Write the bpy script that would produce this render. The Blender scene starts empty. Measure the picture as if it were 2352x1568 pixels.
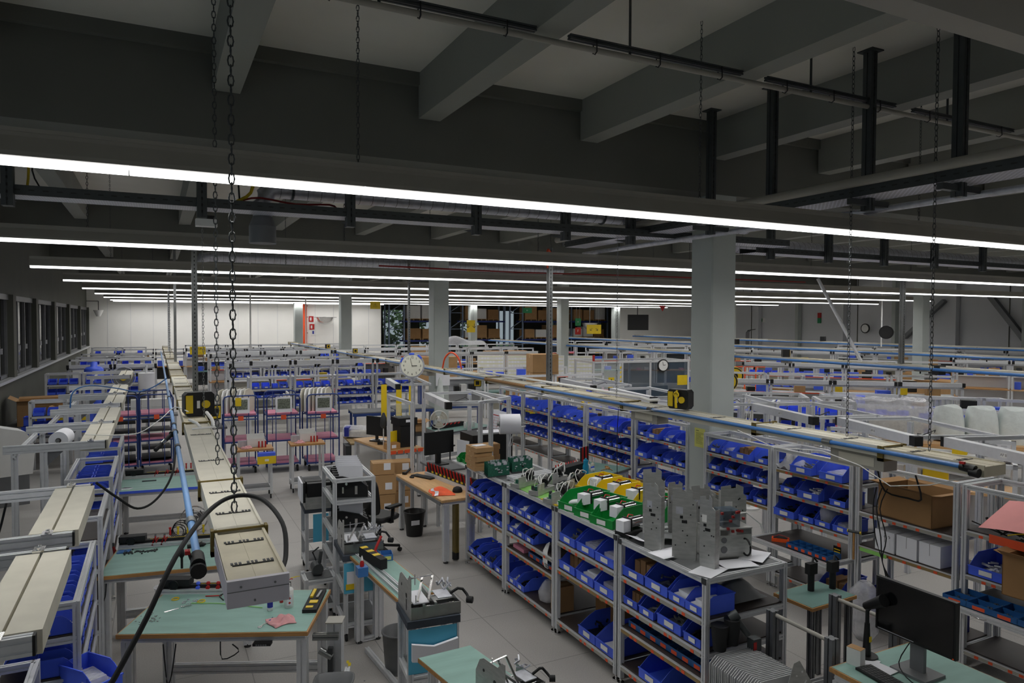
import bpy, math, random
from mathutils import Vector, Matrix
C = bpy.context.scene.collection
sc = bpy.context.scene
R = math.radians
PI = math.pi
rnd = random.Random(7)
# ---------------- camera, world, exposure ----------------
cam = bpy.data.objects.new('camera', bpy.data.cameras.new('camera'))
C.objects.link(cam)
yaw, pit, rol = R(26.7), R(-1.75), R(.22)
fw = Vector((math.sin(yaw)*math.cos(pit), math.cos(yaw)*math.cos(pit), math.sin(pit)))
rt = Vector((math.cos(yaw), -math.sin(yaw), 0)); up = rt.cross(fw)
r2 = rt*math.cos(rol)+up*math.sin(rol); u2 = -rt*math.sin(rol)+up*math.cos(rol)
m = Matrix((r2, u2, -fw)).transposed().to_4x4(); m.translation = (0, 0, 3.4)
cam.matrix_world = m
cam.data.sensor_width = 36; cam.data.lens = 36*1630/2352
cam.data.clip_start = .05; cam.data.clip_end = 300
sc.camera = cam
w = bpy.data.worlds.new('world'); sc.world = w; w.use_nodes = True
w.node_tree.nodes['Background'].inputs[0].default_value = (.55, .66, .72, 1)
w.node_tree.nodes['Background'].inputs[1].default_value = .35
sc.view_settings.view_transform = 'Standard'
sc.view_settings.look = 'None'
sc.view_settings.gamma = 1
sc.view_settings.exposure = .62
LAMP = 2.5
TUBEW = 6
# ---------------- materials ----------------
def lin(h):
    h = h.lstrip('#'); o = []
    for i in (0, 2, 4):
        c = int(h[i:i+2], 16)/255
        o.append(c/12.92 if c <= .04045 else ((c+.055)/1.055)**2.4)
    return (*o, 1)
MT = {}
def mat(n, col, rough=.55, metal=0, var=.12, scale=6, emit=0, alpha=1, bump=0, trans=0, stretch=None, spec=.5):
    m = bpy.data.materials.new(n); m.use_nodes = True
    nt = m.node_tree; b = nt.nodes['Principled BSDF']
    c = lin(col)
    b.inputs['Base Color'].default_value = c
    b.inputs['Roughness'].default_value = rough
    b.inputs['Metallic'].default_value = metal
    b.inputs['Specular IOR Level'].default_value = spec
    if var > 0:
        tc = nt.nodes.new('ShaderNodeTexCoord'); nz = nt.nodes.new('ShaderNodeTexNoise')
        nz.inputs['Scale'].default_value = scale; nz.inputs['Detail'].default_value = 4
        src = tc.outputs['Object']
        if stretch:
            mp = nt.nodes.new('ShaderNodeMapping'); mp.inputs['Scale'].default_value = stretch
            nt.links.new(src, mp.inputs[0]); src = mp.outputs[0]
        nt.links.new(src, nz.inputs['Vector'])
        rp = nt.nodes.new('ShaderNodeValToRGB')
        rp.color_ramp.elements[0].position = .3; rp.color_ramp.elements[1].position = .7
        rp.color_ramp.elements[0].color = (*[x*(1-var) for x in c[:3]], 1)
        rp.color_ramp.elements[1].color = (*[min(1, x*(1+var)) for x in c[:3]], 1)
        nt.links.new(nz.outputs['Fac'], rp.inputs[0]); nt.links.new(rp.outputs[0], b.inputs['Base Color'])
        if bump:
            bp = nt.nodes.new('ShaderNodeBump'); bp.inputs['Strength'].default_value = bump; bp.inputs['Distance'].default_value = .02
            nt.links.new(nz.outputs['Fac'], bp.inputs['Height']); nt.links.new(bp.outputs[0], b.inputs['Normal'])
    if emit:
        b.inputs['Emission Color'].default_value = c; b.inputs['Emission Strength'].default_value = emit
    if alpha < 1: b.inputs['Alpha'].default_value = alpha
    if trans: b.inputs['Transmission Weight'].default_value = trans
    MT[n] = m
    return m
mat('alu', '#d6d8db', .36, .3, .04, 20)
mat('alu_dark', '#77797c', .45, .6, .08, 20)
mat('steel', '#8f9190', .3, .85, .1, 12)
mat('chrome', '#d8d8d8', .15, 1, 0)
mat('sheet', '#b4b5b2', .38, .55, .14, 9, stretch=(1, 1, 4))
mat('galv', '#c8cad2', .4, .45, .15, 14)
mat('gunmetal', '#4b4f50', .5, .4, .1, 8)
mat('concrete', '#7b7d74', .85, 0, .07, 1.5)
mat('ceiling_paint', '#d2d0c8', .9, 0, .06, .8)
mat('beam_paint', '#666862', .85, 0, .07, .9)
mat('beam_pale', '#8e908a', .8, 0, .05, .9)
mat('column_paint', '#b3bab7', .6, 0, .04, 2)
mat('wall_white', '#efeeea', .6, 0, .03, .7)
mat('wall_grey', '#d0d2d6', .7, 0, .03, .7)
mat('wall_dark', '#55574f', .75, 0, .08, 1)
mat('lamp_body', '#a09d94', .45, 0, .05, 3)
mat('lamp', '#ffffff', .4, 0, 0, emit=LAMP)
mat('blue', '#4a6aee', .42, 0, .08, 5)
mat('blue2', '#4260dc', .42, 0, .08, 5)
mat('blue_dark', '#232d96', .45, 0, .1, 5)
mat('tray_blue', '#245a94', .4, 0, .1, 9)
mat('cart_blue', '#27407e', .4, .1, .1, 9)
mat('pipe_blue', '#6b9bd2', .35, 0, .08, 6)
mat('pipe_deep', '#3f74b4', .35, 0, .1, 6)
mat('green', '#0f8a3a', .4, 0, .08, 6)
mat('yellow', '#e3c31b', .45, 0, .06, 6)
mat('black', '#0e0f10', .5, 0, .1, 8)
mat('rubber', '#17181a', .7, 0, .1, 12)
mat('screen', '#08090b', .12, 0, 0)
mat('dark_grey', '#37393b', .55, 0, .1, 8)
mat('mid_grey', '#6c6e70', .5, 0, .08, 8)
mat('foam_grey', '#3b424c', .8, 0, .08, 10)
mat('teal', '#8bb0a6', .55, 0, .09, 3, stretch=(1, 4, 1))
mat('teal_dark', '#62847d', .55, 0, .09, 3)
mat('wood', '#b1834e', .55, 0, .14, 5, stretch=(1, 9, 9))
mat('ply', '#8f774e', .6, 0, .15, 5, stretch=(1, 9, 9))
mat('wood_light', '#cba271', .5, 0, .12, 4, stretch=(1, 9, 9))
mat('board_dark', '#3b3330', .5, 0, .15, 4)
mat('board_grey', '#6d6f71', .6, 0, .08, 4)
mat('carton', '#b08a5e', .8, 0, .08, 4)
mat('carton2', '#9a754c', .8, 0, .08, 4)
mat('tape', '#c7a670', .35, 0, .05, 4)
mat('white', '#e4e4e2', .5, 0, .03, 6)
mat('paper', '#e9eaf0', .7, 0, .02, 5)
mat('beige', '#c9c5b6', .55, 0, .07, 5)
mat('beige_dirty', '#c3bca6', .65, 0, .12, 4)
mat('lavender', '#c4c1ca', .55, 0, .05, 5)
mat('brass', '#7b6b38', .5, .5, .12, 10)
mat('orange', '#f2591c', .6, 0, .12, 14)
mat('orange_label', '#e2552b', .6, 0, .05, 10)
mat('red', '#b4201f', .45, 0, .08, 10)
mat('pink', '#d88ba3', .75, 0, .06, 5)
mat('pink_cloth', '#d9a0a2', .9, 0, .15, 12, bump=.4)
mat('pink_paper', '#e79a98', .7, 0, .04, 5)
mat('sky_paper', '#57b6d8', .6, 0, .05, 5)
mat('pcb', '#1d5a48', .45, 0, .45, 60)
mat('plate_steel', '#cfd0d2', .35, .4, .03, 10)
mat('motor_silver', '#c9c9cc', .12, 1, .03, 10)
mat('glass', '#dfe9ea', .08, 0, 0, alpha=.22)
mat('window_glass', '#0a0d0f', .05, 0, 0, spec=.8)
mat('clear_glass', '#eef4f2', .03, 0, 0, alpha=.12)
mat('smoke_glass', '#4a5a6a', .1, 0, 0, alpha=.55)
mat('film', '#e9eaf0', .18, 0, .1, 20, alpha=.38, bump=.7)
mat('foam_white', '#dfe6e4', .85, 0, .06, 8, bump=.6)
mat('bottle_blue', '#2aa3cc', .15, 0, 0, alpha=.85)
mat('cream_face', '#eeeede', .6, 0, 0)
mat('ink', '#2b2c2c', .6, 0, 0)
mat('photo', '#6d7468', .5, 0, .8, 60)
mat('yellow_note', '#d6d675', .7, 0, .04, 8)
mat('leaf', '#3f5c36', .9, 0, .5, 3)
mat('bark', '#4d4235', .9, 0, .2, 6)
mat('neon_green', '#8fd06a', .6, 0, .05, 8)
mat('sign_green', '#16824f', .5, 0, .03, 8)
mat('rack_steel', '#7f8ea5', .45, .3, .06, 8)
mat('rack_blue', '#1f2f78', .45, .2, .06, 8)
mat('foot_mark', '#e2cb25', .7, 0, .05, 8)
mat('cord_red', '#8f1d1c', .6, 0, .05, 8)
# floor: pale terrazzo squares with thin joints and scuffs
def floor_mat():
    m = bpy.data.materials.new('terrazzo'); m.use_nodes = True; nt = m.node_tree; b = nt.nodes['Principled BSDF']; L = nt.links.new
    tc = nt.nodes.new('ShaderNodeTexCoord')
    mp = nt.nodes.new('ShaderNodeMapping'); L(tc.outputs['Object'], mp.inputs[0]); mp.inputs['Location'].default_value = (.45, .2, 0)
    br = nt.nodes.new('ShaderNodeTexBrick'); br.offset = 0; br.inputs['Scale'].default_value = 1
    br.inputs['Brick Width'].default_value = 1.25; br.inputs['Row Height'].default_value = 1.25; br.inputs['Mortar Size'].default_value = .006
    br.inputs['Mortar Smooth'].default_value = .3
    br.inputs['Color1'].default_value = lin('#b9b6b2'); br.inputs['Color2'].default_value = lin('#b2afab'); br.inputs['Mortar'].default_value = lin('#908d89')
    L(mp.outputs[0], br.inputs['Vector'])
    n1 = nt.nodes.new('ShaderNodeTexNoise'); n1.inputs['Scale'].default_value = 90; n1.inputs['Detail'].default_value = 3; L(tc.outputs['Object'], n1.inputs['Vector'])
    n2 = nt.nodes.new('ShaderNodeTexNoise'); n2.inputs['Scale'].default_value = .9; n2.inputs['Detail'].default_value = 6; L(tc.outputs['Object'], n2.inputs['Vector'])
    r1 = nt.nodes.new('ShaderNodeMapRange'); L(n1.outputs['Fac'], r1.inputs[0]); r1.inputs[1].default_value = .3; r1.inputs[2].default_value = .7; r1.inputs[3].default_value = .86; r1.inputs[4].default_value = 1.08
    r2_ = nt.nodes.new('ShaderNodeMapRange'); L(n2.outputs['Fac'], r2_.inputs[0]); r2_.inputs[1].default_value = .3; r2_.inputs[2].default_value = .7; r2_.inputs[3].default_value = .9; r2_.inputs[4].default_value = 1.04
    mu = nt.nodes.new('ShaderNodeMath'); mu.operation = 'MULTIPLY'; L(r1.outputs[0], mu.inputs[0]); L(r2_.outputs[0], mu.inputs[1])
    hs = nt.nodes.new('ShaderNodeHueSaturation'); L(br.outputs['Color'], hs.inputs['Color']); L(mu.outputs[0], hs.inputs['Value'])
    L(hs.outputs[0], b.inputs['Base Color']); b.inputs['Roughness'].default_value = .45
    MT['terrazzo'] = m
floor_mat()
# perforated tray steel
def perf_mat():
    m = bpy.data.materials.new('perforated'); m.use_nodes = True; nt = m.node_tree; b = nt.nodes['Principled BSDF']; L = nt.links.new
    tc = nt.nodes.new('ShaderNodeTexCoord'); br = nt.nodes.new('ShaderNodeTexBrick')
    br.inputs['Scale'].default_value = 1; br.inputs['Brick Width'].default_value = .05; br.inputs['Row Height'].default_value = .028; br.inputs['Mortar Size'].default_value = .009
    br.inputs['Color1'].default_value = lin('#55565d'); br.inputs['Color2'].default_value = lin('#5f6068'); br.inputs['Mortar'].default_value = lin('#c9cad6')
    L(tc.outputs['Object'], br.inputs['Vector']); L(br.outputs['Color'], b.inputs['Base Color'])
    b.inputs['Roughness'].default_value = .5; b.inputs['Metallic'].default_value = .1
    MT['perforated'] = m
perf_mat()
# ---------------- mesh building ----------------
class MB:
    def __init__(s): s.v = []; s.f = []; s.mi = []; s.sm = []; s.m = 0
    def add(s, vs, fs, smooth=False):
        n = len(s.v); s.v += [tuple(v) for v in vs]
        for f in fs: s.f.append([i+n for i in f]); s.mi.append(s.m); s.sm.append(smooth)
        return s
    def box(s, x0, x1, y0, y1, z0, z1):
        return s.add([(x0,y0,z0),(x1,y0,z0),(x1,y1,z0),(x0,y1,z0),(x0,y0,z1),(x1,y0,z1),(x1,y1,z1),(x0,y1,z1)],
              [(0,3,2,1),(4,5,6,7),(0,1,5,4),(1,2,6,5),(2,3,7,6),(3,0,4,7)])
    def rbox(s, cx, cy, z0, z1, sx, sy, a):
        c, n = math.cos(a), math.sin(a); p = [(cx+x*c-y*n, cy+x*n+y*c) for x, y in ((-sx/2,-sy/2),(sx/2,-sy/2),(sx/2,sy/2),(-sx/2,sy/2))]
        return s.poly(p, z0, z1)
    def poly(s, p, z0, z1):
        n = len(p)
        return s.add([(x,y,z0) for x,y in p]+[(x,y,z1) for x,y in p], [tuple(range(n))[::-1], tuple(range(n,2*n))]+[(i,(i+1)%n,(i+1)%n+n,i+n) for i in range(n)])
    def ext(s, sec, p, q, up=(0,0,1), smooth=False):
        p = Vector(p); q = Vector(q); d = (q-p).normalized(); u = Vector(up)
        if abs(d.dot(u)) > .98: u = Vector((0,1,0))
        a = d.cross(u).normalized(); b = a.cross(d)
        n = len(sec)
        vs = [p+a*x+b*y for x,y in sec]+[q+a*x+b*y for x,y in sec]
        s.add(vs, [(i,(i+1)%n,(i+1)%n+n,i+n) for i in range(n)], smooth)
        s.add(vs, [tuple(range(n))[::-1], tuple(range(n,2*n))])
        return s
    def bar(s, p, q, w=.04, h=None, up=(0,0,1)):
        h = h or w
        return s.ext([(-w/2,-h/2),(w/2,-h/2),(w/2,h/2),(-w/2,h/2)], p, q, up)
    def prof(s, p, q, w=.045, h=None, up=(0,0,1)):       # slotted aluminium section
        h = h or w; g = .006; d = .009; a = w/2; b = h/2
        def side(n_):
            return [-.25, .25] if n_ else [0]
        hy = side(h > w*1.5); hx = side(w > h*1.5)
        sec = [(-a,-b)]
        for k in hx: c = k*w; sec += [(c-g,-b),(c-g,-b+d),(c+g,-b+d),(c+g,-b)]
        sec.append((a,-b))
        for k in hy: c = k*h; sec += [(a,c-g),(a-d,c-g),(a-d,c+g),(a,c+g)]
        sec.append((a,b))
        for k in hx[::-1]: c = k*w; sec += [(c+g,b),(c+g,b-d),(c-g,b-d),(c-g,b)]
        sec.append((-a,b))
        for k in hy[::-1]: c = k*h; sec += [(-a,c+g),(-a+d,c+g),(-a+d,c-g),(-a,c-g)]
        return s.ext(sec, p, q, up)
    def cyl(s, p, q, r, n=12, r1=None):
        r1 = r if r1 is None else r1
        p = Vector(p); q = Vector(q); d = (q-p).normalized(); u = Vector((0,0,1))
        if abs(d.z) > .98: u = Vector((0,1,0))
        a = d.cross(u).normalized(); b = a.cross(d)
        A = [p+(a*math.cos(2*PI*i/n)+b*math.sin(2*PI*i/n))*r for i in range(n)]
        B = [q+(a*math.cos(2*PI*i/n)+b*math.sin(2*PI*i/n))*r1 for i in range(n)]
        s.add(A+B, [(i,(i+1)%n,(i+1)%n+n,i+n) for i in range(n)], True)
        s.add(A, [tuple(range(n))[::-1]]); s.add(B, [tuple(range(n))])
        return s
    def tube(s, pts, r, n=7, closed=False):
        P = [Vector(p) for p in pts]; k = len(P); rings = []
        for i in range(k):
            d = (P[(i+1)%k]-P[i-1]) if closed else (P[min(i+1,k-1)]-P[max(i-1,0)])
            d.normalize(); u = Vector((0,0,1))
            if abs(d.z) > .95: u = Vector((0,1,0))
            a = d.cross(u).normalized(); b = a.cross(d)
            rings.append([P[i]+(a*math.cos(2*PI*j/n)+b*math.sin(2*PI*j/n))*r for j in range(n)])
        vs = [v for g in rings for v in g]; fs = []
        for i in range(k if closed else k-1):
            o, o2 = i*n, ((i+1)%k)*n
            fs += [(o+j, o+(j+1)%n, o2+(j+1)%n, o2+j) for j in range(n)]
        s.add(vs, fs, True)
        if not closed: s.add(rings[0], [tuple(range(n))[::-1]]); s.add(rings[-1], [tuple(range(n))])
        return s
    def torus(s, c, R_, r, ax='z', n=20, k=8):
        pts = []
        for i in range(n):
            a = 2*PI*i/n; x, y = R_*math.cos(a), R_*math.sin(a)
            pts.append({'z':(c[0]+x,c[1]+y,c[2]),'y':(c[0]+x,c[1],c[2]+y),'x':(c[0],c[1]+x,c[2]+y)}[ax])
        return s.tube(pts, r, k, True)
    def lathe(s, prof, c=(0,0,0), n=20):
        k = len(prof); vs = [(c[0]+r*math.cos(2*PI*j/n), c[1]+r*math.sin(2*PI*j/n), c[2]+z) for r, z in prof for j in range(n)]
        fs = [(i*n+j, i*n+(j+1)%n, (i+1)*n+(j+1)%n, (i+1)*n+j) for i in range(k-1) for j in range(n)]
        s.add(vs, fs, True); s.add(vs[:n], [tuple(range(n))[::-1]]); s.add(vs[-n:], [tuple(range(n))])
        return s
    def grid(s, fn, nu, nv, smooth=True):
        vs = [fn(i/nu, j/nv) for j in range(nv+1) for i in range(nu+1)]
        return s.add(vs, [(j*(nu+1)+i, j*(nu+1)+i+1, (j+1)*(nu+1)+i+1, (j+1)*(nu+1)+i) for j in range(nv) for i in range(nu)], smooth)
    def text(s, t, size, o, ax=(1,0,0), ay=(0,0,1), align='CENTER'):
        cu = bpy.data.curves.new('t', 'FONT'); cu.body = t; cu.size = size; cu.align_x = align; cu.align_y = 'CENTER'; cu.resolution_u = 3
        ob = bpy.data.objects.new('t', cu); C.objects.link(ob)
        me = bpy.data.meshes.new_from_object(ob.evaluated_get(bpy.context.evaluated_depsgraph_get()))
        o = Vector(o); ax = Vector(ax).normalized(); ay = Vector(ay).normalized()
        s.add([o+ax*v.co.x+ay*v.co.y for v in me.vertices], [tuple(p.vertices) for p in me.polygons])
        bpy.data.objects.remove(ob); bpy.data.curves.remove(cu); bpy.data.meshes.remove(me)
        return s
    def mesh(s, n, mats):
        me = bpy.data.meshes.new(n); me.from_pydata(s.v, [], s.f)
        for x in ([mats] if isinstance(mats, str) else mats): me.materials.append(MT[x])
        me.polygons.foreach_set('material_index', s.mi); me.polygons.foreach_set('use_smooth', s.sm)
        me.update(); return me
    def build(s, n, mats, parent=None, loc=None, rz=0):
        return link(n, s.mesh(n, mats), parent, loc, rz)
def link(n, me, parent=None, loc=None, rz=0, kind=None):
    o = bpy.data.objects.new(n, me); C.objects.link(o)
    if parent: o.parent = parent
    if loc: o.location = loc
    if rz: o.rotation_euler.z = rz
    return o
def tag(o, label, cat, group=None, kind=None):
    o['label'] = label; o['category'] = cat
    if group: o['group'] = group
    if kind: o['kind'] = kind
    return o
def thing(n, label, cat, loc=(0,0,0), rz=0, group=None):
    o = bpy.data.objects.new(n, None); C.objects.link(o); o.location = loc; o.rotation_euler.z = rz
    o.empty_display_size = .1
    return tag(o, label, cat, group)
def struct(n, mb, mats, label=None):
    o = mb.build(n, mats); o['kind'] = 'structure'
    if label: o['label'] = label; o['category'] = n.split('_')[-1] if not n[-1].isdigit() else n.split('_')[0]
    return o
def dup(o, label=None, loc=None, rz=None, group=None, parent=None):
    c = o.copy(); C.objects.link(c); c.parent = parent
    for ch in list(o.children): dup(ch, parent=c)
    if label: c['label'] = label
    if group: c['group'] = group
    if loc is not None: c.location = loc
    if rz is not None: c.rotation_euler.z = rz
    return c
ORD = ['first','second','third','fourth','fifth','sixth','seventh','eighth','ninth','tenth','eleventh','twelfth']
# ---------------- the shell ----------------
XL, XR, YB, YF, ZC = -3.4, 40, 46.0, -6.0, 6.2
struct('floor', MB().box(XL-.3, XR+.3, YF-.3, 62, -.1, 0), 'terrazzo', 'pale speckled factory floor in large squares')
struct('ceiling', MB().box(XL-.3, XR+.3, YF-.3, 62, ZC, ZC+.3), 'ceiling_paint', 'grey concrete ceiling between the beams')
struct('wall_front', MB().box(XL-.3, XR+.3, YF-.3, YF, 0, ZC), 'wall_grey')
b = MB()
for x0, x1 in ((XL-.3, 13.4), (32.3, XR+.3)): b.box(x0, x1, YB, YB+.3, 0, ZC)
b.box(13.4, 32.3, YB, YB+.3, 5.2, ZC)
struct('wall_back', b, 'wall_white', 'bright white panelled wall at the far end of the hall')
b = MB(); b.box(XR, XR+.3, YF, 62, 0, ZC)
struct('wall_right', b, 'wall_grey', 'grey panelled wall behind the overhead trunking')
b = MB()
for i in range(9): b.box(XR-.05, XR-.001, 8+4.5*i, 8.03+4.5*i, 0, ZC)
struct('trim_1', b, 'wall_dark')
b = MB()
for i in range(14): b.box(-2.4+1.15*i, -2.385+1.15*i, YB-.012, YB-.001, 0, ZC)
struct('trim_2', b, 'wall_grey')
# window wall: sill wall, lintel, dark piers; windows of their own
b = MB(); b.box(XL-.3, XL, YF, 62, 0, 1.83); b.box(XL-.3, XL, YF, 62, 4.0, ZC)
struct('wall_left', b, 'wall_dark', 'dark wall below and above the window band')
ys = [-6, -1, 4, 9, 14, 19, 22.5, 26.5, 31, 36, 41, 45.9]
b = MB()
for y in ys: b.box(XL-.3, XL+.12, y-.22, y+.22, 1.83, 4.0)
struct('trim_3', b, 'wall_dark')
b = MB(); b.box(XL, XL+.16, YF, YB, 1.79, 1.86)
struct('trim_4', b, 'alu')
for i in range(5, len(ys)-1):
    y0, y1 = ys[i]+.22, ys[i+1]-.22; n = 'window_%d' % (i-4)
    o = struct(n, MB().box(XL-.1, XL-.08, y0, y1, 1.86, 4.0), 'window_glass')
    fr = MB(); k = 3
    for j in range(k+1):
        yy = y0+(y1-y0)*j/k; fr.box(XL-.13, XL-.02, yy-.05, yy+.05, 1.86, 4.0)
    fr.box(XL-.13, XL-.02, y0, y1, 1.86, 1.95); fr.box(XL-.13, XL+.02, y0, y1, 3.86, 4.0)
    fr.build('window_frame', 'mid_grey', o)
    hb = MB()
    for j in range(1, k): hb.box(XL-.02, XL+.03, y0+(y1-y0)*j/k-.015, y0+(y1-y0)*j/k+.015, 2.5, 2.64)
    hb.build('window_handle', 'alu', o)
# concrete frame
YM = [8.08+11.4*i for i in range(4)]; XM = [7.4, 18.4, 29.6]
for i, y in enumerate(YM):
    b = MB(); b.box(XL, XR, y-.26, y+.25, 5.21, 6.06); b.box(XL, XR, y-.34, y+.33, 6.06, ZC)
    struct('ceiling_beam', b, 'beam_paint', 'deep grey main beam running across the hall, %s from the front' % ORD[i])
xs = [-3.2+2.165*i-.02 for i in range(20)]
xs = [.67+2.17*i for i in range(-1, 18)]
for j in range(4):
    y0 = [YF, YM[0]+.26, YM[1]+.26, YM[2]+.26][j]; y1 = [YM[0]-.3, YM[1]-.3, YM[2]-.3, YM[3]-.3][j]
    for i, x in enumerate(xs):
        if j > 1 and i > 9: continue
        struct('ceiling_joist', MB().box(x-.13, x+.13, y0, y1, 5.69, ZC), 'beam_pale', 'pale secondary beam, bay %d strip %d' % (j+1, i+1))
for j, y in enumerate(YM):
    for i, x in enumerate(XM):
        b = MB(); b.poly([(x-.23,y-.21),(x-.21,y-.23),(x+.21,y-.23),(x+.23,y-.21),(x+.23,y+.21),(x+.21,y+.23),(x-.21,y+.23),(x-.23,y+.21)], 0, 5.21)
        o = struct('column', b, 'column_paint', 'pale grey column, row %d across and row %d deep' % (i+1, j+1))
# annex beyond the opening, its far windows and trees outside
b = MB(); b.box(12, 14.6, 58, 58.3, 0, 6.2); b.box(14.6, 34, 58, 58.3, 4.3, 6.2); b.box(14.6, 34, 58, 58.3, 0, .9)
for x0, x1 in ((16.6, 17), (19, 20.2), (22.2, 24), (26, 27.5), (29.5, 34)): b.box(x0, x1, 58, 58.3, .9, 4.3)
struct('wall_annex', b, 'wall_dark')
struct('wall_annex_side', MB().box(12, 12.3, 46.3, 58, 0, 6.2).box(34, 34.3, 46.3, 58, 0, 6.2), 'wall_dark')
for i, (x0, x1) in enumerate(((14.6, 16.6), (17, 19), (20.2, 22.2), (24, 26), (27.5, 29.5))):
    o = struct('window_%d' % (i+11), MB().box(x0, x1, 58.14, 58.16, .9, 4.3), 'clear_glass')
    MB().box(x0, x0+.08, 58.05, 58.2, .9, 4.3).box(x1-.08, x1, 58.05, 58.2, .9, 4.3).box(x0, x1, 58.05, 58.2, .9, 1).box(x0, x1, 58.05, 58.2, 4.2, 4.3).build('window_frame', 'dark_grey', o)
struct('ground', MB().box(5, 45, 62, 90, -.4, -.1), 'leaf', 'green ground outside the far windows')
for i in range(4):
    x = 15.5+4.6*i
    t = thing('tree', 'leafy tree outside the far windows, %s of four from the left' % ORD[i], 'tree', (x, 66+i%2*2, -.1), 0, 'trees outside the far windows')
    MB().cyl((0,0,0), (0,0,2.4), .18, 8, .12).build('trunk', 'bark', t)
    b = MB()
    for k in range(420):
        a = rnd.uniform(0, 2*PI); e = rnd.uniform(-1, 1); rr = rnd.uniform(.7, 1)*2.4; q = math.sqrt(1-e*e)
        c = Vector((rr*q*math.cos(a), rr*q*math.sin(a), 3.2+rr*e*1.1)); s_ = rnd.uniform(.2, .4)
        d1 = Vector((rnd.uniform(-1,1), rnd.uniform(-1,1), rnd.uniform(-1,1))).normalized(); d2 = d1.orthogonal().normalized()
        b.add([c-d1*s_, c+d2*s_*.6, c+d1*s_, c-d2*s_*.6], [(0,1,2,3)])
    b.build('foliage', 'leaf', t)
sun = bpy.data.lights.new('sun', 'SUN'); sun.energy = 1.2; sun.angle = .3; so = bpy.data.objects.new('sun', sun); so.rotation_euler = (R(50), 0, R(30)); C.objects.link(so)
# ---------------- continuous fluorescent lines ----------------
def chain_mb(x, y, z0, z1, s=1.0, tw=0):
    b = MB(); L = .048*s; n = int((z1-z0)/(L*.8)); L = (z1-z0)/max(1, n)
    for i in range(n):
        zc = z0+L*(i+.5); h = L*.62; r = .011*s; pts = []
        for k in range(8):
            a = 2*PI*k/8; p = r*math.cos(a); q = h*math.sin(a)
            t = tw+(PI/2 if i % 2 else 0); pts.append((x+p*math.cos(t), y+p*math.sin(t), zc+q))
        b.tube(pts, .0032*s, 4, True)
    return b
LY = [5.22+5.25*i for i in range(8)]+[-.6, 44.7]  # last pair added: unseen dim row overhead, short row to brighten the end wall
ORD8 = ORD[:8]+['overhead']
for i, y in enumerate(LY):
    x0 = -2.05 if i else -3.2; x1 = [34, 34, 32, 32.5, 36, 34, 34, 34, 20, 13.2][i]
    t = thing('fluorescent_light_line', ('%s unbroken row of white fluorescent tubes from the front' % ORD[i]) if i < 8 else 'unseen dim row of white tubes above the gallery edge, added to light near faces' if i == 8 else 'short row of fluorescent tubes added to brighten the end wall', 'light', (0, 0, 0), 0, 'rows of fluorescent tubes across the hall')
    b = MB(); b.ext([(-.1,0),(.1,0),(.095,.03),(.06,.125),(.06,.15),(.072,.15),(.072,.175),(-.072,.175),(-.072,.15),(-.06,.15),(-.06,.125),(-.095,.03)], (x0, y, 4.365), (x1, y, 4.365))
    b.build('housing', 'lamp_body', t)
    b = MB(); x = x0
    while x < x1-.1:
        e = min(x+1.53, x1); b.ext([(-.055,.0),(-.045,-.038),(.045,-.038),(.055,.0)], (x+.004, y, 4.364), (e-.004, y, 4.364)); x = e
    b.build('lamp_tube', 'lamp', t)
    for q in range(3):       # the tubes' light, thrown down by the reflector
        L = (x1-x0)/3; la = bpy.data.lights.new('tube_light', 'AREA'); la.shape = 'RECTANGLE'; la.size = L-.02; la.size_y = .09; la.energy = TUBEW*L*(.25 if i == 8 else 1); la.spread = R(168); la.color = (1, .985, .96)
        lo = bpy.data.objects.new('tube_light', la); lo.location = (x0+L*(q+.5), y, 4.322); C.objects.link(lo); lo.parent = t
    if i > 3:
        x = x0+2
        while x < x1: MB().cyl((x, y, 4.54), (x, y, ZC-.002 if min(abs(y-q) for q in YM) > .4 else 5.208), .008, 5).build('suspension_rod', 'gunmetal', t); x += 6.5
    if i < 4:
        k = 0; x = x0+1.3
        while x < min(x1, 16):
            chain_mb(x, y, 4.535, ZC if not (YM[0]-.3 < y < YM[0]+.3) else 5.2, 1, k).build('chain', 'gunmetal', t); x += 3.25; k += 1
# red-orange cable line just under the third tube row
b = MB(); b.tube([(4.5, 15.6, 4.6), (8, 15.62, 4.57), (12, 15.6, 4.6), (18, 15.6, 4.6)], .02, 6)
tag(b.build('red_pipe', 'cord_red'), 'thin dark red pipe above the third row of tubes', 'pipe')
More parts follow.
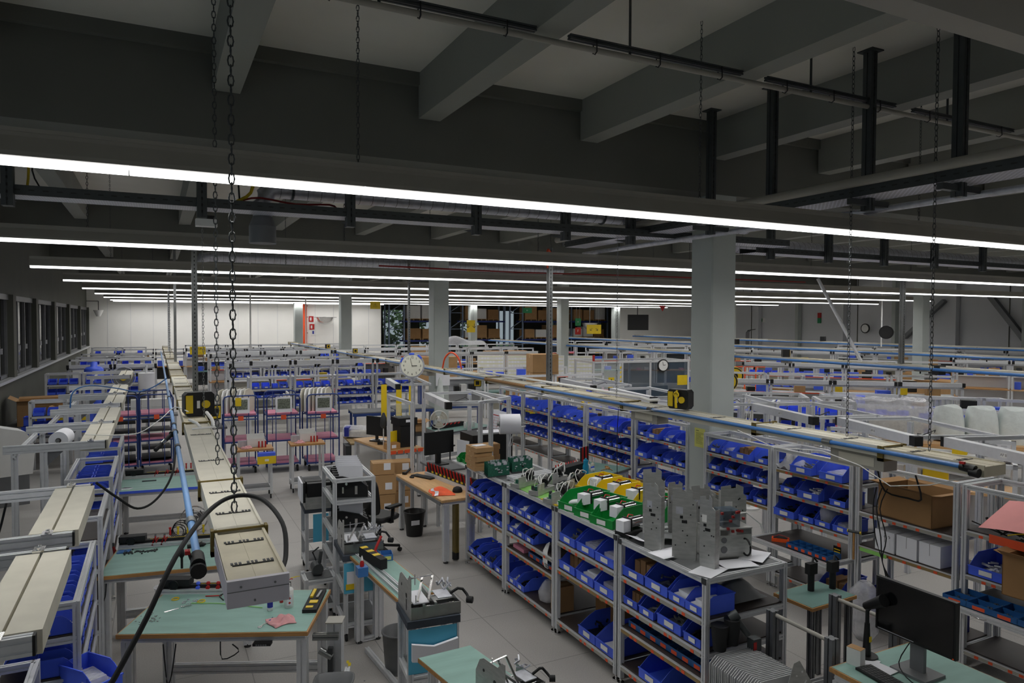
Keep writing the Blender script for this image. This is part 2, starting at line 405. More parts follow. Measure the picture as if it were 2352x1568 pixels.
# ---------------- trunking hung along the aisles ----------------
def trunk(x, y0, y1, z, label, first, wd=.31, nbox=True, full=True):
    t = thing('cable_trunking', label, 'trunking', (0, 0, 0), 0, 'beige trunking hung over the benches')
    y = y0; k = 0
    while y < y1-.2:
        L = first[k] if k < len(first) else 2.4; e = min(y+L, y1)
        sag = [0, .012, -.01, .006][k % 4] if full else 0
        b = MB(); zz = z+sag
        b.box(x, x+wd, y+.012, e-.012, zz-.1, zz-.012); b.box(x, x+.014, y+.012, e-.012, zz-.012, zz); b.box(x+wd-.014, x+wd, y+.012, e-.012, zz-.012, zz)
        b.box(x+wd*.48, x+wd*.5, y+.02, e-.02, zz-.012, zz-.009)
        c = b.build('trunking_section', 'beige' if k % 3 else 'beige_dirty', t)
        if full and y < 16:
            s = MB()
            for q in (.3, .75):
                if y+L*q+.03 > e-.02: continue
                s = MB()
                for j in range(11):
                    if j % 4 != 3: s.box(x+.035+j*.019, x+.047+j*.019, y+L*q, y+L*q+.028, zz-.0115, zz-.008)
                s.box(x+.04, x+wd-.03, y+L*q-.02, y+L*q-.014, zz-.0115, zz-.006)
                s.build('slot_row', 'dark_grey', c)
        if full:
            MB().box(x-.02, x+wd+.02, e-.03, e+.03, zz-.13, zz-.1).box(x-.02, x-.004, e-.03, e+.03, zz-.13, zz+.015).box(x+wd+.004, x+wd+.02, e-.03, e+.03, zz-.13, zz+.015).box(x-.02, x+wd+.02, e-.012, e+.0, zz+.001, zz+.012).build('bracket', 'brass', t)
        y = e; k += 1
    return t
t = trunk(.285, 3.45, 34, 2.2, 'beige cable trunking coming close over the green benches', [.83, 1.3, 3.4, 2.4], .265)
b = MB(); b.box(.28, .555, 3.435, 3.462, 2.075, 2.2).box(.28, .283, 3.462, 4.2, 2.075, 2.19).box(.552, .555, 3.462, 4.2, 2.075, 2.19); b.build('end_plate', 'lavender', t)
MB().box(.281, .554, 3.432, 3.434, 2.148, 2.151).build('lid_seam', 'mid_grey', t)
for x, z in ((.34, 2.17), (.49, 2.17), (.4, 2.1)): MB().cyl((x,3.434,z),(x,3.428,z),.005,8).build('screw', 'mid_grey', t)
trunk(6.16, 3.47, 38, 2.2, 'beige cable trunking passing in front of the big column', [.95, 1.6, 2.6])
trunk(18.6, 7.2, 40, 2.2, 'long beige trunking behind the big column, lower of the far ones', [], full=False)
trunk(25.2, 10.5, 42, 2.25, 'long beige trunking behind the big column, middle of the far ones', [], full=False)
trunk(32.5, 14, 44, 2.3, 'long beige trunking nearest the grey end wall', [], full=False)
def airpipe(x, y0, y1, z, label, m_='pipe_blue', r=.021, valve=True, knots=()):
    t = thing('air_pipe', label, 'pipe', (0,0,0), 0, 'blue compressed air pipes')
    MB().cyl((x, y0, z), (x, y1, z), r, 14).build('pipe', m_, t)
    for k in knots: MB().cyl((x, k-.05, z), (x, k+.05, z), r*1.35, 12).build('coupling', 'steel' if k < 7 else 'dark_grey', t)
    if valve:
        b = MB(); b.cyl((x, y0-.02, z-.01), (x, y0+.1, z), r*1.7, 14); b.cyl((x, y0-.05, z-.035), (x, y0+.02, z-.03), r*1.9, 14); b.cyl((x-.03, y0+.06, z), (x-.045, y0+.06, z+.05), .008, 8)
        b.build('end_valve', 'black', t); MB().box(x-.06, x-.035, y0+.04, y0+.08, z+.03, z+.05).build('valve_lever', 'red', t)
    return t
airpipe(.185, 3.95, 30, 2.15, 'pale blue air pipe beside the trunking over the green benches', knots=(4.75, 7.6, 9.2, 10.6, 12.4))
airpipe(6.12, 3.55, 37, 2.17, 'blue air pipe clipped beside the trunking at the big column', 'pipe_deep', knots=(5.0, 7.9, 12.6))
b = MB().cyl((6.12, 11.6, 2.17), (6.12, 13.4, 2.17), .03, 12); tag(b.build('pipe_sleeve', 'carton2'), 'brown insulated sleeve on the blue pipe beside the slotted post', 'pipe sleeve')
for x, y0, y1, z, n in ((18.5, 7.2, 40, 2.12, 'lower'), (25.1, 10.5, 42, 2.17, 'middle'), (32.4, 14, 44, 2.2, 'upper')):
    airpipe(x, y0, y1, z, 'thin blue air pipe on the %s far trunking' % n, 'pipe_deep', .04, False)
b = MB(); b.tube([(6.5, 14.5, 2.24), (6.5, 10, 2.25), (6.5, 8.6, 2.245), (6.42, 8.3, 2.24), (6.35, 8.0, 2.28)], .022, 8)
tag(b.build('conduit', 'white'), 'white plastic conduit lying along the trunking before the column', 'conduit')
b = MB(); b.tube([(.56, 8.2, 2.24), (.57, 8.8, 2.25), (.55, 9.35, 2.26)], .02, 8); b.tube([(.56, 8.2, 2.24), (.45, 8.1, 2.25), (.34, 8.15, 2.24)], .012, 6); b.tube([(.34, 8.9, 2.24), (.4, 8.5, 2.25), (.42, 8.25, 2.24)], .016, 6)
tag(b.build('conduit', 'white'), 'short white conduits beside the black and yellow case', 'conduit')
b = MB(); b.tube([(6.08, 11.3, 2.12), (6.05, 9.6, 2.08), (6.07, 8.2, 2.11), (6.05, 7.6, 2.2), (6.1, 7.2, 2.24)], .005, 6); b.tube([(6.08, 6.2, 2.12), (6.02, 5.6, 2.02), (6.05, 5.0, 2.08), (6.1, 4.6, 2.0), (6.13, 4.3, 1.86), (6.25, 4.0, 1.92), (6.4, 3.7, 2.05)], .005, 6)
tag(b.build('white_cable', 'white'), 'loose white cables drooping from the right trunking', 'cable')
# junction boxes under the right trunking
for i, (y, l) in enumerate(((8.2, 'white junction box under the trunking before the big column'), (4.75, 'white junction box under the trunking above the open carton'), (17.5, 'small white junction box under the trunking near the wall clock'))):
    t = thing('junction_box', l, 'box', (6.24, y, 1.93))
    MB().box(0, .2, -.3, .3, .02, .165).build('body', 'lamp_body', t); MB().box(-.004, .02, -.2, .2, .05, .14).build('cover', 'beige', t)
# black and yellow power boxes sitting on the trunking
def powerbox(x, y, z, rz, label, s=1.0, group='black and yellow power boxes'):
    t = thing('power_box', label, 'power box', (x, y, z), rz, group); t.scale = (s,)*3
    b = MB(); b.ext([(-.12,.0),(.12,.0),(.15,.04),(.15,.22),(.12,.25),(-.12,.25),(-.15,.22),(-.15,.04)], (0,-.07,0), (0,.07,0)); b.build('case', 'black', t)
    MB().box(-.14, -.07, -.078, -.069, .03, .22).build('side_sticker', 'yellow', t)
    MB().cyl((.06,-.07,.12), (.06,-.09,.12), .042, 16).build('dial', 'yellow', t)
    MB().box(-.03, .0, -.076, -.069, .08, .16).build('label_plate', 'white', t)
    return t
powerbox(.47, 9.6, 2.205, R(10), 'large black case with yellow side and dial on the near trunking', 1.15)
t = powerbox(6.36, 7.55, 2.205, R(-70), 'black case with yellow lever on trunking before the big column', 1.05)
MB().tube([(.0,-.09,.24), (.0,-.12,.18), (.0,-.12,.1), (.0,-.11,.02)], .016, 8).torus((0,-.11,.19), .03, .012, 'y').build('lever', 'yellow', t)
def sidebox(x, y, z, rz, label, s=.8):
    t = thing('socket_box', label, 'socket box', (x, y, z), rz, 'yellow and black socket boxes'); t.scale = (s,)*3
    MB().box(-.1, .1, -.09, .09, 0, .2).build('body', 'black', t)
    MB().box(-.085, .085, -.1, -.088, .02, .18).box(.1, .104, -.075, .075, .02, .18).build('face', 'yellow', t)
    MB().box(-.05, .05, -.104, -.1, .05, .15).build('socket_lid', 'black', t)
    return t
sidebox(.64, 10.2, 2.06, R(35), 'yellow socket box hanging behind the large black case', 1)
for i, (x, y, z, l) in enumerate(((6.3, 14.2, 1.94, 'yellow socket box under the trunking, beside the wall clock'), (6.34, 25, 2.2, 'small yellow socket box on the trunking beyond the clock'), (6.34, 29.5, 2.2, 'tiny yellow socket box on the trunking, farthest of three'),
    (18.7, 20.5, 2.2, 'yellow socket box on lower far trunking, left of column'), (18.75, 17, 2.2, 'yellow socket box on lower far trunking, right of column'), (18.7, 11.8, 1.98, 'yellow socket box hanging above the yellow hose reels'), (25.3, 26, 2.25, 'yellow socket box on the middle far trunking'), (32.6, 27, 2.3, 'yellow socket box before the grey end wall'))):
    sidebox(x, y, z, R(-25+20*i), l, 1.25 if x > 10 else .8)
# hanging chains on the trunking
def hang(x, y, z0, label, m_='gunmetal', s=1.3, z1=ZC):
    b = chain_mb(x, y, z0, z1, s); return tag(b.build('hanging_chain', m_), label, 'chain', 'steel chains hanging from the ceiling')
hang(.43, 4.7, 2.2, 'heavy dark chain holding the near trunking at the end box', s=1.55)
hang(.45, 6.3, 2.2, 'dark chain holding the near trunking, second from its end box', s=1.35)
hang(.5, 9.0, 2.25, 'bright thin chain over the black and yellow case', 'steel', .9)
hang(.4, 24, 2.2, 'small chain far along the near trunking', 'gunmetal', 1.2)
hang(6.42, 5.0, 2.2, 'dark chain holding the right trunking above the white boxes', s=1.2)
hang(6.42, 4.12, 2.2, 'dark chain near the open end of the right trunking', s=1.3)
hang(6.4, 9.1, 2.2, 'pale chain left of the big column', 'steel', 1.1)
# slotted steel posts from trays to trunking
def post(x, y, z0, z1, label, w_=.05, m_='steel', foot=False, group='slotted steel posts'):
    t = thing('hanger_post', label, 'post', (x, y, 0), 0, group)
    b = MB(); b.prof((0,0,z0), (0,0,z1), w_, w_*1.2); b.build('channel', m_, t)
    if z1-z0 < 3.6:
        s = MB(); z = z0+.05
        while z < z1-.05: s.box(-.008, .008, -w_*.6-.002, -w_*.6+.001, z, z+.03); z += .07
        s.build('slot_line', 'black', t)
    if foot: MB().ext([(-.05,-.05),(.05,-.05),(.05,.05),(-.05,.05)], (0,0,z1-.02), (0,0,z1)).box(-.09, .09, -.09, .09, z1-.012, z1).build('foot_plate', m_, t)
    return t
post(.62, 13.6, 2.1, 4.7, 'steel post carrying the near trunking beside the chains', .09)
post(.5, 22, 2.1, ZC, 'pale steel post far along the near trunking', .07)
post(6.62, 11.6, 2.1, 4.75, 'tall steel post with an orange cord top behind the wired modules', .08)
post(.45, 29, 2.2, 5.3, 'thin pale post before the bright end wall, first', .07, 'alu')
post(6.6, 19.8, 2.2, 5.4, 'thin steel post right of the narrow far column', .06)
post(18.9, 13, 2.2, 4.8, 'steel post on the far trunking, right of the big column', .1)
b = MB().cyl((18.2, 15.3, 4.7), (18.8, 14.2, 2.2), .05, 8); tag(b.build('slanting_strut', 'alu'), 'slanting bright strut reaching down to the far trunking', 'strut')
for i, (x, y) in enumerate(((6.3, 34), (8.2, 33), (3.4, 30), (30.5, 22), (31.5, 20.5))):
    tag(MB().cyl((x, y, 2.2), (x, y, ZC), .03, 6).build('hanging_rod', 'white'), ['bright rod left of the orange pipes on the end wall', 'bright rod right of the orange pipes on the end wall', 'bright rod above the left rack rows', 'bright rod before the right diagonal brace', 'outermost bright rod at the grey wall'][i], 'rod')
# ---------------- cable trays ----------------
def tray(p, q, w_, label, m_='perforated'):
    p = Vector(p); q = Vector(q); L = (q-p).length; d = (q-p).normalized(); a = math.atan2(d.y, d.x)
    t = thing('cable_tray', label, 'cable tray', p, a, 'perforated cable trays under the beams')
    MB().box(0, L, -w_/2, w_/2, 0, .006).build('tray_floor', m_, t)
    for s_ in (-1, 1):
        b = MB(); b.box(0, L, s_*w_/2-.004, s_*w_/2+.004, 0, .1); b.build('side_rail', 'gunmetal', t)
        k = MB(); x = .05
        while x < min(L, 14): k.box(x, x+.05, s_*w_/2-.006, s_*w_/2+.006, .045, .058); x += .12
        k.build('slots', 'ink', t)
    return t
tray((-3.2, 8.72, 4.62), (9.3, 8.55, 4.62), .34, 'long perforated tray behind the main beam, left of the column')
tray((9.6, 9.6, 4.62), (24, 9.6, 4.62), .4, 'perforated tray beyond the big column, right side')
tray((6.68, 1.6, 4.68), (6.68, 10.8, 4.68), .42, 'perforated tray coming forward over the right racks')
tray((-2.6, 14, 4.75), (6, 14, 4.75), .3, 'shadowed perforated tray behind the second tube row')
t = thing('tray_pipe', 'smooth pale pipe running beside the right-hand tray', 'pipe', (0,0,0)); MB().cyl((6.42, 1.6, 4.82), (6.42, 11, 4.82), .05, 12).build('pipe', 'lamp_body', t)
MB().cyl((6.98, 1.6, 4.6), (6.98, 11, 4.6), .035, 10).build('lower_pipe', 'galv', t)
for i, x in enumerate((-1.28, .47, 2.1, 3.75, 5.1, 6.2)):
    t = post(x, 8.5, 4.5, 5.2, 'dark tray hanger under the main beam, %s from the left' % ORD[i], .1, 'gunmetal', group='tray hangers under the main beam')
    MB().add([(-.02,0,.02+4.5),(.02,0,.02+4.5),(.02,.38,.1+4.5),(-.02,.38,.1+4.5),(-.02,0,4.58),(.02,0,4.58)], [(0,1,2,3),(0,3,4),(1,5,2),(3,2,5,4),(0,4,5,1)]).build('tray_arm', 'gunmetal', t)
for i, y in enumerate((7.34, 6.29, 4.99, 4.05)):
    t = post(6.66, y, 4.55, ZC, 'dark hanger from the slab to the right tray, %s from the column' % ORD[i], .085, 'gunmetal', True, group='tray hangers near the big column')
    MB().box(-.28, .3, -.03, .03, 4.6, 4.66).build('tray_arm', 'gunmetal', t)
for i, x in enumerate((9.9, 11.4, 13.0, 14.6, 16.3, 18.2)):
    t = post(x, 9.35, 4.5, 5.3, 'dark tray hanger right of the column, %s' % ORD[i], .1, 'gunmetal', group='tray hangers right of the column')
# round spiral ventilation duct
def spiral(pts, r, label, ext=None):
    t = thing('ventilation_duct', label, 'duct', (0,0,0), 0, 'round steel ventilation ducts')
    MB().tube(pts, r, 20).build('duct', 'galv', t)
    p = Vector(pts[-2]); q = Vector(pts[-1]); L = (q-p).length; s = MB(); x = 0
    while x < min(L, 12): c = p.lerp(q, x/L); s.torus(c, r, .004, 'x', 18, 4); x += .16
    s.build('seam', 'alu_dark', t)
    return t
t = spiral([(1.16, 8.95, 4.62), (1.16, 8.95, 4.78), (1.19, 8.95, 4.87), (1.26, 8.95, 4.94), (1.36, 8.95, 4.96), (8.9, 8.95, 4.96)], .11, 'round spiral duct with down-turned nozzle behind the main beam')
MB().cyl((1.16,8.95,4.62), (1.16,8.95,4.5), .11, 20, .155).cyl((1.16,8.95,4.5), (1.16,8.95,4.3), .155, 20).build('nozzle', 'mid_grey', t)
for x in (1.5, 6.0): MB().torus((x, 8.95, 4.96), .125, .012, 'x').cyl((x, 8.95, 5.08), (x, 8.95, ZC), .006, 6).build('hanger_ring', 'gunmetal', t)
t = spiral([(9.3, 10.3, 4.85), (9.8, 10.3, 4.85), (22, 10.3, 4.85)], .15, 'round spiral duct right of the big column')
t = spiral([(1.0, 20.2, 4.6), (1.0, 20.2, 4.85), (1.1, 20.2, 4.98), (1.3, 20.2, 5.02), (12, 20.2, 5.02)], .13, 'thin far spiral duct above the third tube row')
for x in (2.5, 7, 11): MB().cyl((x,20.2,5.1),(x,20.2,ZC),.01,6).build('hanger_rod', 'gunmetal', t)
# sprinkler pipe and its channel near the camera
t = thing('sprinkler_pipe', 'pale pipe strapped under dark channels across the near ceiling', 'pipe', (0,0,0))
MB().cyl((-3.3, 4.98, 5.62), (12, 4.98, 5.62), .024, 10).build('pipe', 'lamp_body', t)
for i in range(7):
    x0 = .84+2.17*i-2.17; MB().prof((x0, 4.98, 5.685), (x0+1.86, 4.98, 5.685), .05, .04).build('channel', 'gunmetal', t)
    for k in (.25, .9, 1.6):
        MB().tube([(x0+k,4.955,5.7),(x0+k,4.95,5.6),(x0+k,4.98,5.585),(x0+k,5.01,5.6),(x0+k,5.005,5.7)], .006, 5).build('strap', 'black', t)
    MB().cyl((x0+.6, 4.98, 5.62), (x0+.6, 4.98, 6.19), .012, 6).build('rod', 'gunmetal', t)
# pale ribbed fixture in the top corner
t = thing('ribbed_light_housing', 'unlit pale ribbed housing in the top right corner', 'light', (0,0,0))
b = MB(); b.ext([(-.75,.0),(-.66,.0),(-.62,.09),(-.36,.09),(-.32,.0),(-.22,.0),(-.18,.09),(.08,.09),(.12,.0),(.22,.0),(.26,.09),(.52,.09),(.56,.0),(.72,.0),(.72,.26),(-.75,.26)], (1.45, .7, 4.34), (9, .7, 4.34)); b.build('housing', 'lamp_body', t)
# cable bundles on the tray
def cable(pts, r, m_, label, cat='cable', n=6, smooth=3, group=None):
    P = [Vector(p) for p in pts]; out = []
    for i in range(len(P)-1):
        a = P[max(i-1,0)]; b_ = P[i]; c = P[i+1]; d = P[min(i+2,len(P)-1)]
        for k in range(smooth):
            t = k/smooth; out.append(.5*((2*b_)+(-a+c)*t+(2*a-5*b_+4*c-d)*t*t+(-a+3*b_-3*c+d)*t**3))
    out.append(P[-1])
    o = MB().tube(out, r, n).build(cat.replace(' ', '_'), m_); return tag(o, label, cat, group)
cable([(.9, 8.75, 4.76), (1.1, 8.7, 4.8), (1.5, 8.72, 4.76), (1.9, 8.7, 4.78), (2.0, 8.75, 4.74)], .012, 'cord_red', 'dark red cables lying on the tray left of the nozzle')
cable([(.95, 8.7, 5.5), (1.03, 8.7, 5.1), (1.0, 8.7, 4.85), (.85, 8.7, 4.74)], .02, 'yellow', 'yellow cables dropping onto the left tray')
cable([(.88, 8.68, 5.5), (.86, 8.68, 5.1), (.88, 8.7, 4.74)], .01, 'black', 'black cables beside the yellow ones on the left tray')
cable([(-1.05, 8.68, 5.2), (-1.1, 8.68, 4.9), (-1.02, 8.7, 4.7)], .008, 'black', 'black cord at the far left hanger')
cable([(-1.15, 8.68, 5.2), (-1.13, 8.68, 4.9), (-1.15, 8.7, 4.7)], .012, 'yellow', 'yellow cord at the far left hanger')
cable([(6.6, 11.5, 4.62), (6.5, 11.45, 4.7), (6.45, 11.4, 4.6), (6.46, 11.4, 4.35)], .02, 'orange_label', 'orange cord curling over the tall post top')
t = thing('small_lamp', 'small white lamp under the left tray', 'lamp', (.52, 8.6, 4.42)); MB().box(-.08, .08, -.05, .05, .08, .12).build('bracket', 'black', t); MB().box(-.11, .11, -.06, .06, 0, .08).build('shade', 'white', t)
# ---------------- storage bins ----------------
def bin_mb(w_, d, h):
    t = .004; b = MB(); lip = h*.45; k = d*.34
    side = [(0,0),(d,0),(d,h),(k,h),(k*.62,h*.82),(.012,lip)]
    for x in (-w_/2, w_/2-t):
        n = len(side); vs = [(x,y,z) for y,z in side]+[(x+t,y,z) for y,z in side]
        b.add(vs, [tuple(range(n))[::-1], tuple(range(n,2*n))]+[(i,(i+1)%n,(i+1)%n+n,i+n) for i in range(n)])
    b.box(-w_/2, w_/2, 0, d, 0, t); b.box(-w_/2, w_/2, d-t, d, 0, h); b.box(-w_/2, w_/2, 0, t*1.5, 0, lip)
    b.box(-w_/2-.004, w_/2+.004, -.006, .004, lip-.008, lip+.004)                 # front lip
    b.box(-w_/2-.005, -w_/2+.001, k, d+.004, h-.012, h); b.box(w_/2-.001, w_/2+.005, k, d+.004, h-.012, h); b.box(-w_/2-.005, w_/2+.005, d-.002, d+.006, h-.012, h)
    b.box(-w_/2*.45, w_/2*.45, -.004, .0, h*.08, h*.1); b.box(-w_/2-.003, -w_/2, k*.6, k*.6+.008, .01, h*.75); b.box(w_/2, w_/2+.003, k*.6, k*.6+.008, .01, h*.75)
    return b
BS = {'T': (.105,.17,.08), 'S': (.15,.23,.125), 'M': (.205,.34,.15), 'L': (.31,.46,.19), 'X': (.31,.6,.2)}
BM = {}
def bin_mesh(sz, m_):
    if (sz, m_) not in BM: BM[sz, m_] = bin_mb(*BS[sz]).mesh('storage_bin', m_)
    return BM[sz, m_]
CARD = {}
FILL = {}
NB = [0]; FAR = []
def fill_mesh(kind, sz):
    if (kind, sz) in FILL: return FILL[kind, sz]
    w_, d, h = BS[sz]; b = MB(); r = random.Random(len(FILL)+3)
    m_ = {'white': 'white', 'dark': 'black', 'metal': 'steel', 'brown': 'carton2', 'red': 'red', 'foil': 'film', 'paper': 'paper', 'grey':'mid_grey'}[kind]
    if kind in ('dark', 'metal', 'white', 'red', 'grey'):
        for _ in range(26 if sz in 'LXM' else 14):
            x = r.uniform(-w_*.36, w_*.36); y = r.uniform(d*.2, d*.86); z = r.uniform(.012, h*.5)
            a = r.uniform(0, PI); L = r.uniform(.02, .045); e = r.uniform(-.4, .4)
            v = Vector((math.cos(a), math.sin(a), e))*L
            b.bar((Vector((x,y,z))-v), (Vector((x,y,z))+v), r.uniform(.008,.02), r.uniform(.008,.02))
        b.box(-w_*.44, w_*.44, d*.06, d*.95, .006, .022)
    elif kind == 'brown':
        for i in range(3): b.rbox(-w_*.28+i*w_*.28, d*.55, .006, h*r.uniform(.6,.85), w_*.24, d*.6, r.uniform(-.1,.1))
    else:
        for i in range(3): b.rbox(r.uniform(-.02,.02), d*.5+r.uniform(-.03,.03), .01+i*.02, .012+i*.02+h*.18, w_*.7, d*.6, r.uniform(-.25,.25))
    FILL[kind, sz] = b.mesh('bin_contents', m_); return FILL[kind, sz]
def put_bin(sz, M4, label, group, m_='blue', card=True, fill=None, mark=None):
    """M4: world matrix of the bin's front-centre base, opening towards local -Y"""
    w_, d, h = BS[sz]
    if NB[0] >= 296:
        FAR.append((sz, M4)); return None
    NB[0] += 1
    o = link('storage_bin', bin_mesh(sz, m_)); o.matrix_world = M4; tag(o, label, 'bin', group)
    if card:
        if sz not in CARD: CARD[sz] = MB().box(-w_*.18, w_*.2, -.0055, -.004, h*.12, h*.36).mesh('label_card', 'white')
        c = link('label_card', CARD[sz], o)
    if mark:
        if (sz, mark) not in CARD: CARD[sz, mark] = MB().box(-w_*.3, w_*.12, d-.0055, d-.004, h*.3, h*.8).mesh('back_card', mark)
        link('back_card', CARD[sz, mark], o)
    if fill:
        f = link('contents', fill_mesh(fill, sz), o); f['kind'] = 'stuff'
    return o
KN = {'white': 'white plastic parts', 'dark': 'black parts', 'metal': 'metal parts', 'brown': 'small cartons', 'red': 'red parts', 'foil': 'bagged parts', 'paper': 'papers', 'grey': 'grey parts', None: ''}
# ---------------- aluminium racks ----------------
MC = {}
def cached(key, fn):
    if key not in MC: MC[key] = fn()
    return MC[key]
def rack(name, label, group, origin, rz, W, D, H, levels, bay, bins=(), top=None, far=False, pw=.045, foot=True, cross=True, cat='rack', board='board_dark', tops='board_grey', gap=0):
    """local: x along the front (0..W), y depth (0..D), open front faces -Y"""
    t = thing(name, label, cat, origin, rz, group); g = .012; W -= gap
    x0, x1, y0, y1 = pw/2+g, W-pw/2-g, pw/2, D-pw/2
    def pm():
        b = MB(); (b.bar if far else b.prof)((0,0,.06 if foot else 0), (0,0,H), pw, pw); return b.mesh('post', 'alu')
    P = cached(('post', H, pw, far, foot), pm)
    F = cached(('foot', far), lambda: MB().cyl((0,0,0), (0,0,.02), .035, 12).cyl((0,0,.02), (0,0,.062), .012, 8).mesh('foot', 'chrome'))
    for x in (x0, x1):
        for y in (y0, y1):
            o = link('post', P, t, (x, y, 0))
            if foot and not far: link('foot', F, t, (x, y, 0))
    def rail(n, a, b_, h=.045):
        k = (n, tuple(round(c, 4) for c in a+b_), h, far)
        def f():
            m_ = MB(); (m_.bar if far else m_.prof)(a, b_, pw*.95 if not far else pw, h); return m_.mesh(n, 'alu')
        return link(n, cached(k, f), t)
    for i, z in enumerate(levels):
        wood = i % 3 == 1
        bd = link('shelf_board', cached(('board', W, D, board), lambda: MB().box(x0, x1, y0, y1, -.012, 0).mesh('shelf_board', board)), t, (0, 0, z))
        r = rail('shelf_rail', (x0, y0+.0, z-.034), (x1, y0+.0, z-.034))
        if not far:
            r2_ = link('rail_strip', cached(('strip', W, wood), lambda: MB().box(x0+.03, x1-.03, -.0245+y0-.002, -.0245+y0+.001, -.018, .012).mesh('rail_strip', 'ply' if wood else 'lamp_body')), r, (0, 0, z-.034))
        b = MB(); n = 6 if not far else 4; rr = random.Random(int(z*1000)+int(abs(origin[0])*10))
        for k in range(n):
            xx = x0+.06+(x1-x0-.16)*(k+rr.uniform(0,.8))/n; b.box(xx, xx+.038, y0-.029, y0-.0245, -.02, .006)
        b.build('orange_label', 'orange_label', r, (0, 0, z-.032))
        rail('shelf_rail', (x0, y1, z-.034), (x1, y1, z-.034))
        for x in (x0, x1): rail('side_rail', (x, y0, z-.034), (x, y1, z-.034))
    if top == 'frame' or top == 'table':
        rail('top_rail', (x0-.02, y0, H-.022), (x1+.02, y0, H-.022)); rail('top_rail', (x0-.02, y1, H-.022), (x1+.02, y1, H-.022))
        for x in (x0, x1): rail('top_rail', (x, y0, H-.022), (x, y1, H-.022))
    if top == 'table':
        link('top_board', cached(('tb', W, D, H), lambda: MB().box(x0, x1, y0, y1, H-.03, H-.004).mesh('top_board', tops)), t)
        if not far:
            for x in (x0, x1): link('corner_cap', cached('cap', lambda: MB().box(-.024,.024,-.004,.004,-.024,.024).mesh('corner_cap', 'dark_grey')), t, (x, y0-.026, H-.022))
    T = Matrix.Translation(origin) @ Matrix.Rotation(rz, 4, 'Z')
    nl = len(levels)
    for li, row in bins:
        items = [c for c in row]; tot = sum(BS[c][0]+.012 if c in BS else .1 for c in items)
        usable = x1-x0-.05; sp = (usable-tot)/max(1, len(items)); x = x0+.025; z = levels[li]
        bn = [c for c in items if c in BS]; idx = 0
        lv = {0: 'bottom', nl-1: 'top'}.get(li, ORD[nl-1-li])
        for c in items:
            if c not in BS: x += .1+sp; continue
            w_ = BS[c][0]; cx = x+w_/2+sp/2; idx += 1
            yy = .012+rnd.uniform(0, .015)
            d = BS[c][1]
            if yy+d > D-.01: yy = max(.008, D-d-.01)
            M4 = T @ Matrix.Translation((cx, yy-(.05 if d > D-.02 else 0), z+.001)) @ Matrix.Rotation(R(rnd.uniform(-1.2, 1.2)), 4, 'Z')
            f = rnd.choice(['dark', 'metal', 'white', 'grey', 'paper', 'foil', 'brown', 'dark', 'dark', None]) if not far else rnd.choice([None, None, 'dark', 'paper'])
            sz = {'T': 'tiny', 'S': 'small', 'M': 'medium', 'L': 'large', 'X': 'big deep'}[c]
            lab = '%s blue bin, %s along %s shelf, %s' % (sz, ORD[idx-1], lv, bay)
            put_bin(c, M4, lab, 'blue bins in %s' % bay, rnd.choice(['blue', 'blue', 'blue2']) if not far else 'blue', not far or d > .3, f, rnd.choice([None, None, 'yellow', 'orange_label', 'white']) if not far else None)
            x += w_+.012+sp
    return t
# centre rack, four bays, open to the aisle (-X)
A = [(9.07, 'bay under the circuit boards', [.19, .79, 1.03], 1.38, [(2, 'MMMM'), (1, 'MMMM'), (0, 'MMMM')]),
     (7.83, 'bay under the wired modules', [.18, .615, .81, 1.075], 1.38, [(3, 'MMMMM'), (2, 'MMM....'), (0, 'MM......')]),
     (6.59, 'bay under the green bins', [.18, .74, 1.036], 1.385, [(2, 'LLL'), (1, 'LLL'), (0, '....XX')]),
     (5.42, 'bay under the metal plates', [.2, .56, .78, 1.04], 1.37, [(3, 'LLMM'), (2, 'MMLM'), (0, '..L....')])]
for i, (y, bay, lv, H, bins) in enumerate(A):
    W = [1.235, 1.235, 1.165, 1.2][i]
    rack('storage_rack', 'waist-high aluminium rack, '+bay, 'aluminium racks of the centre island', (3.84, y, 0), R(-90), W, .89, H, lv, bay, bins, 'table')
# wall of tall racks under the right trunking, open to -X
Bn = [(7.81, 1.27, 'rack just right of the big column', [.25, 1.019, 1.30, 1.545], 1.8, [(3, 'MMLM'), (2, 'MMSS'), (1, 'MMSM')]),
      (6.53, 1.18, 'rack left of the open carton', [.22, .703, .965, 1.26, 1.55], 1.8, [(4, '.LL'), (3, 'MLM'), (2, 'LMMM'), (0, '...L')]),
      (5.34, 1.16, 'rack holding the open carton', [.2, .91, 1.29], 1.82, []),
      (4.17, 1.16, 'rack at the right picture edge', [.22, .72, .96, 1.39], 1.82, [(2, 'L.....')]),
      (3.0, 1.16, 'rack past the pink sheet', [.22, .72, .96, 1.39], 1.82, [])]
for y, W, bay, lv, H, bins in Bn:
    rack('shelving_rack', 'tall aluminium '+bay, 'tall racks under the right trunking', (7.0, y, 0), R(-90), W, .48 if y > 6 else .62, H, lv, bay, bins, 'frame', pw=.05)
B1 = [(15.2, 1.2, 'rack farthest behind the paper roll', [.6, .92, 1.18, 1.45], [(3, 'MMMM'), (2, 'SSSSS'), (1, 'SSSSS')]),
      (13.98, 1.2, 'rack above the paper roll', [.57, .92, 1.18, 1.46], [(3, 'MLM'), (2, 'SMSMS'), (1, 'SSMSS')]),
      (12.76, 1.34, 'rack behind the circuit boards', [.55, .9, 1.15, 1.43], [(3, 'LMMM'), (2, 'SMSSM'), (1, 'MSMSS')]),
      (11.39, 1.5, 'rack behind the blue bottle', [.5, .9, 1.13, 1.42], [(3, 'MLLM'), (2, 'MMSMM'), (1, 'SMMSS'), (0, 'MM..M')]),
      (9.86, 1.38, 'rack just left of the big column', [.4, .73, 1.11, 1.46], [(3, 'MLMM'), (2, 'LMMM'), (1, 'MMMMM')])]
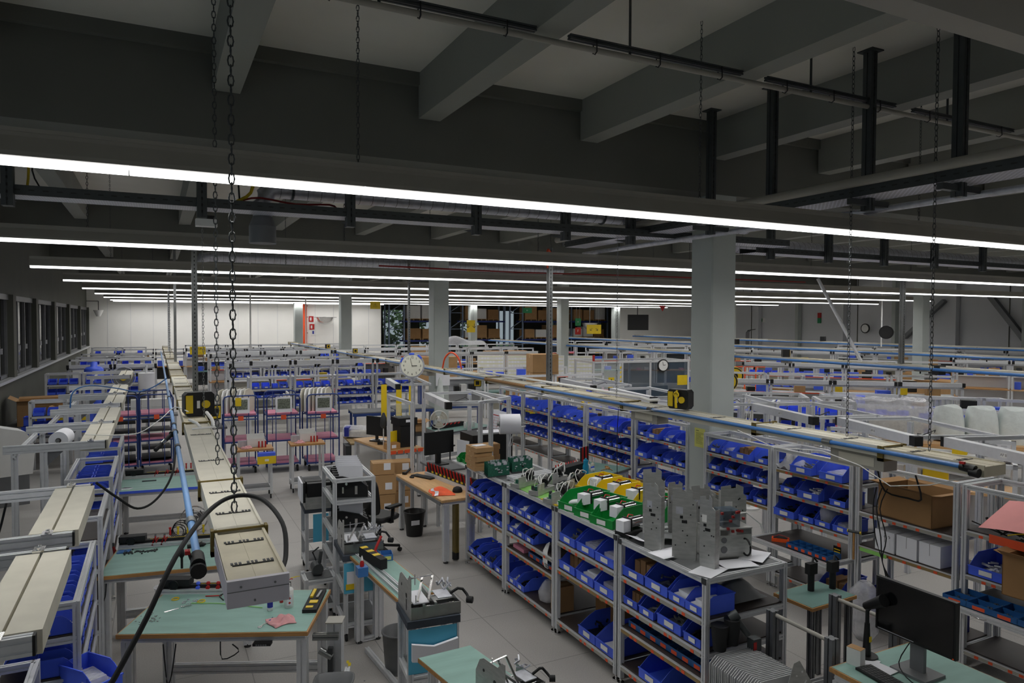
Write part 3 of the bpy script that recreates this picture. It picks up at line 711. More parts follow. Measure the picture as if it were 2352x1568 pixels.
for y, W, bay, lv, bins in B1:
    rack('shelving_rack', 'tall aluminium '+bay, 'tall racks left of the big column', (7.3, y, 0), R(-90), W, .48, 1.8, lv, bay, bins, 'frame', pw=.045)
# second storey of bins lying above the top boards
def loosebin(sz, x, y, z, rz, label, fill=None, m_='blue', mark=None, group=None, card=True):
    return put_bin(sz, Matrix.Translation((x, y, z)) @ Matrix.Rotation(rz, 4, 'Z'), label, group, m_, card, fill, mark)
# ---------------- left side: green benches under the near trunking ----------------
def bench(name, label, loc, rz, W, D, H, top='teal', edge='wood', blue_edge=False, legs=True, lower=True, group='green-topped workbenches', th=.035):
    t = thing(name, label, 'workbench', loc, rz, group)
    MB().box(0, W, 0, D, H-th, H-.003).build('worktop', edge, t)
    MB().box(.012, W-.012, .012, D-.012, H-.003, H).build('bench_mat', top, t)
    if blue_edge: MB().box(.0, W, -.006, .0, H-th, H+.002).build('edge_strip', 'pipe_deep' if blue_edge == 1 else 'blue', t)
    b = MB(); b.prof((.03,.05,H-th-.0225), (W-.03,.05,H-th-.0225)); b.build('front_rail', 'alu', t)
    MB().prof((.03,D-.05,H-th-.0225), (W-.03,D-.05,H-th-.0225)).build('back_rail', 'alu', t)
    for x in (.05, W-.05): MB().prof((x,.05,H-th-.0225), (x,D-.05,H-th-.0225)).build('side_rail', 'alu', t)
    if legs:
        for x in (.06, W-.06):
            for y in (.08, D-.08):
                l = MB().prof((x,y,.03), (x,y,H-th-.045), .08, .08).build('leg', 'alu', t)
                MB().cyl((x,y,0), (x,y,.035), .035, 12).build('foot', 'dark_grey', l)
    if lower: MB().prof((.06,D-.08,.22), (W-.06,D-.08,.22), .045, .09).build('cross_rail', 'alu', t)
    return t
B1_ = (-.305, 6.35, 0); B1a = R(-24)
bench('workbench', 'nearest green-topped bench with wooden edge and scattered screws', B1_, B1a, 1.5, .9, .9)
bench('workbench', 'green bench behind the nearest one, with black tool rail', (-.53, 7.86, 0), R(-9), 1.42, .85, .9)
bench('workbench', 'farthest green bench with a blue front edge', (-.6, 11.85, 0), R(-7), 1.45, .9, .85, blue_edge=2)
def loc(o, a, x, y, z=0):
    return (o[0]+x*math.cos(a)-y*math.sin(a), o[1]+x*math.sin(a)+y*math.cos(a), z)
def toolrail(loc_, rz, L, label, tools, sock=True):
    """black rail with a power strip and tools standing in it"""
    t = thing('tool_rail', label, 'tool rail', loc_, rz, 'black tool rails at the back of the benches')
    MB().prof((0,0,.02), (L,0,.02), .04, .04).build('base_rail', 'alu', t)
    MB().box(0, L, .02, .08, 0, .07).box(0, .26, -.01, .1, .07, .13).build('holder', 'rubber', t)
    MB().box(.3, L-.02, .045, .05, .071, .074).build('yellow_line', 'yellow', t)
    if sock: MB().cyl((.12,-.011,.08), (.12,-.006,.08), .04, 16).torus((.12,-.012,.08), .042, .005, 'y').build('socket', 'black', t)
    for i, (x, c, k) in enumerate(tools):
        g = MB(); z0 = .07
        if k == 's':   # screwdriver
            g.m = 0; g.cyl((x,.05,z0+.03), (x,.05,z0+.1), .012, 10, .009); g.cyl((x,.05,z0+.1), (x,.05,z0+.115), .014, 10)
            g.m = 1; g.cyl((x,.05,z0), (x,.05,z0+.03), .004, 6)
        elif k == 'k':  # knob-headed key
            g.m = 0; g.cyl((x,.0,.05), (x,.03,.05), .018, 10); g.lathe([(.004,0),(.017,.006),(.02,.018),(.012,.03)], (x,.02,z0), 10); g.m = 1; g.cyl((x,.03,.0), (x,.03,.07), .004, 6)
        else:           # pliers
            g.m = 0; g.tube([(x-.02,0,.06),(x-.03,-.02,.02),(x-.012,0,.09)], .009, 6); g.tube([(x+.03,-.01,.1),(x+.012,-.03,.05),(x,0,.11)], .009, 6); g.m = 1; g.cyl((x,0,.09), (x,.01,.13), .01, 6)
        o = g.build('pliers' if k == 'p' else 'screwdriver' if k == 's' else 'hex_key', [c, 'steel'])
        o.location = loc(loc_, rz, 0, 0, loc_[2]); o.rotation_euler.z = rz
        nm = {'red':'red', 'yellow':'yellow-topped', 'blue':'blue', 'black':'black', 'orange_label': 'orange'}[c]
        tag(o, '%s %s, %s from the left in the %s' % (nm, {'p':'pliers','s':'screwdriver','k':'hex key'}[k], ORD[i], label.split(',')[0]), 'tool', 'hand tools in the rails')
    return t
toolrail(loc(B1_, B1a, -.02, .84, .9), B1a, 1.15, 'tool rail on the nearest bench', [(.33,'blue','k'),(.42,'red','k'),(.51,'red','k'),(.6,'red','k'),(.69,'red','k'),(.78,'red','k'),(.88,'red','k')])
B2_ = (-.53, 7.86, 0); B2a = R(-9)
toolrail(loc(B2_, B2a, .02, .86, .9), B2a, 1.15, 'long tool rail on the second bench', [(.36,'red','p'),(.45,'red','p'),(.5,'red','s'),(.58,'yellow','s'),(.68,'yellow','s'),(.76,'red','s'),(.84,'yellow','s'),(.95,'red','s'),(1.05,'red','s')])
B3_ = (-.6, 11.85, 0); B3a = R(-7)
toolrail(loc(B3_, B3a, .04, .93, .85), B3a, 1.3, 'tool rail on the farthest green bench', [(.45,'red','p'),(.6,'red','p'),(.75,'red','p'),(.88,'red','s'),(.95,'red','s'),(1.02,'red','s')])
def put(o, label, cat, loc_=None, rz=0, group=None):
    if loc_: o.location = loc_
    if rz: o.rotation_euler.z = rz
    return tag(o, label, cat, group)
def on1(x, y, z=.9): return loc(B1_, B1a, x, y, z)
def on2(x, y, z=.9): return loc(B2_, B2a, x, y, z)
def on3(x, y, z=.85): return loc(B3_, B3a, x, y, z)
def bottle(loc_, prof_, body, cap, label, capz, spout=None, lab=None, s=1):
    t = thing('bottle', label, 'bottle', loc_); t.scale = (s,)*3
    MB().lathe(prof_).build('body', body, t)
    MB().lathe([(.012, capz), (.012, capz+.018), (.003, capz+.045)] if spout else [(.014, capz), (.014, capz+.022)], n=12).build('cap', cap, t)
    if lab: MB().lathe([(prof_[1][0]+.0008, .03), (prof_[1][0]+.0008, .085)]).build('sticker', lab, t)
    return t
BP = [(.03,0),(.033,.004),(.033,.12),(.026,.135),(.011,.142),(.011,.155)]
t = bottle(on1(1.22,.5), [(.036,0),(.04,.004),(.04,.15),(.033,.165),(.015,.175),(.015,.185)], 'white', 'white', 'large white spray bottle with hazard label by the nearest bench edge', .185)
MB().tube([(0,0,.2),(.0,0,.235),(.02,0,.245),(.035,0,.24)], .004, 6).build('nozzle', 'red', t); MB().box(-.022,.022,-.042,-.0395,.03,.12).build('hazard_label', 'paper', t)
b = MB()
for z in (.05, .09): b.add([(0,-.0425,z-.012),(.012,-.0425,z),(0,-.0425,z+.012),(-.012,-.0425,z)], [(0,1,2,3)])
b.build('hazard_mark', 'red', t)
bottle(on1(1.08,.43), [(.02,0),(.023,.003),(.023,.06),(.012,.07),(.009,.075)], 'white', 'blue', 'small white glue bottle with blue cap on the nearest bench', .075, True, 'blue_dark')
bottle(on1(1.13,.6), [(.014,0),(.016,.003),(.016,.06),(.008,.07)], 'red', 'red', 'small red bottle behind the white spray bottle', .07, True)
# spanner
b = MB(); b.bar((0,0,.004), (.15,0,.004), .013, .006); b.torus((-.012,0,.004), .014, .005, 'z', 14, 6); b.poly([(.145,-.012),(.18,-.017),(.176,-.006),(.16,0),(.176,.006),(.18,.017),(.145,.012)], 0, .008)
put(b.build('spanner', 'chrome'), 'combination spanner lying on the nearest green bench', 'spanner', on1(1.1,.1,.901), R(46))
# crumpled cloths
def cloth(loc_, rz, sx, sy, label, m_='pink_cloth', h=.05, seed=1):
    r = random.Random(seed); ph = [r.uniform(0, 6) for _ in range(6)]
    def f(u, v):
        x = (u-.5)*sx; y = (v-.5)*sy; e = (1-abs(2*u-1)**3)*(1-abs(2*v-1)**3)
        z = .006+e*h*(.45+.3*math.sin(9*u+ph[0]+3*v)+.25*math.sin(13*v+ph[1]+2*math.sin(7*u)))
        return (x*(1+.12*math.sin(5*v+ph[2])), y*(1+.15*math.sin(6*u+ph[3])), max(z, .003))
    b = MB().grid(f, 22, 22); o = b.build('cloth', m_); put(o, label, 'cloth', loc_, rz)
    md = o.modifiers.new('s', 'SOLIDIFY'); md.thickness = .004; return o
cloth(on1(1.24,.2,.901), R(10), .2, .19, 'crumpled pink cleaning cloth on the right end of the nearest bench')
t = thing('yellow_black_tray', 'black foam tray with yellow tools along the nearest bench edge', 'tool tray', on1(1.42,.6,.9), B1a+R(2))
MB().box(-.06,.06,-.24,.24,0,.03).build('tray', 'rubber', t); MB().box(-.04,.02,-.2,-.16,.03,.035).box(-.03,.04,-.1,-.04,.03,.036).box(-.045,-.02,.02,.2,.03,.045).build('tools', 'yellow', t); MB().bar((.02,0,.04), (.03,.16,.04), .02, .012).build('blade', 'steel', t)
# screws and washers
b = MB(); r = random.Random(4)
for i in range(34):
    x, y = r.gauss(.14,.05), r.gauss(.28,.05); a = r.uniform(0, PI); b.bar((x,y,.004),(x+.012*math.cos(a),y+.012*math.sin(a),.004), .003, .003); b.cyl((x,y,.001),(x,y,.006), .0035, 6)
o = b.build('screws', 'steel'); put(o, 'scatter of small dark screws on the nearest bench', 'screws', (B1_[0], B1_[1], .9), B1a); o['kind'] = 'stuff'
b = MB()
for i in range(30):
    x, y = r.uniform(.26,.38), r.uniform(.6,.7); b.cyl((x,y,.001),(x,y,.006), .006, 6)
o = b.build('washers', 'galv'); put(o, 'small heap of washers near the back of the nearest bench', 'washers', (B1_[0], B1_[1], .9), B1a); o['kind'] = 'stuff'
for i, (x, y, rr_) in enumerate(((.17,.7,.03),(.42,.64,.032))):
    put(MB().torus((0,0,.005), rr_, .003, 'z').torus((.004,.003,.009), rr_*.92, .003, 'z').build('cable_loop', 'yellow'), ['coil of thin yellow wire at the left back of the bench', 'coil of thin yellow wire beside the washers'][i], 'wire', on1(x, y))
put(MB().box(-.06,.06,-.01,.01,0,.004).build('metal_strip', 'chrome'), 'thin bright metal strip on the nearest bench', 'metal strip', on1(.24,.46,.9), R(20))
b = MB()
for i in range(5): b.cyl((.018*i,-.01*(i%2),.001),(.018*i,-.01*(i%2),.014), .008, 8)
put(b.build('ferrules', 'chrome'), 'few shiny ferrules on the nearest bench', 'fittings', on1(.3,.52))
cable([(*on1(.62,.62)[:2],.92), (*on1(.56,.7)[:2],.93), (*on1(.62,.76)[:2],.93), (*on1(.78,.74)[:2],.92), (*on1(.95,.73)[:2],.915)], .006, 'black', 'thick black lead looped on the nearest bench', smooth=5)
t = thing('tape_dispenser', 'black adapter block with red probe at the back of the nearest bench', 'adapter', on1(.72,.7), B1a); MB().box(0,.16,0,.07,0,.03).build('body', 'black', t); MB().cyl((-.3,.04,.012),(-.16,.05,.012),.006,8).build('probe', 'red', t)
cable([(*on1(.35,.6)[:2],.906), (*on1(.6,.58)[:2],.908), (*on1(.85,.52)[:2],.906), (*on1(1.0,.48)[:2],.906)], .0035, 'neon_green', 'thin green-yellow earth wire on the nearest bench')
# cables hanging under the bench
cable([(*on1(.35,.04)[:2],.8), (*on1(.38,.02)[:2],.55), (*on1(.4,.0)[:2],.5), (*on1(.42,.02)[:2],.55), (*on1(.45,.04)[:2],.8)], .005, 'rubber', 'black cable loop under the left front of the nearest bench')
cable([(*on1(.8,.04)[:2],.82), (*on1(.82,.02)[:2],.68), (*on1(.95,.02)[:2],.74), (*on1(.9,.02)[:2],.8)], .005, 'rubber', 'black cable loop under the middle of the nearest bench')
# right-hand console of the nearest bench
t = thing('bench_lift', 'grey lifting column with clamps at the right end of the nearest bench', 'lift column', on1(1.66,.3,0), B1a)
MB().prof((0,0,0),(0,0,.86),.12,.12).build('column', 'alu', t); MB().box(-.07,.07,-.07,.07,.86,.87).build('cap', 'lamp_body', t)
MB().prof((-.16,-.12,.78),(.05,-.12,.78),.05,.05).cyl((-.1,-.15,.68),(.0,-.15,.62),.03,10).build('clamp', 'steel', t); MB().box(-.05,.03,-.2,-.12,.3,.45).box(-.03,.01,-.17,-.13,.45,.7).build('bracket', 'dark_grey', t)
t = thing('hand_controller', 'black handset clipped under the nearest bench edge', 'handset', on1(1.15,-.02,.83), B1a); MB().box(-.07,.07,-.03,.03,-.02,.0).build('body', 'black', t)
for i in range(5): MB().box(-.045+.018*i,-.033+.018*i,-.034,-.03,-.015,-.006).build('key', 'mid_grey', t)
def wastebin(loc_, rz, label, m_, r0, r1, h, square=False, tilt=0):
    t = thing('waste_bin', label, 'waste bin', loc_, rz, None)
    if tilt: t.rotation_euler.x = tilt
    if square:
        b = MB(); k = 20
        def ring(r_, z, s_=1): return [(r_*s_*math.copysign(abs(math.cos(2*PI*i/k))**.5, math.cos(2*PI*i/k)), r_*s_*.75*math.copysign(abs(math.sin(2*PI*i/k))**.5, math.sin(2*PI*i/k)), z) for i in range(k)]
        rs = [ring(r0, 0), ring(r1, h), ring(r1*1.05, h), ring(r1*1.05, h+.01), ring(r1*.96, h+.01), ring(r0*.95, .01)]
        vs = [v for g in rs for v in g]; b.add(vs, [(i*k+j, i*k+(j+1)%k, (i+1)*k+(j+1)%k, (i+1)*k+j) for i in range(5) for j in range(k)], True)
        b.add(rs[-1], [tuple(range(k))]); b.build('body', m_, t)
    else:
        k = 28; b = MB(); pr = [(r0,0),(r1,h),(r1*1.05,h),(r1*1.05,h+.014),(r1*.97,h+.014),(r0*.95,.01)]
        vs = [(r_*math.cos(2*PI*j/k), r_*math.sin(2*PI*j/k), z) for r_, z in pr for j in range(k)]
        b.add(vs, [(i*k+j, i*k+(j+1)%k, (i+1)*k+(j+1)%k, (i+1)*k+j) for i in range(5) for j in range(k)], True); b.add(vs[-k:], [tuple(range(k))]); b.build('body', m_, t)
    return t
t = wastebin((1.22, 5.5, .22), R(-20), 'dark grey open bin hanging at the right of the nearest bench', 'mid_grey', .1, .15, .36, True)
MB().prof((.05,.14,.2),(.05,.5,.2),.04).build('bracket', 'alu', t)
t = thing('plastic_bag', 'clear crumpled bag hanging at the left of the nearest bench', 'bag', on1(-.02,.92,.62)); b = MB()
b.lathe([(.02,0),(.05,.05),(.08,.16),(.07,.26),(.09,.32)], n=14); b.build('bag', 'film', t); MB().cyl((0,0,.32),(0,.02,.38),.006,6).build('hook', 'steel', t)
# bench two: items
b = MB(); r = random.Random(8)
for i in range(60): x, y = r.uniform(.1,.42), r.gauss(.7,.025); b.cyl((x,y,.0),(x,y,.012), .009, 6)
o = b.build('nuts', 'gunmetal'); put(o, 'line of dark nuts on the second green bench', 'nuts', (B2_[0], B2_[1], .9), B2a); o['kind'] = 'stuff'
put(MB().box(0,.12,0,.1,0,.01).build('blue_mat', 'pipe_deep'), 'small blue mat at the left corner of the second bench', 'mat', on2(.03,.7,.9), B2a)
t = thing('heat_gun', 'black electric screwdriver lying on the second bench', 'power screwdriver', on2(.72,.68,.92), R(4)); MB().cyl((0,0,.0),(.16,0,.0),.022,14).cyl((.16,0,0),(.19,0,0),.022,12,.008).cyl((.19,0,0),(.24,0,0),.004,6).build('body', 'black', t); MB().cyl((.06,.01,.0),(.15,.03,.03),.015,10).build('switch_lever', 'steel', t)
t = thing('clip_fan', 'black clamp standing at the front edge of the second bench', 'clamp', on2(.75,.03,.9)); MB().cyl((0,0,0),(0,0,.12),.012,8).lathe([(.01,.1),(.028,.13),(.02,.19),(.004,.2)], n=12).build('body', 'black', t)
cable([(-.56,7.9,.86), (-.54,7.86,.72), (-.5,7.85,.62), (-.46,7.86,.7), (-.45,7.9,.86)], .005, 'rubber', 'black cable loop at the left of the second bench')
t = thing('pliers', 'dark red pliers hanging at the left of the second tool rail', 'pliers', on2(-.03,.85,.78)); MB().tube([(0,0,0),(.01,0,.08),(0,0,.16)], .012, 6).tube([(.035,0,.02),(.02,0,.1),(.0,0,.16)], .012, 6).build('handle', 'cord_red', t); MB().cyl((0,0,.16),(0,0,.2),.01,6).build('jaw', 'gunmetal', t)
# bench three
put(MB().poly([(0,0),(.15,.02),(.2,.1),(.12,.14),(.04,.1)], 0, .004).add([(.04,.1,.004),(.2,.1,.004),(.1,.05,.03)], [(0,1,2)]).build('paper_sheet', 'paper'), 'folded white paper on the farthest green bench', 'paper', on3(.06,.12), B3a)
put(MB().box(0,.2,0,.02,0,.015).build('cutter', 'dark_grey'), 'dark cutter lying on the farthest green bench', 'cutter', on3(.32,.62), B3a)
t = thing('tin', 'white tin with yellow label on the farthest green bench', 'tin', on3(1.18,.86)); MB().cyl((0,0,0),(0,0,.1),.05,16).build('body', 'white', t); MB().box(-.05,.05,-.055,-.045,0,.05).build('label_card', 'yellow', t)
t = thing('cable_coil', 'black cable coil with a grey fan hood under the farthest bench', 'cable coil', (.32, 11.95, 0)); b = MB()
for i in range(4): b.torus((-.05+.02*i,0,.12+.02*i), .09+.01*i, .007, 'y', 18, 5)
b.build('coil', 'rubber', t)
t = thing('floor_fan', 'grey wire floor fan under the farthest green bench', 'fan', (.52, 12.25, 0)); MB().torus((0,0,.22),.2,.01,'y',24,6).torus((0,0,.22),.13,.005,'y',20,5).torus((0,0,.22),.07,.005,'y',16,5).build('cage', 'chrome', t); MB().cyl((0,.0,.22),(0,.05,.22),.05,12).build('hub', 'mid_grey', t)
b = MB()
for i in range(4):
    a = PI/2*i; b.add([(0,.03,.22),(.16*math.cos(a),.01,.22+.16*math.sin(a)),(.16*math.cos(a+.9),.04,.22+.16*math.sin(a+.9))],[(0,1,2)])
b.build('blade', 'mid_grey', t); MB().bar((-.18,0,.012),(.18,0,.012),.02).bar((0,-.1,.012),(0,.12,.012),.02).build('stand', 'chrome', t)
# thick black hose curling from lower left over the end box
cable([(-1.05,3.6,1.18), (-.62,3.5,1.32), (-.3,3.55,1.62), (-.08,3.75,1.92), (.08,3.98,2.18), (.25,4.3,2.31), (.4,4.42,2.36), (.55,4.36,2.34), (.63,4.12,2.25), (.62,3.95,2.12), (.57,3.82,2.07)], .013, 'rubber', 'thick black hose arching from lower left over the trunking end', 'hose', 8, 6)
cable([(-.46,6.95,2.0), (-.32,7.1,1.83), (-.16,7.3,1.66), (.0,7.45,1.7), (.14,7.8,1.86), (.19,8.6,2.08), (.2,9.0,2.15)], .011, 'rubber', 'black hose drooping between left lamp frames and the pipe', 'hose', 7, 6)
cable([(-.75,9.7,2.03), (-.5,9.72,2.0), (-.2,9.9,1.98), (.05,10.2,2.1), (.22,10.4,2.22), (.34,9.2,2.3)], .006, 'white', 'thin white cable swinging from left frames to the trunking', 'cable', 5, 6)
cable([(-1.2,13,2.0), (-1.15,12.9,2.25), (-.95,13.2,2.32), (-.6,13.9,2.2), (-.3,14.2,2.1), (-.05,14.3,2.16), (.18,14.5,2.3)], .011, 'pipe_deep', 'blue air hose sagging between the frames and the pipe', 'hose', 7, 6)
t = thing('hose_coupling', 'black air gun coupling hanging on the near blue pipe', 'coupling', (.15, 8.6, 2.13)); MB().cyl((0,0,0),(-.16,-.25,-.12),.022,10).build('grip', 'rubber', t); MB().cyl((0,0,.0),(.04,.05,.02),.035,12).build('collar', 'black', t); MB().cyl((-.07,-.11,-.05),(-.1,-.155,-.075),.025,10).build('ring', 'chrome', t)
# ---------------- lamp frames along the windows ----------------
def lampframe(y0, y1, xl, label, i, z=2.0, xb=-.47, wd=.24):
    t = thing('lamp_frame', label, 'lamp frame', (0, 0, 0), 0, 'aluminium lamp frames on the left')
    for y in (y0+.04, y1-.04):
        MB().prof((xl, y, z-.05), (xb-.03, y, z-.05), .045, .09).build('arm', 'alu', t)
        MB().box(xb-.03, xb-.018, y-.024, y+.024, z-.096, z-.004).build('end_cap', 'black', t)
        MB().box(xb-.2, xb-.14, y-.05, y+.05, z-.004, z+.008).cyl((xb-.17,y-.03,z+.008),(xb-.17,y-.03,z+.02),.012,8).cyl((xb-.17,y+.03,z+.008),(xb-.17,y+.03,z+.02),.012,8).build('clamp_plate', 'chrome', t)
    MB().box(xb-.28, xb-.16, y0+.09, y1-.09, z-.05, z-.008).box(xb-.145, xb-.0, y0+.09, y1-.09, z-.05, z-.008).box(xb-.28, xb, y0+.09, y1-.09, z-.12, z-.05).build('lamp_housing', 'beige', t)
    for x in (xl+.1, xb-.62):
        MB().prof((x, y0+.06, 0), (x, y0+.06, z-.095), .06, .06).build('post', 'alu', t)
    MB().prof((xl+.1, y0, z-.12), (xl+.1, y1, z-.12), .05).build('back_beam', 'alu', t)
    MB().add([(xb-.59,y0+.05,z-.1),(xb-.59,y0+.05,z-.25),(xb-.44,y0+.05,z-.1),(xb-.59,y0+.07,z-.1),(xb-.59,y0+.07,z-.25),(xb-.44,y0+.07,z-.1)], [(0,1,2),(3,5,4),(0,3,4,1),(1,4,5,2),(2,5,3,0)]).build('gusset', 'alu_dark', t)
    return t
LF = [(3.7,5.12,-1.5),(5.4,6.98,-1.6),(9.35,11.0,-1.5),(11.1,12.9,-1.45),(13.4,15.0,-1.4),(15.3,17.2,-1.6),(20.0,21.8,-1.5)]
for i, (a_, b_, xl) in enumerate(LF):
    lampframe(a_, b_, xl, ['nearest lamp frame with broad beige housing', 'second nearest lamp frame, before the black hose', 'lamp frame with the small paper roll', 'lamp frame just past the paper roll', 'lamp frame beside the blue bins stack', 'lamp frame where the blue hose starts', 'farthest lamp frame at the window side'][i], i, xb=-.47-.03*(i > 1)-.02*max(0, i-4))
# racks of bins below these frames, seen from their ends
for i, (y, W, bay) in enumerate(((5.3, 1.5, 'rack under the nearest lamp frame'), (7.0, 1.5, 'rack under the second lamp frame'), (9.1, 1.3, 'rack between the lamp frames'), (11.2, 1.5, 'rack under the small paper roll'), (13.2, 1.3, 'rack below the blue bins stack'))):
    rack('window_rack', 'aluminium %s on the left' % bay, 'racks under the left lamp frames', (-.97 if y > 6 else -1.17, y, 0), R(-90), W, .5, 1.5 if i else 1.25, [.4, .7, 1.0, 1.28] if i else [.35, .62, .9], bay, [], 'frame')
r = random.Random(12)
def slantbins(x, y0, y1, z, n, label_, sz='S', rz=R(90)):
    for k in range(n):
        loosebin(sz, x, y0+(y1-y0)*(k+.5)/n, z, rz+R(r.uniform(-3,3)), 'small blue bin, %s from near end, %s' % (ORD[k], label_), r.choice(['metal','dark','white','grey']), group='blue bins under the left lamp frames', mark=r.choice([None,'orange_label','yellow']), card=False)
slantbins(-.5, 5.5, 6.95, 1.282, 6, 'top shelf under second lamp frame')
slantbins(-.7, 3.85, 5.2, .902, 6, 'upper shelf under nearest lamp frame')
slantbins(-.5, 5.5, 6.95, 1.002, 6, 'upper shelf under second lamp frame')
slantbins(-.5, 5.5, 6.95, .702, 6, 'middle shelf under second lamp frame')
slantbins(-.7, 3.85, 5.2, .622, 6, 'middle shelf under nearest lamp frame')
slantbins(-.5, 7.85, 9.0, 1.002, 5, 'shelf between the lamp frames')
slantbins(-.5, 9.75, 11.1, 1.282, 6, 'top shelf under small paper roll')
slantbins(-.5, 9.75, 11.1, 1.002, 6, 'second shelf under small paper roll')
slantbins(-.5, 9.75, 11.1, .702, 6, 'third shelf under small paper roll')
slantbins(-.5, 11.95, 13.1, 1.282, 5, 'top shelf below blue bins stack')
slantbins(-.5, 11.95, 13.1, 1.002, 5, 'second shelf below blue bins stack')
# paper roll on a rod
def paperroll(c, d, r_, L, label, name='paper_roll'):
    t = thing(name, label, 'paper roll', c); d = Vector(d).normalized()
    b = MB(); b.cyl(-d*L/2, d*L/2, r_, 32); b.build('paper', 'paper', t)
    b = MB(); b.cyl(-d*(L/2+.004), d*(L/2+.004), r_*.3, 16); b.build('core', 'board_dark', t)
    MB().cyl(-d*(L/2+.04), d*(L/2+.16), .012, 8).cyl(-d*(L/2+.04), -d*(L/2), r_*.2, 12).build('rod', 'steel', t)
    return t
paperroll((-1.0, 9.85, 1.98), (.1,1,-.0), .1, .34, 'small white paper roll held in the left frames')
for i, (x, y, z, l) in enumerate(((-1.15, 6.2, 1.02, 'lower'), (-1.2, 7.6, 1.3, 'upper'))):
    cable([(x+.1, y-.5, 1.95), (x+.05, y-.52, 1.7), (x, y-.5, 1.5), (x-.02, y-.45, 1.2), (x, y-.4, z-.1)], .009, 'rubber', 'black cable bundle hanging in the %s left frames' % l, 'cable')
t = thing('cable_reel_drum', 'brown wooden drum between the nearest left frames', 'drum', (-1.25, 4.6, .5)); MB().cyl((0,0,0),(0,.02,0),.28,28).cyl((0,.25,0),(0,.27,0),.28,28).cyl((0,.02,0),(0,.25,0),.18,24).build('drum', 'carton2', t); MB().box(-.2,.2,0,.27,-.5,-.29).build('stand', 'board_dark', t)
t = bench('workbench', 'wooden worktop corner at the lower left edge', (-1.35, 3.15, 0), R(8), .9, .7, .82, top='wood', group='left work surfaces')
t = thing('parts_sorter', 'blue compartment trays stacked under the nearest lamp frame', 'sorter tray', (-.42, 4.55, .0), R(2), None)
for i in range(9):
    b = MB(); z = .56+.0*i; x = 0; y = -.55+i*.15
    b.box(-.17,.15,y,y+.14,z,z+.006).box(-.17,.15,y,y+.006,z,z+.06).box(-.17,.15,y+.134,y+.14,z,z+.06).box(-.17,-.164,y,y+.14,z,z+.06).box(.144,.15,y,y+.14,z,z+.06)
    b.build('compartment', 'tray_blue', t)
MB().prof((-.2,-.6,.52),(-.2,.85,.52),.045).prof((.17,-.6,.52),(.17,.85,.52),.045).prof((-.2,-.6,.52),(.17,-.6,.52),.045).build('support', 'alu', t)
for sx in (-.2,.17):
    for sy in (-.5,.8): MB().prof((sx,sy,.08),(sx,sy,.5),.045).cyl((sx,sy,.0),(sx,sy,.08),.03,10).build('leg', 'alu', t)
for i, (y, z, W_) in enumerate(((5.45, 1.282, 6), (3.9, .902, 6), (9.75, 1.282, 6), (11.9, 1.282, 5), (5.5, 1.002, 6))):
    for k in range(W_):
        if r.random() < .75: loosebin('S', -.93 if y > 4.5 else -1.13, y+.24*k+.1, z, R(-90), 'small blue bin facing the windows, %s from near end, %s' % (ORD[k], ['top shelf, second lamp frame','upper shelf, nearest lamp frame','top shelf, small paper roll','top shelf, blue bins stack','second shelf, second lamp frame'][i]), r.choice(['metal','dark','white']), card=False, group='bins facing the windows')
loosebin('M', -.3, 5.35, .93, R(40), 'blue bin with red and yellow labels at the rack end', 'foil', mark='yellow')
# second bench side items, cartons and blue stack at the windows
def carton(x, y, z, sx, sy, sz, rz, label, m_='carton', open_=False, tapec=True, group=None, cat='carton'):
    t = thing('carton', label, cat, (x, y, z), rz, group); b = MB()
    if open_:
        w = .008; b.box(-sx/2,sx/2,-sy/2,sy/2,0,w).box(-sx/2,sx/2,-sy/2,-sy/2+w,0,sz).box(-sx/2,sx/2,sy/2-w,sy/2,0,sz).box(-sx/2,-sx/2+w,-sy/2,sy/2,0,sz).box(sx/2-w,sx/2,-sy/2,sy/2,0,sz)
        b.build('body', m_, t); f = MB()
        for (p, q, d) in (((-sx/2,-sy/2),(sx/2,-sy/2),(0,-1)),((sx/2,-sy/2),(sx/2,sy/2),(1,0)),((-sx/2,sy/2),(sx/2,sy/2),(0,1)),((-sx/2,-sy/2),(-sx/2,sy/2),(-1,0))):
            k = (sy if d[0] else sx)*.35*.8; dz = .35*sz*(.3 if d[1] else .9) if True else 0
            o = k*.8; vs = [(p[0],p[1],sz),(q[0],q[1],sz),(q[0]+d[0]*o,q[1]+d[1]*o,sz+dz*.5),(p[0]+d[0]*o,p[1]+d[1]*o,sz+dz*.5)]
            f.add(vs+[(x_,y_,z_-.004) for x_,y_,z_ in vs], [(0,1,2,3),(4,7,6,5),(0,4,5,1),(1,5,6,2),(2,6,7,3),(3,7,4,0)])
        f.build('flaps', m_, t)
    else:
        b.box(-sx/2,sx/2,-sy/2,sy/2,0,sz).build('body', m_, t)
        if tapec: MB().box(-sx/2-.001,sx/2+.001,-.025,.025,sz*.8,sz+.001).build('tape', 'tape', t)
    return t
t = thing('side_table', 'low grey table carrying the cartons by the windows', 'table', (-2.9, 21.6, 0)); MB().box(-.45,1.2,-2.4,1.3,.66,.7).build('top', 'board_grey', t)
for x in (-.4,1.1):
    for y in (-2.3,1.2): MB().box(x,x+.05,y,y+.05,0,.66).build('leg', 'alu', t)
carton(-2.62, 21.6, .7, 1.0, .8, .62, R(5), 'big open brown carton by the windows', open_=True)
carton(-2.05, 20.9, .7, .4, .4, .45, R(-10), 'smaller open carton beside the big one by the windows', open_=True)
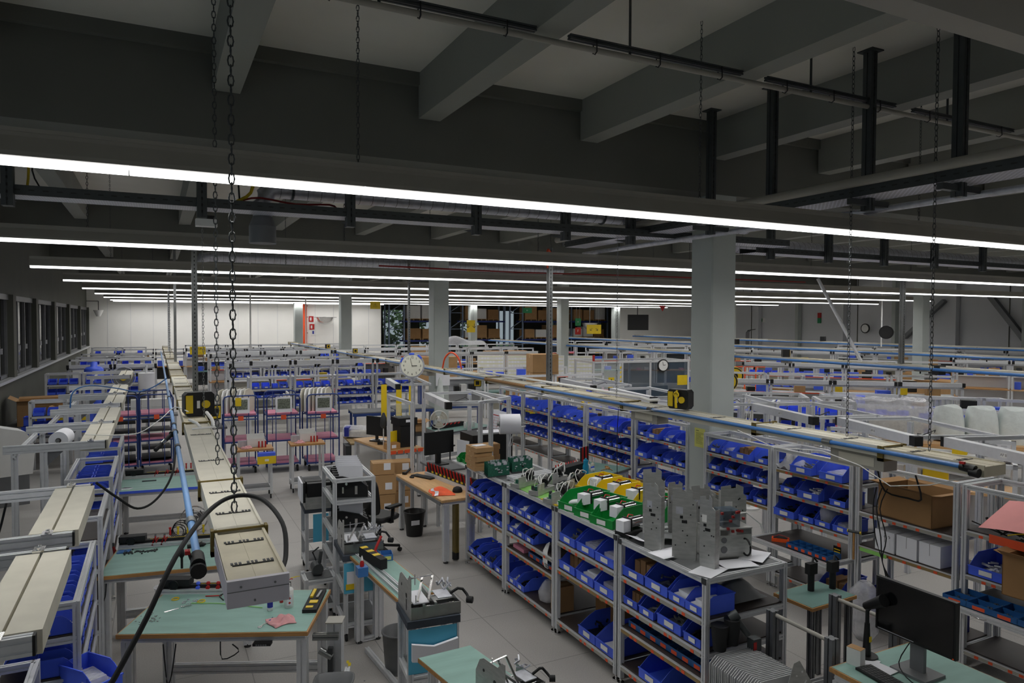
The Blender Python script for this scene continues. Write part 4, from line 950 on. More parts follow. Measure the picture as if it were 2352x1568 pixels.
for i, (x, y, z) in enumerate(((-2.55,19.6,.7),(-2.52,19.65,.92),(-2.05,19.7,.7),(-2.0,19.9,.92),(-1.6,19.6,.7),(-1.55,19.7,.92))):
    t = thing('blue_container', 'blue container with yellow label, %s in the stack by the cartons' % ORD[i], 'container', (x, y, z), R(rnd.uniform(-6,6)), 'stacked blue containers by the windows'); b = MB()
    b.box(-.2,.2,-.15,.15,0,.005).box(-.2,.2,-.15,-.145,0,.2).box(-.2,.2,.145,.15,0,.2).box(-.2,-.195,-.15,.15,0,.2).box(.195,.2,-.15,.15,0,.2).box(-.21,.21,-.16,-.145,.19,.205); b.build('body', 'blue', t); MB().box(-.1,.06,-.152,-.15,.06,.15).build('label_card', 'yellow', t)
t = thing('gas_cylinder', 'tall blue cylinder cover behind the left frames', 'cylinder', (-1.78, 26.5, 0)); MB().lathe([(.26,0),(.28,.02),(.28,1.75),(.22,1.82),(.1,1.85),(.1,1.98),(.04,2.0)], n=20).build('body', 'blue', t)
t = thing('stand_fan', 'round fan with yellow centre by the left racks', 'fan', (-.82, 22.9, 0)); MB().torus((0,0,1.72),.3,.012,'y',28,6).torus((0,.0,1.72),.2,.006,'y',24,5).torus((0,0,1.72),.1,.006,'y',18,5).build('cage', 'galv', t); MB().cyl((0,-.03,1.72),(0,-.015,1.72),.085,16).build('hub', 'yellow', t)
MB().cyl((0,.02,1.72),(0,.03,1.72),.27,28).build('blade', 'mid_grey', t); MB().cyl((0,.06,.02),(0,.06,1.72),.03,10).cyl((0,.06,0),(0,.06,.03),.2,16).build('stand', 'white', t)
t = thing('paper_roll', 'upright white paper roll beside the yellow-centred fan', 'paper roll', (-.22, 21.4, 1.52)); MB().cyl((0,0,0),(0,0,.42),.2,28).build('paper', 'paper', t); MB().cyl((0,0,-1.52),(0,0,.62),.03,8).build('stand', 'alu', t)
for i in range(8):
    c, rr2 = i % 4, i//4
    carton(-.1+.24*c-.35, 20.2, .98+.22*rr2 if False else .96+.2*rr2, .23, .3, .195, 0, 'white carton, %s along the %s layer behind the paper roll' % (ORD[c], 'lower' if rr2 == 0 else 'upper'), 'white', tapec=False, group='white cartons behind the paper roll')
t = thing('side_table', 'narrow bench carrying the white cartons', 'table', (0, 20.2, 0)); MB().box(-.6,.5,-.25,.25,.92,.96).build('top', 'board_grey', t)
for x in (-.57,.45):
    for y in (-.2,.2): MB().box(x-.02,x+.02,y-.02,y+.02,0,.92).build('leg', 'alu', t)
# white moulded machine cover by the windows
t = thing('machine_cover', 'white moulded machine cover at the left edge', 'cover', (-2.6, 15.6, 0), R(20)); b = MB(); b.ext([(-.5,0),(.5,0),(.55,.5),(.4,.78),(-.1,.92),(-.5,.9)], (0,-.3,.55), (0,.3,.55)); b.build('shell', 'white', t); MB().box(-.45,.45,-.28,.28,0,.55).build('base', 'board_grey', t)
# floor marks
for i, (u, v) in enumerate(((.0,0),)): pass
for i, (x, y) in enumerate(((1.62,9.55),(1.72,8.55),(1.85,8.35),(1.56,7.05),(1.68,6.9),(1.62,6.1),(1.32,11.5))):
    b = MB(); b.poly([(-.06,-.012),(.0,-.02),(.02,.0),(.06,-.005),(.06,.02),(.01,.025),(-.01,.012),(-.06,.014)], .0, .0012)
    put(b.build('floor_marking', 'foot_mark'), 'worn yellow tape mark on the aisle floor, %s from the camera end' % ORD[[5,4,3,2,1,0,6][i]], 'floor mark', (x, y, .0005), R(20*i), 'worn yellow marks on the aisle floor')
r = random.Random(3); b = MB()
for i in range(45):
    x, y = r.gauss(1.62,.16), r.gauss(5.9,.35); a = r.uniform(.004,.014); k = 6
    b.add([(x+a*math.cos(2*PI*j/k)*r.uniform(.6,1.4), y+a*math.sin(2*PI*j/k)*r.uniform(.6,1.4), .0012) for j in range(k)], [tuple(range(k))])
o = b.build('floor_dirt', 'mid_grey'); put(o, 'dark flecks of dirt on the aisle floor', 'dirt'); o['kind'] = 'stuff'
# ---------------- on top of the centre island ----------------
TZ = 1.378
for i in range(5):
    carton(3.93, 8.78+(.03 if i % 2 else 0), TZ+i*.062, .26, .34, .06, R(4*(i%3)-4), 'flat brown carton, %s from the bottom of the island stack' % ORD[i], group='flat cartons stacked on the island')
put(MB().box(-.09,.09,-.06,.06,0,.003).build('delivery_note', 'paper'), 'white delivery note on top of the flat carton stack', 'paper', (3.93, 8.8, TZ+.311), R(10))
t = thing('orange_tag', 'orange tag at the far corner of the centre island', 'tag', (3.87, 8.98, TZ), R(10)); MB().box(-.03,.03,-.004,.004,0,.11).build('tag', 'orange_label', t)
k = 0
for gx, gy in ((4.0, 8.28), (4.36, 8.3), (4.02, 8.12), (4.38, 8.15)):
    pass
for gi, (gx, gy) in enumerate(((3.94, 8.2), (4.35, 8.33))):
    for j in range(4):
        t = thing('circuit_board', 'upright green circuit board, %s from the front in the %s group' % (ORD[j], ['left', 'right'][gi]), 'circuit board', (gx+.015*j, gy+.07*j, TZ), R(4), 'upright circuit boards on the island')
        MB().box(-.16,.16,-.002,.002,.01,.17).build('board', 'pcb', t); b = MB(); r = random.Random(j+gi*9)
        for _ in range(5): x = r.uniform(-.14,.13); b.box(x,x+.03,-.012,-.002,.148,.18)
        for _ in range(9): x, z = r.uniform(-.14,.12), r.uniform(.02,.13); b.box(x,x+r.uniform(.01,.03),-.009,-.002,z,z+.012)
        b.build('components', 'galv', t); MB().box(-.01,.02,-.006,-.002,.06,.09).build('chip', 'black', t); MB().box(-.165,.165,-.012,.012,0,.012).build('stand_rail', 'gunmetal', t)
for i in range(3):
    put(MB().prof((3.96,7.98-.08*i,TZ+.03),(4.62,8.1-.08*i,TZ+.03),.045,.045).build('aluminium_profile', 'alu'), 'loose aluminium profile on the island, %s from the boards' % ORD[i], 'profile', group='loose profiles before the circuit boards')
b = MB().box(3.87,4.2,6.62,7.75,TZ,TZ+.006); put(b.build('green_mat', 'neon_green'), 'green mat edge under the wired modules', 'mat')
b = MB().box(3.86,4.25,6.6,6.95,TZ+.006,TZ+.011); put(b.build('yellow_mat', 'yellow'), 'yellow mat at the near end of the wired modules', 'mat')
def wired(x, y, rz, label, seed):
    r = random.Random(seed); t = thing('wired_module', label, 'module', (x, y, TZ+.012), rz, 'wired metal modules on the island')
    MB().box(-.2,.2,-.06,.06,0,.05).box(-.2,-.06,-.07,-.06,0,.13).box(.02,.2,.06,.07,0,.11).build('frame', 'sheet', t)
    b = MB()
    for _ in range(10): a, c = r.uniform(-.18,.16), r.uniform(-.05,.05); b.box(a,a+.03,c,c+.02,.05,r.uniform(.06,.11))
    b.build('components', 'gunmetal', t); MB().cyl((.06,-.0,.1),(.16,.02,.12),.045,14).build('motor', 'black', t); MB().box(-.17,-.05,-.05,.03,.05,.056).box(-.15,-.06,-.02,.02,.056,.09).build('board', 'pcb', t)
    for q in range(4):
        x0 = r.uniform(-.18,.1); P = []
        for s_ in range(9): a = s_/8; P.append((x0+.2*a*r.uniform(.9,1.1)-.03*math.sin(6*a), -.07+.15*a+.04*math.sin(5*a+q), .06+.13*math.sin(PI*a)*r.uniform(.85,1.1)))
        MB().tube(P, .0055, 5).build('white_cable', 'white', t)
    return t
WM = ['nearest', 'second', 'third', 'fourth', 'fifth', 'farthest']
for i, (x, y) in enumerate(((4.0,6.78),(4.45,6.78),(4.02,7.2),(4.46,7.22),(4.0,7.6),(4.45,7.62))):
    wired(x, y, R(20+5*(i%3)), 'metal module with white looped cables, %s of the island group, %s side' % (['near','near','middle','middle','far','far'][i], ['aisle','inner'][i%2]), i)
t = thing('document_tube', 'rolled white paper lying before the green bins', 'paper roll', (4.02, 6.56, TZ+.012)); MB().cyl((-.14,.03,.03),(.12,-.03,.03),.028,14).build('roll', 'paper', t)
put(MB().box(-.16,.16,-.11,.11,0,.004).build('clipboard', 'film'), 'clear document sleeve beside the rolled paper', 'sleeve', (4.05, 6.7, TZ+.012), R(18))
def motor(x, y, z, rz, label):
    t = thing('cylinder_motor', label, 'motor', (x, y, z), rz, 'boxed motors in the coloured bins')
    MB().box(-.15,-.055,-.05,.05,.0,.105).build('gear_box', 'paper', t); MB().cyl((-.04,0,.06),(.14,0,.06),.052,26).build('barrel', 'motor_silver', t)
    MB().box(-.056,-.04,-.058,.058,.0,.118).build('band', 'black', t); MB().cyl((.138,0,.06),(.146,0,.06),.054,20).build('rear_cap', 'black', t); MB().tube([(-.05,0,.12),(-.02,.01,.14),(.03,0,.125)], .006, 5).build('lead', 'red', t)
    return t
def colourbin(x, y, rz, m_, label):
    M4 = Matrix.Translation((x, y, TZ)) @ Matrix.Rotation(rz, 4, 'Z'); o = link('storage_bin', bin_mesh('L', m_)); o.matrix_world = M4
    tag(o, label, 'bin', 'green and yellow bins on the island'); link('label_card', CARD['L'], o) if 'L' in CARD else None; return o
gb = [(3.87, 6.36), (3.88, 6.06), (3.88, 5.76), (3.89, 5.5)]
a = R(-78)
for i, (x, y) in enumerate(gb[:3] + [(4.42, 5.72)]):
    colourbin(x, y, a, 'green', ['green bin farthest from the metal plates', 'green bin, middle of the aisle-side three', 'green bin next to the loose motor', 'green bin behind the others, touching the metal plates'][i])
for i, (x, y) in enumerate(((4.42, 6.9), (4.44, 6.58), (4.46, 6.26))):
    colourbin(x, y, a, 'yellow', ['far yellow bin with a boxed motor', 'middle yellow bin with a boxed motor', 'near yellow bin with a boxed motor'][i])
for i, (x, y, z) in enumerate(((4.1,6.28,.1),(4.12,6.0,.1),(4.12,5.72,.1),(4.62,5.68,.1),(4.62,6.85,.1),(4.64,6.52,.1),(4.66,6.2,.1))):
    motor(x, y, TZ+z, R(12), 'silver motor with white gear box in the %s bin' % ['farthest green','middle green','nearest green','inner green','far yellow','middle yellow','near yellow'][i])
put(MB().box(-.12,.12,-.09,.09,0,.05).build('foam_pad', 'black'), 'black foam pad under the loose motor', 'pad', (4.0, 5.44, TZ), R(12))
motor(4.0, 5.44, TZ+.05, R(12), 'silver motor lying loose in front of the green bins')
# papers and upright plates on the last bay
t = thing('paper_sheet', 'curled white papers at the island edge beside the loose motor', 'paper', (3.9, 5.2, TZ)); MB().grid(lambda u, v: (-.05+.25*u, -.08+.2*v, .004+.05*(1-u)**2), 6, 4).build('sheet', 'paper', t)
def sheetset(x, y, rz, h, w_, label, seed):
    r = random.Random(seed); t = thing('sheet_metal_part', label, 'sheet metal', (x, y, TZ), rz, 'upright sheet metal parts on the island')
    b = MB(); b.ext([(-w_/2,0),(w_/2,0),(w_/2,h*.8),(w_/2-.03,h*.84),(w_/2-.03,h*.95),(w_*.1,h),(w_*.08,h*.93),(-w_*.1,h*.93),(-w_*.12,h*.98),(-w_/2,h*.96)], (0,-.002,0), (0,.002,0)); b.build('plate', 'sheet', t)
    MB().box(w_/2-.003,w_/2,0,.07,0,h*.8).box(-w_/2,-w_/2+.003,0,.05,.05,h*.9).build('side_flange', 'sheet', t)
    b = MB(); b.box(-.02,.025,-.004,-.002,h*.5,h*.54).box(-.035,-.01,-.004,-.002,h*.56,h*.6)
    for _ in range(7): a, c = r.uniform(-w_*.4,w_*.4), r.uniform(.08,h*.8); b.cyl((a,-.002,c),(a,-.0045,c),.006,8)
    b.build('holes', 'black', t); MB().box(-w_*.35,-w_*.05,-.0035,-.002,h*.62,h*.72).build('sticker', 'white' if seed % 2 else 'galv', t)
    return t
PS = [(3.9,4.98,-64,.6,.16,'tall sheet metal plate nearest the loose motor'),(4.12,5.25,-40,.66,.2,'tall notched plate standing highest at the back'),(3.98,4.66,-50,.62,.2,'broad sheet metal plate, second along the island edge'),(4.02,4.42,-70,.6,.14,'sheet metal plate closest to the island corner'),
      (4.48,5.0,-35,.52,.2,'plate behind the wired frame, left one'),(4.62,4.75,-20,.56,.24,'broad plate at the far inner corner'),(4.42,5.28,-30,.5,.16,'small plate standing behind the highest one'),(4.66,5.12,-60,.42,.2,'low plate at the back of the sheet metal group')]
for i, (x, y, a, h, w_, l) in enumerate(PS): sheetset(x, y, R(a), h, w_, l, i)
t = thing('wired_assembly', 'wired sheet metal frame with clear box and black hose', 'module', (4.38, 4.62, TZ), R(-14), None)
MB().box(-.2,.2,-.12,.12,0,.01).box(-.2,.2,-.12,-.116,0,.2).box(-.2,-.196,-.12,.12,0,.26).box(.196,.2,-.12,.12,0,.26).build('frame', 'sheet', t)
MB().box(-.06,.1,-.1,.06,.26,.4).build('clear_box', 'smoke_glass', t); MB().box(-.2,.2,-.13,.1,.25,.26).build('shelf', 'sheet', t)
MB().torus((.13,-.15,.1),.07,.008,'x').build('black_hose', 'rubber', t); MB().tube([(.1,0,.34),(.2,-.03,.36),(.32,-.06,.26),(.36,-.04,.18)],.007,6).build('white_hose', 'white', t)
b = MB(); r = random.Random(5)
for _ in range(14): x, z = r.uniform(-.18,.12), r.uniform(.2,.4); b.box(x,x+.02,-.14,-.12,z,z+.02)
b.build('connectors', 'cord_red', t); MB().cyl((-.06,-.122,.08),(-.06,-.126,.08),.03,12).cyl((-.06,-.122,.16),(-.06,-.126,.16),.025,12).build('vents', 'mid_grey', t)
for i, (x, y, a) in enumerate(((3.98,4.36,20),(4.3,4.38,-12),(4.58,4.45,30),(3.95,4.82,5))):
    put(MB().box(-.15,.15,-.1,.1,0,.003).build('paper_sheet', 'paper'), 'white drawing sheet under the metal parts, %s' % ['at the island corner','by the black hose','at the inner edge','below the first plates'][i], 'paper', (x, y, TZ-.001+.004*i), R(a))
t = thing('folded_cover', 'grey folded cover sheet before the upright plates', 'cover', (4.14, 5.18, TZ), R(-20)); MB().grid(lambda u, v: (-.2+.36*u, -.12+.26*v, .012+.1*u*(1-u)*1.6), 8, 3).build('sheet', 'mid_grey', t); MB().tube([(0,.02,.05),(.02,.04,.075),(.05,.03,.05)],.003,5).build('clip', 'chrome', t)
# inside the island bays
t = thing('cable_harness', 'white cable harness hanging over a blue tray in the second bay', 'cable harness', (3.86, 6.82, .7)); 
for q in range(8): MB().tube([(.2,.16+.01*q,.12),(.08,.12-.01*q,.16+.006*q),(.0,.05-.012*q,.12),(-.03,-.0-.012*q,.02),(-.02,-.02-.01*q,-.04)],.006,5).build('strand', 'white', t)
def tray_dividers(o, rz, n, L, D, label, h=.06, m_='tray_blue'):
    t = thing('divided_tray', label, 'divided tray', o, rz, 'divided parts trays'); 
    MB().box(0,L,0,D,0,.005).box(0,L,0,.004,0,h).box(0,L,D-.004,D,0,h).box(0,L,D/2-.002,D/2+.002,0,h*.9).build('tray', m_, t)
    for i in range(n+1): MB().box(L*i/n-.002,L*i/n+.002,0,D,0,h).build('divider', m_, t)
    b = MB(); 
    for i in range(n): b.box(L*(i+.25)/n,L*(i+.75)/n,-.002,0,.01,h*.7)
    b.build('orange_label', 'orange_label', t)
    b = MB(); r = random.Random(n)
    for i in range(n*14): x, y = r.uniform(.01,L-.03), r.uniform(.02,D-.03); b.box(x,x+.018,y,y+.01,.005,.02)
    b.build('contents', 'steel', t)['kind'] = 'stuff'
    return t
tray_dividers((3.9, 5.32, .562), R(-90), 7, 1.0, .3, 'row of blue divided trays in the bay under the metal plates')
tray_dividers((3.9, 7.3, .617), R(-90), 4, .6, .3, 'blue divided tray under the white cable harness')
put(MB().box(0,.3,0,.28,0,.04).build('pink_foam', 'pink'), 'pink foam slab on the second bay of the island', 'foam', (3.9, 7.42, .617), 0)
t = thing('spray_can', 'black can with yellow label in the second bay', 'can', (3.9, 6.68, .617)); MB().cyl((0,0,0),(0,0,.13),.035,18).build('body', 'black', t); MB().cyl((0,0,.04),(0,0,.09),.0355,18).build('label_band', 'yellow', t)
carton(4.02, 6.72, .182, .2, .16, .28, 0, 'brown carton at the bottom of the second bay')
carton(4.4, 6.3, .182, .3, .2, .25, 0, 'carton deep at the bottom of the third bay, far one', 'carton2'); carton(4.4, 6.02, .182, .3, .2, .25, 0, 'carton deep at the bottom of the third bay, near one', 'carton2')
t = thing('plastic_bag', 'clear bag bulging beside the bottom carton', 'bag', (3.98, 6.98, .182)); MB().lathe([(.05,0),(.1,.03),(.11,.12),(.07,.2),(.03,.25)], n=14).build('bag', 'film', t)
t = thing('heat_shrink_gun', 'black heat gun holstered at the near corner post of the island', 'heat gun', (3.93, 4.17, .82)); MB().cyl((0,0,0),(0,0,.2),.05,16,.07).cyl((.1,-.03,.04),(.1,-.03,.24),.05,16,.065).build('holster', 'rubber', t)
MB().cyl((.12,-.06,.24),(.2,-.1,.12),.024,12).cyl((.08,-.02,.24),(.14,-.05,.28),.04,14).box(.2,.28,-.16,-.09,.0,.1).build('drill', 'gunmetal', t); MB().box(.2,.23,-.162,-.155,.02,.08).build('trigger', 'red', t)
t = thing('tape_roll', 'red roll of tape hanging low on the near corner post', 'tape roll', (3.93, 4.19, .52)); MB().torus((0,0,0),.055,.018,'y',24,8).build('roll', 'red', t); MB().torus((0,0,0),.038,.006,'y',20,6).build('core', 'yellow', t)
t = thing('foam_sack', 'grey foam sack inside the near end of the island', 'sack', (4.42, 4.5, 1.042)); MB().grid(lambda u, v: (-.2+.4*u, -.16+.32*v, .02+.15*math.sin(PI*u)*math.sin(PI*v)), 12, 8).build('sack', 'mid_grey', t)
# ---------------- aisle: desk with vest, bin, chair ----------------
t = bench('desk', 'wooden desk with keyboard and orange vest beside the black bin', (3.45, 11.02, 0), R(-88), 1.9, .55, .9, top='wood_light', edge='wood_light', group='wooden desks', lower=False)
MB().box(.05,1.85,-.012,-.0,.82,.87).build('drawer_rail', 'mid_grey', t); MB().prof((1.8,.25,.12),(1.8,.25,.84),.1,.06).build('lift_leg', 'brass', t)
MB().cyl((1.8,.25,.12),(1.8,.25,.02),.05,10).build('cable_clump', 'black', t)
def keyboard(loc_, rz, label):
    t = thing('keyboard', label, 'keyboard', loc_, rz, None); MB().box(-.22,.22,-.07,.07,0,.016).build('body', 'black', t)
    b = MB()
    for j in range(5):
        for i in range(15): b.box(-.21+.028*i,-.186+.028*i,-.062+.025*j,-.041+.025*j,.016,.021)
    b.build('keys', 'dark_grey', t); return t
keyboard((3.78, 10.62, .901), R(-66), 'black keyboard on the wooden desk')
def mouse(loc_, rz, label):
    t = thing('mouse', label, 'mouse', loc_, rz); MB().lathe([(.028,0),(.032,.008),(.026,.022),(.01,.03)], n=14).build('body', 'black', t); t.scale = (1,1.5,1); return t
mouse((3.6, 10.66, .901), R(20), 'black mouse beside the keyboard on the wooden desk')
t = thing('safety_vest', 'crumpled orange safety vest on the near end of the desk', 'vest', (3.68, 9.55, .9), R(-15))
def vf(u, v):
    x = -.17+.34*u*(1-.25*v); y = -.2+.42*v; return (x+.02*math.sin(7*v), y, .006+.08*math.sin(PI*u)**.7*math.sin(PI*v)**.6*(.6+.4*math.sin(5*u+6*v)))
MB().grid(vf, 18, 18).build('vest_cloth', 'orange', t); MB().grid(lambda u, v: tuple(Vector(vf(.12+.16*u, v))+Vector((0,0,.004))), 3, 14).build('reflective_band', 'galv', t)
t = thing('hand_scanner', 'black hand scanner at the left end of the desk', 'scanner', (3.6, 10.95, .9), R(30)); MB().cyl((0,0,.02),(.14,.02,.07),.02,10).cyl((.14,.02,.05),(.2,.03,.1),.035,10).box(-.06,-.01,-.03,.03,0,.04).build('body', 'black', t)
t = thing('cap_holder', 'black round cap lying at the near end of the desk', 'cap', (3.9, 9.5, .9)); MB().lathe([(.07,0),(.075,.02),(.06,.06),(.02,.08)], n=18).build('cap', 'rubber', t)
for i, (x, y) in enumerate(((3.98,10.9),(4.0,10.8),(4.06,10.55))):
    t = thing('screwdriver_stand', ['orange sorting box behind the keyboard', 'red-handled tools in a clear stand behind the keyboard', 'second red tool stand behind the keyboard'][i], 'tool stand', (x, y, .9)); MB().box(-.05,.05,-.05,.05,0,[.09,.05,.05][i]).build('stand', ['orange','film','film'][i], t)
    if i:
        for k in range(4): MB().cyl((-.04+.025*k,0,.05),(-.04+.025*k,0,.13),.01,8).build('handle', 'red', t)
t = wastebin((3.63, 10.6, 0), 0, 'tall black round waste bin with white label by the desk', 'black', .125, .165, .37); t.location = (3.44, 10.35, 0)
t.location = (3.626, 10.612, 0)
MB().box(-.1,.03,-.158,-.146,.2,.27).build('label_card', 'paper', t)
t = thing('tool_wall', 'slanted rack of red tools with green and blue bins beyond the desk', 'tool rack', (4.12, 9.3, .9), R(98)); MB().box(0,1.5,-.02,.02,.05,.2).build('rail', 'rubber', t)
for k in range(14): MB().cyl((.08+.1*k,.03,.1),(.08+.1*k,.06,.22),.012,8).build('handle', 'red', t)
MB().box(0,1.5,-.06,.06,0,.05).build('base', 'alu', t)
for k in range(10): MB().box(.1+.13*k,.16+.13*k,.02,.024,.06,.09).build('yellow_mark', 'yellow', t)
for i, m_ in enumerate(('green','green','green','blue','green')):
    o = link('storage_bin', bin_mesh('S', m_)); o.matrix_world = Matrix.Translation((4.3+.02*i, 10.45-.17*i, 1.14)) @ Matrix.Rotation(R(-95), 4, 'Z'); tag(o, 'small %s bin, %s in the row above the red tools' % (m_, ORD[i]), 'bin', 'small bins above the red tools')
t = thing('bin_shelf', 'narrow shelf carrying the small green bins', 'shelf', (4.25, 10.1, 1.1)); MB().box(0,.32,-.55,.5,.015,.038).build('board', 'alu', t); 
for y in (-.5,.45): MB().prof((.3,y,-1.1),(.3,y,.015),.045).build('post', 'alu', t)
# office chair
def chair(x, y, rz, label):
    t = thing('office_chair', label, 'chair', (x, y, 0), rz, 'black office chairs')
    def cush(cx, cy, cz, sx, sy, sz):
        b = MB(); k = 20; L = []
        for z, s_ in ((0,.86),(sz*.25,.98),(sz*.75,1),(sz,.88)): L.append([(cx+sx/2*s_*math.copysign(abs(math.cos(2*PI*i/k))**.5, math.cos(2*PI*i/k)), cy+sy/2*s_*math.copysign(abs(math.sin(2*PI*i/k))**.5, math.sin(2*PI*i/k)), cz+z) for i in range(k)])
        b.add([v for g in L for v in g], [(i*k+j, i*k+(j+1)%k, (i+1)*k+(j+1)%k, (i+1)*k+j) for i in range(3) for j in range(k)], True); b.add(L[0], [tuple(range(k))[::-1]]); b.add(L[-1], [tuple(range(k))]); return b
    cush(0,0,.5,.5,.48,.08).build('seat', 'black', t)
    o = cush(0,0,0,.46,.56,.06).build('backrest', 'black', t); o.location = (0,.27,.88); o.rotation_euler = (R(82),0,0)
    MB().bar((0,.2,.5),(0,.3,.72),.06,.02).cyl((0,0,.12),(0,0,.5),.03,12).build('column', 'rubber', t)
    for s_ in (-1,1):
        MB().bar((s_*.27,.02,.5),(s_*.29,.02,.72),.05,.02).bar((s_*.15,.02,.5),(s_*.27,.02,.5),.05,.02).build('armrest_post', 'rubber', t)
        MB().box(s_*.29-.045,s_*.29+.045,-.12,.14,.72,.75).build('armrest', 'rubber', t)
    for k in range(5):
        a = 2*PI*k/5+.3; l = MB().bar((.02*math.cos(a),.02*math.sin(a),.12),(.3*math.cos(a),.3*math.sin(a),.085),.045,.03).build('star_leg', 'rubber', t)
        MB().cyl((.3*math.cos(a)-.02,.3*math.sin(a),.03),(.3*math.cos(a)+.02,.3*math.sin(a),.03),.03,12).cyl((.3*math.cos(a),.3*math.sin(a),.05),(.3*math.cos(a),.3*math.sin(a),.09),.008,6).build('castor', 'black', l)
    return t
chair(2.88, 10.0, R(120), 'black swivel chair behind the module trolley')
chair(5.72, 7.9, R(200), 'black office chair between the centre island and the tall racks')
# ---------------- trolleys in the aisle ----------------
def trolley(name, label, loc_, rz, W, D, H, shelves, pad=None, group='small aluminium trolleys', papers=None, wheels=True, top_rail=False):
    t = thing(name, label, 'trolley', loc_, rz, group)
    for x in (.022, W-.022):
        for y in (.022, D-.022): MB().prof((x,y,.09),(x,y,H-.0),.045).build('post', 'alu', t)
    for i, z in enumerate(shelves):
        MB().prof((.045,.022,z-.03),(W-.045,.022,z-.03),.045).prof((.045,D-.022,z-.03),(W-.045,D-.022,z-.03),.045).prof((.022,.045,z-.03),(.022,D-.045,z-.03),.045).prof((W-.022,.045,z-.03),(W-.022,D-.045,z-.03),.045).build('shelf_frame', 'alu', t)
        MB().box(.045,W-.045,.045,D-.045,z-.012,z).build('shelf_board', 'board_grey', t)
    if pad: MB().box(-.01,W+.01,-.01,D+.01,H,H+pad).build('foam_pad', 'foam_grey', t)
    if top_rail: MB().prof((0,.022,H+.0),(W,.022,H+.0),.045).prof((0,D-.022,H),(W,D-.022,H),.045).prof((.022,0,H),(.022,D,H),.045).prof((W-.022,0,H),(W-.022,D,H),.045).build('top_frame', 'alu', t)
    for x in (.03, W-.03):
        for y in (.04, D-.04): MB().cyl((x-.012,y,.04),(x+.012,y,.04),.04,14).cyl((x,y,.06),(x,y,.095),.012,8).build('castor', 'rubber', t)
    return t
def module(x, y, z, rz, label, s=1):
    """open sheet metal gear module: side plate, base, two guide rails, cross bars, hose"""
    t = thing('machine_module', label, 'machine module', (x, y, z), rz, 'open machine modules on trolleys'); t.scale = (s,)*3
    MB().box(0,.42,0,.4,0,.006).build('base_plate', 'steel', t)
    b = MB(); sec = [(-.0,0),(.42,0),(.42,.16),(.36,.27),(.3,.3),(.1,.3),(.04,.36),(-.0,.36)]
    n = len(sec); vs = [(.0,y_,z_) for y_,z_ in sec]+[(.005,y_,z_) for y_,z_ in sec]; b.add(vs, [tuple(range(n)), tuple(range(n,2*n))[::-1]]+[(i,i+n,(i+1)%n+n,(i+1)%n) for i in range(n)])
    b.build('side_plate', 'sheet', t); MB().cyl((-.002,.14,.16),(.0,.14,.16),.02,12).box(-.002,0,.13,.15,.04,.13).cyl((-.002,.3,.2),(0,.3,.2),.013,10).build('openings', 'black', t)
    MB().box(.005,.42,0,.006,0,.1).box(.414,.42,0,.4,0,.1).box(.2,.22,.006,.4,.0,.12).box(.005,.42,.19,.196,0,.06).box(.1,.12,.0,.12,.06,.12).build('inner_frame', 'steel', t)
    MB().box(.03,.16,.02,.3,.12,.128).build('cover_plate', 'paper', t); MB().box(.24,.36,.04,.22,.13,.138).build('plate', 'galv', t)
    for x_ in (.1,.19): MB().bar((x_-.04,.01,.15),(x_+.1,.38,.2),.018,.012).build('guide_rail', 'chrome', t)
    MB().cyl((.05,.03,.13),(.05,.03,.19),.005,6).cyl((.13,.36,.15),(.13,.36,.24),.005,6).bar((.06,.33,.22),(.28,.36,.22),.016,.008).cyl((.005,.1,.06),(.414,.1,.06),.008,8).cyl((.005,.3,.06),(.414,.3,.06),.008,8).build('cross_rod', 'chrome', t)
    b = MB(); r = random.Random(int(x*10))
    for _ in range(10): a, c = r.uniform(.3,.42), r.uniform(.2,.38); b.bar((a,c,.14),(a+r.uniform(-.06,.06),c+r.uniform(-.04,.06),.15+r.uniform(0,.06)),.012,.012)
    b.build('linkage', 'galv', t); MB().tube([(.36,.1,.14),(.42,.08,.18),(.47,.1,.16),(.5,.08,.12),(.5,.03,.1)],.012,7).cyl((.48,.02,.1),(.52,-.01,.1),.028,10).build('hose', 'rubber', t)
    return t
t = trolley('trolley', 'near trolley with machine module and hanging blue paper', (1.78, 5.36, 0), R(-6), .42, .42, .93, [.24,.54], .06)
MB().box(0,.4,-.006,-.002,.56,.92).build('blue_paper', 'sky_paper', t); MB().ext([(.02,.0),(.02,.14),(.2,.1),(.4,.14),(.4,.0),(.2,-.03)], (0,-.05,.68), (0,-.02,.68)).build('white_papers', 'paper', t)
module(1.8, 5.36, .99, R(-4), 'machine module with tall side plate on the near trolley')
t = trolley('trolley', 'middle trolley with machine module and blue sheet with yellow corner', (1.74, 7.36, 0), R(-4), .42, .6, .86, [.2,.56], .06)
MB().box(0,.4,-.006,-.002,.52,.84).build('blue_paper', 'sky_paper', t); MB().box(.02,.2,-.012,-.006,.56,.62).build('yellow_paper', 'yellow', t); MB().box(.03,.16,-.01,-.006,.6,.75).build('white_paper', 'paper', t)
module(1.75, 7.4, .92, R(-4), 'machine module on the middle trolley, before the tall framed trolley')
t = trolley('trolley', 'tall framed trolley loaded with black feeder units', (1.84, 8.3, 0), R(-3), .5, .85, 1.5, [.22,.55,.88,1.27], None, top_rail=True)
t = trolley('trolley', 'rear trolley with a black unit and blue paper, behind the tall one', (1.74, 9.5, 0), R(-4), .42, .5, .84, [.2,.5], .05)
MB().box(.1,.3,-.006,-.002,.45,.82).build('blue_paper', 'sky_paper', t)
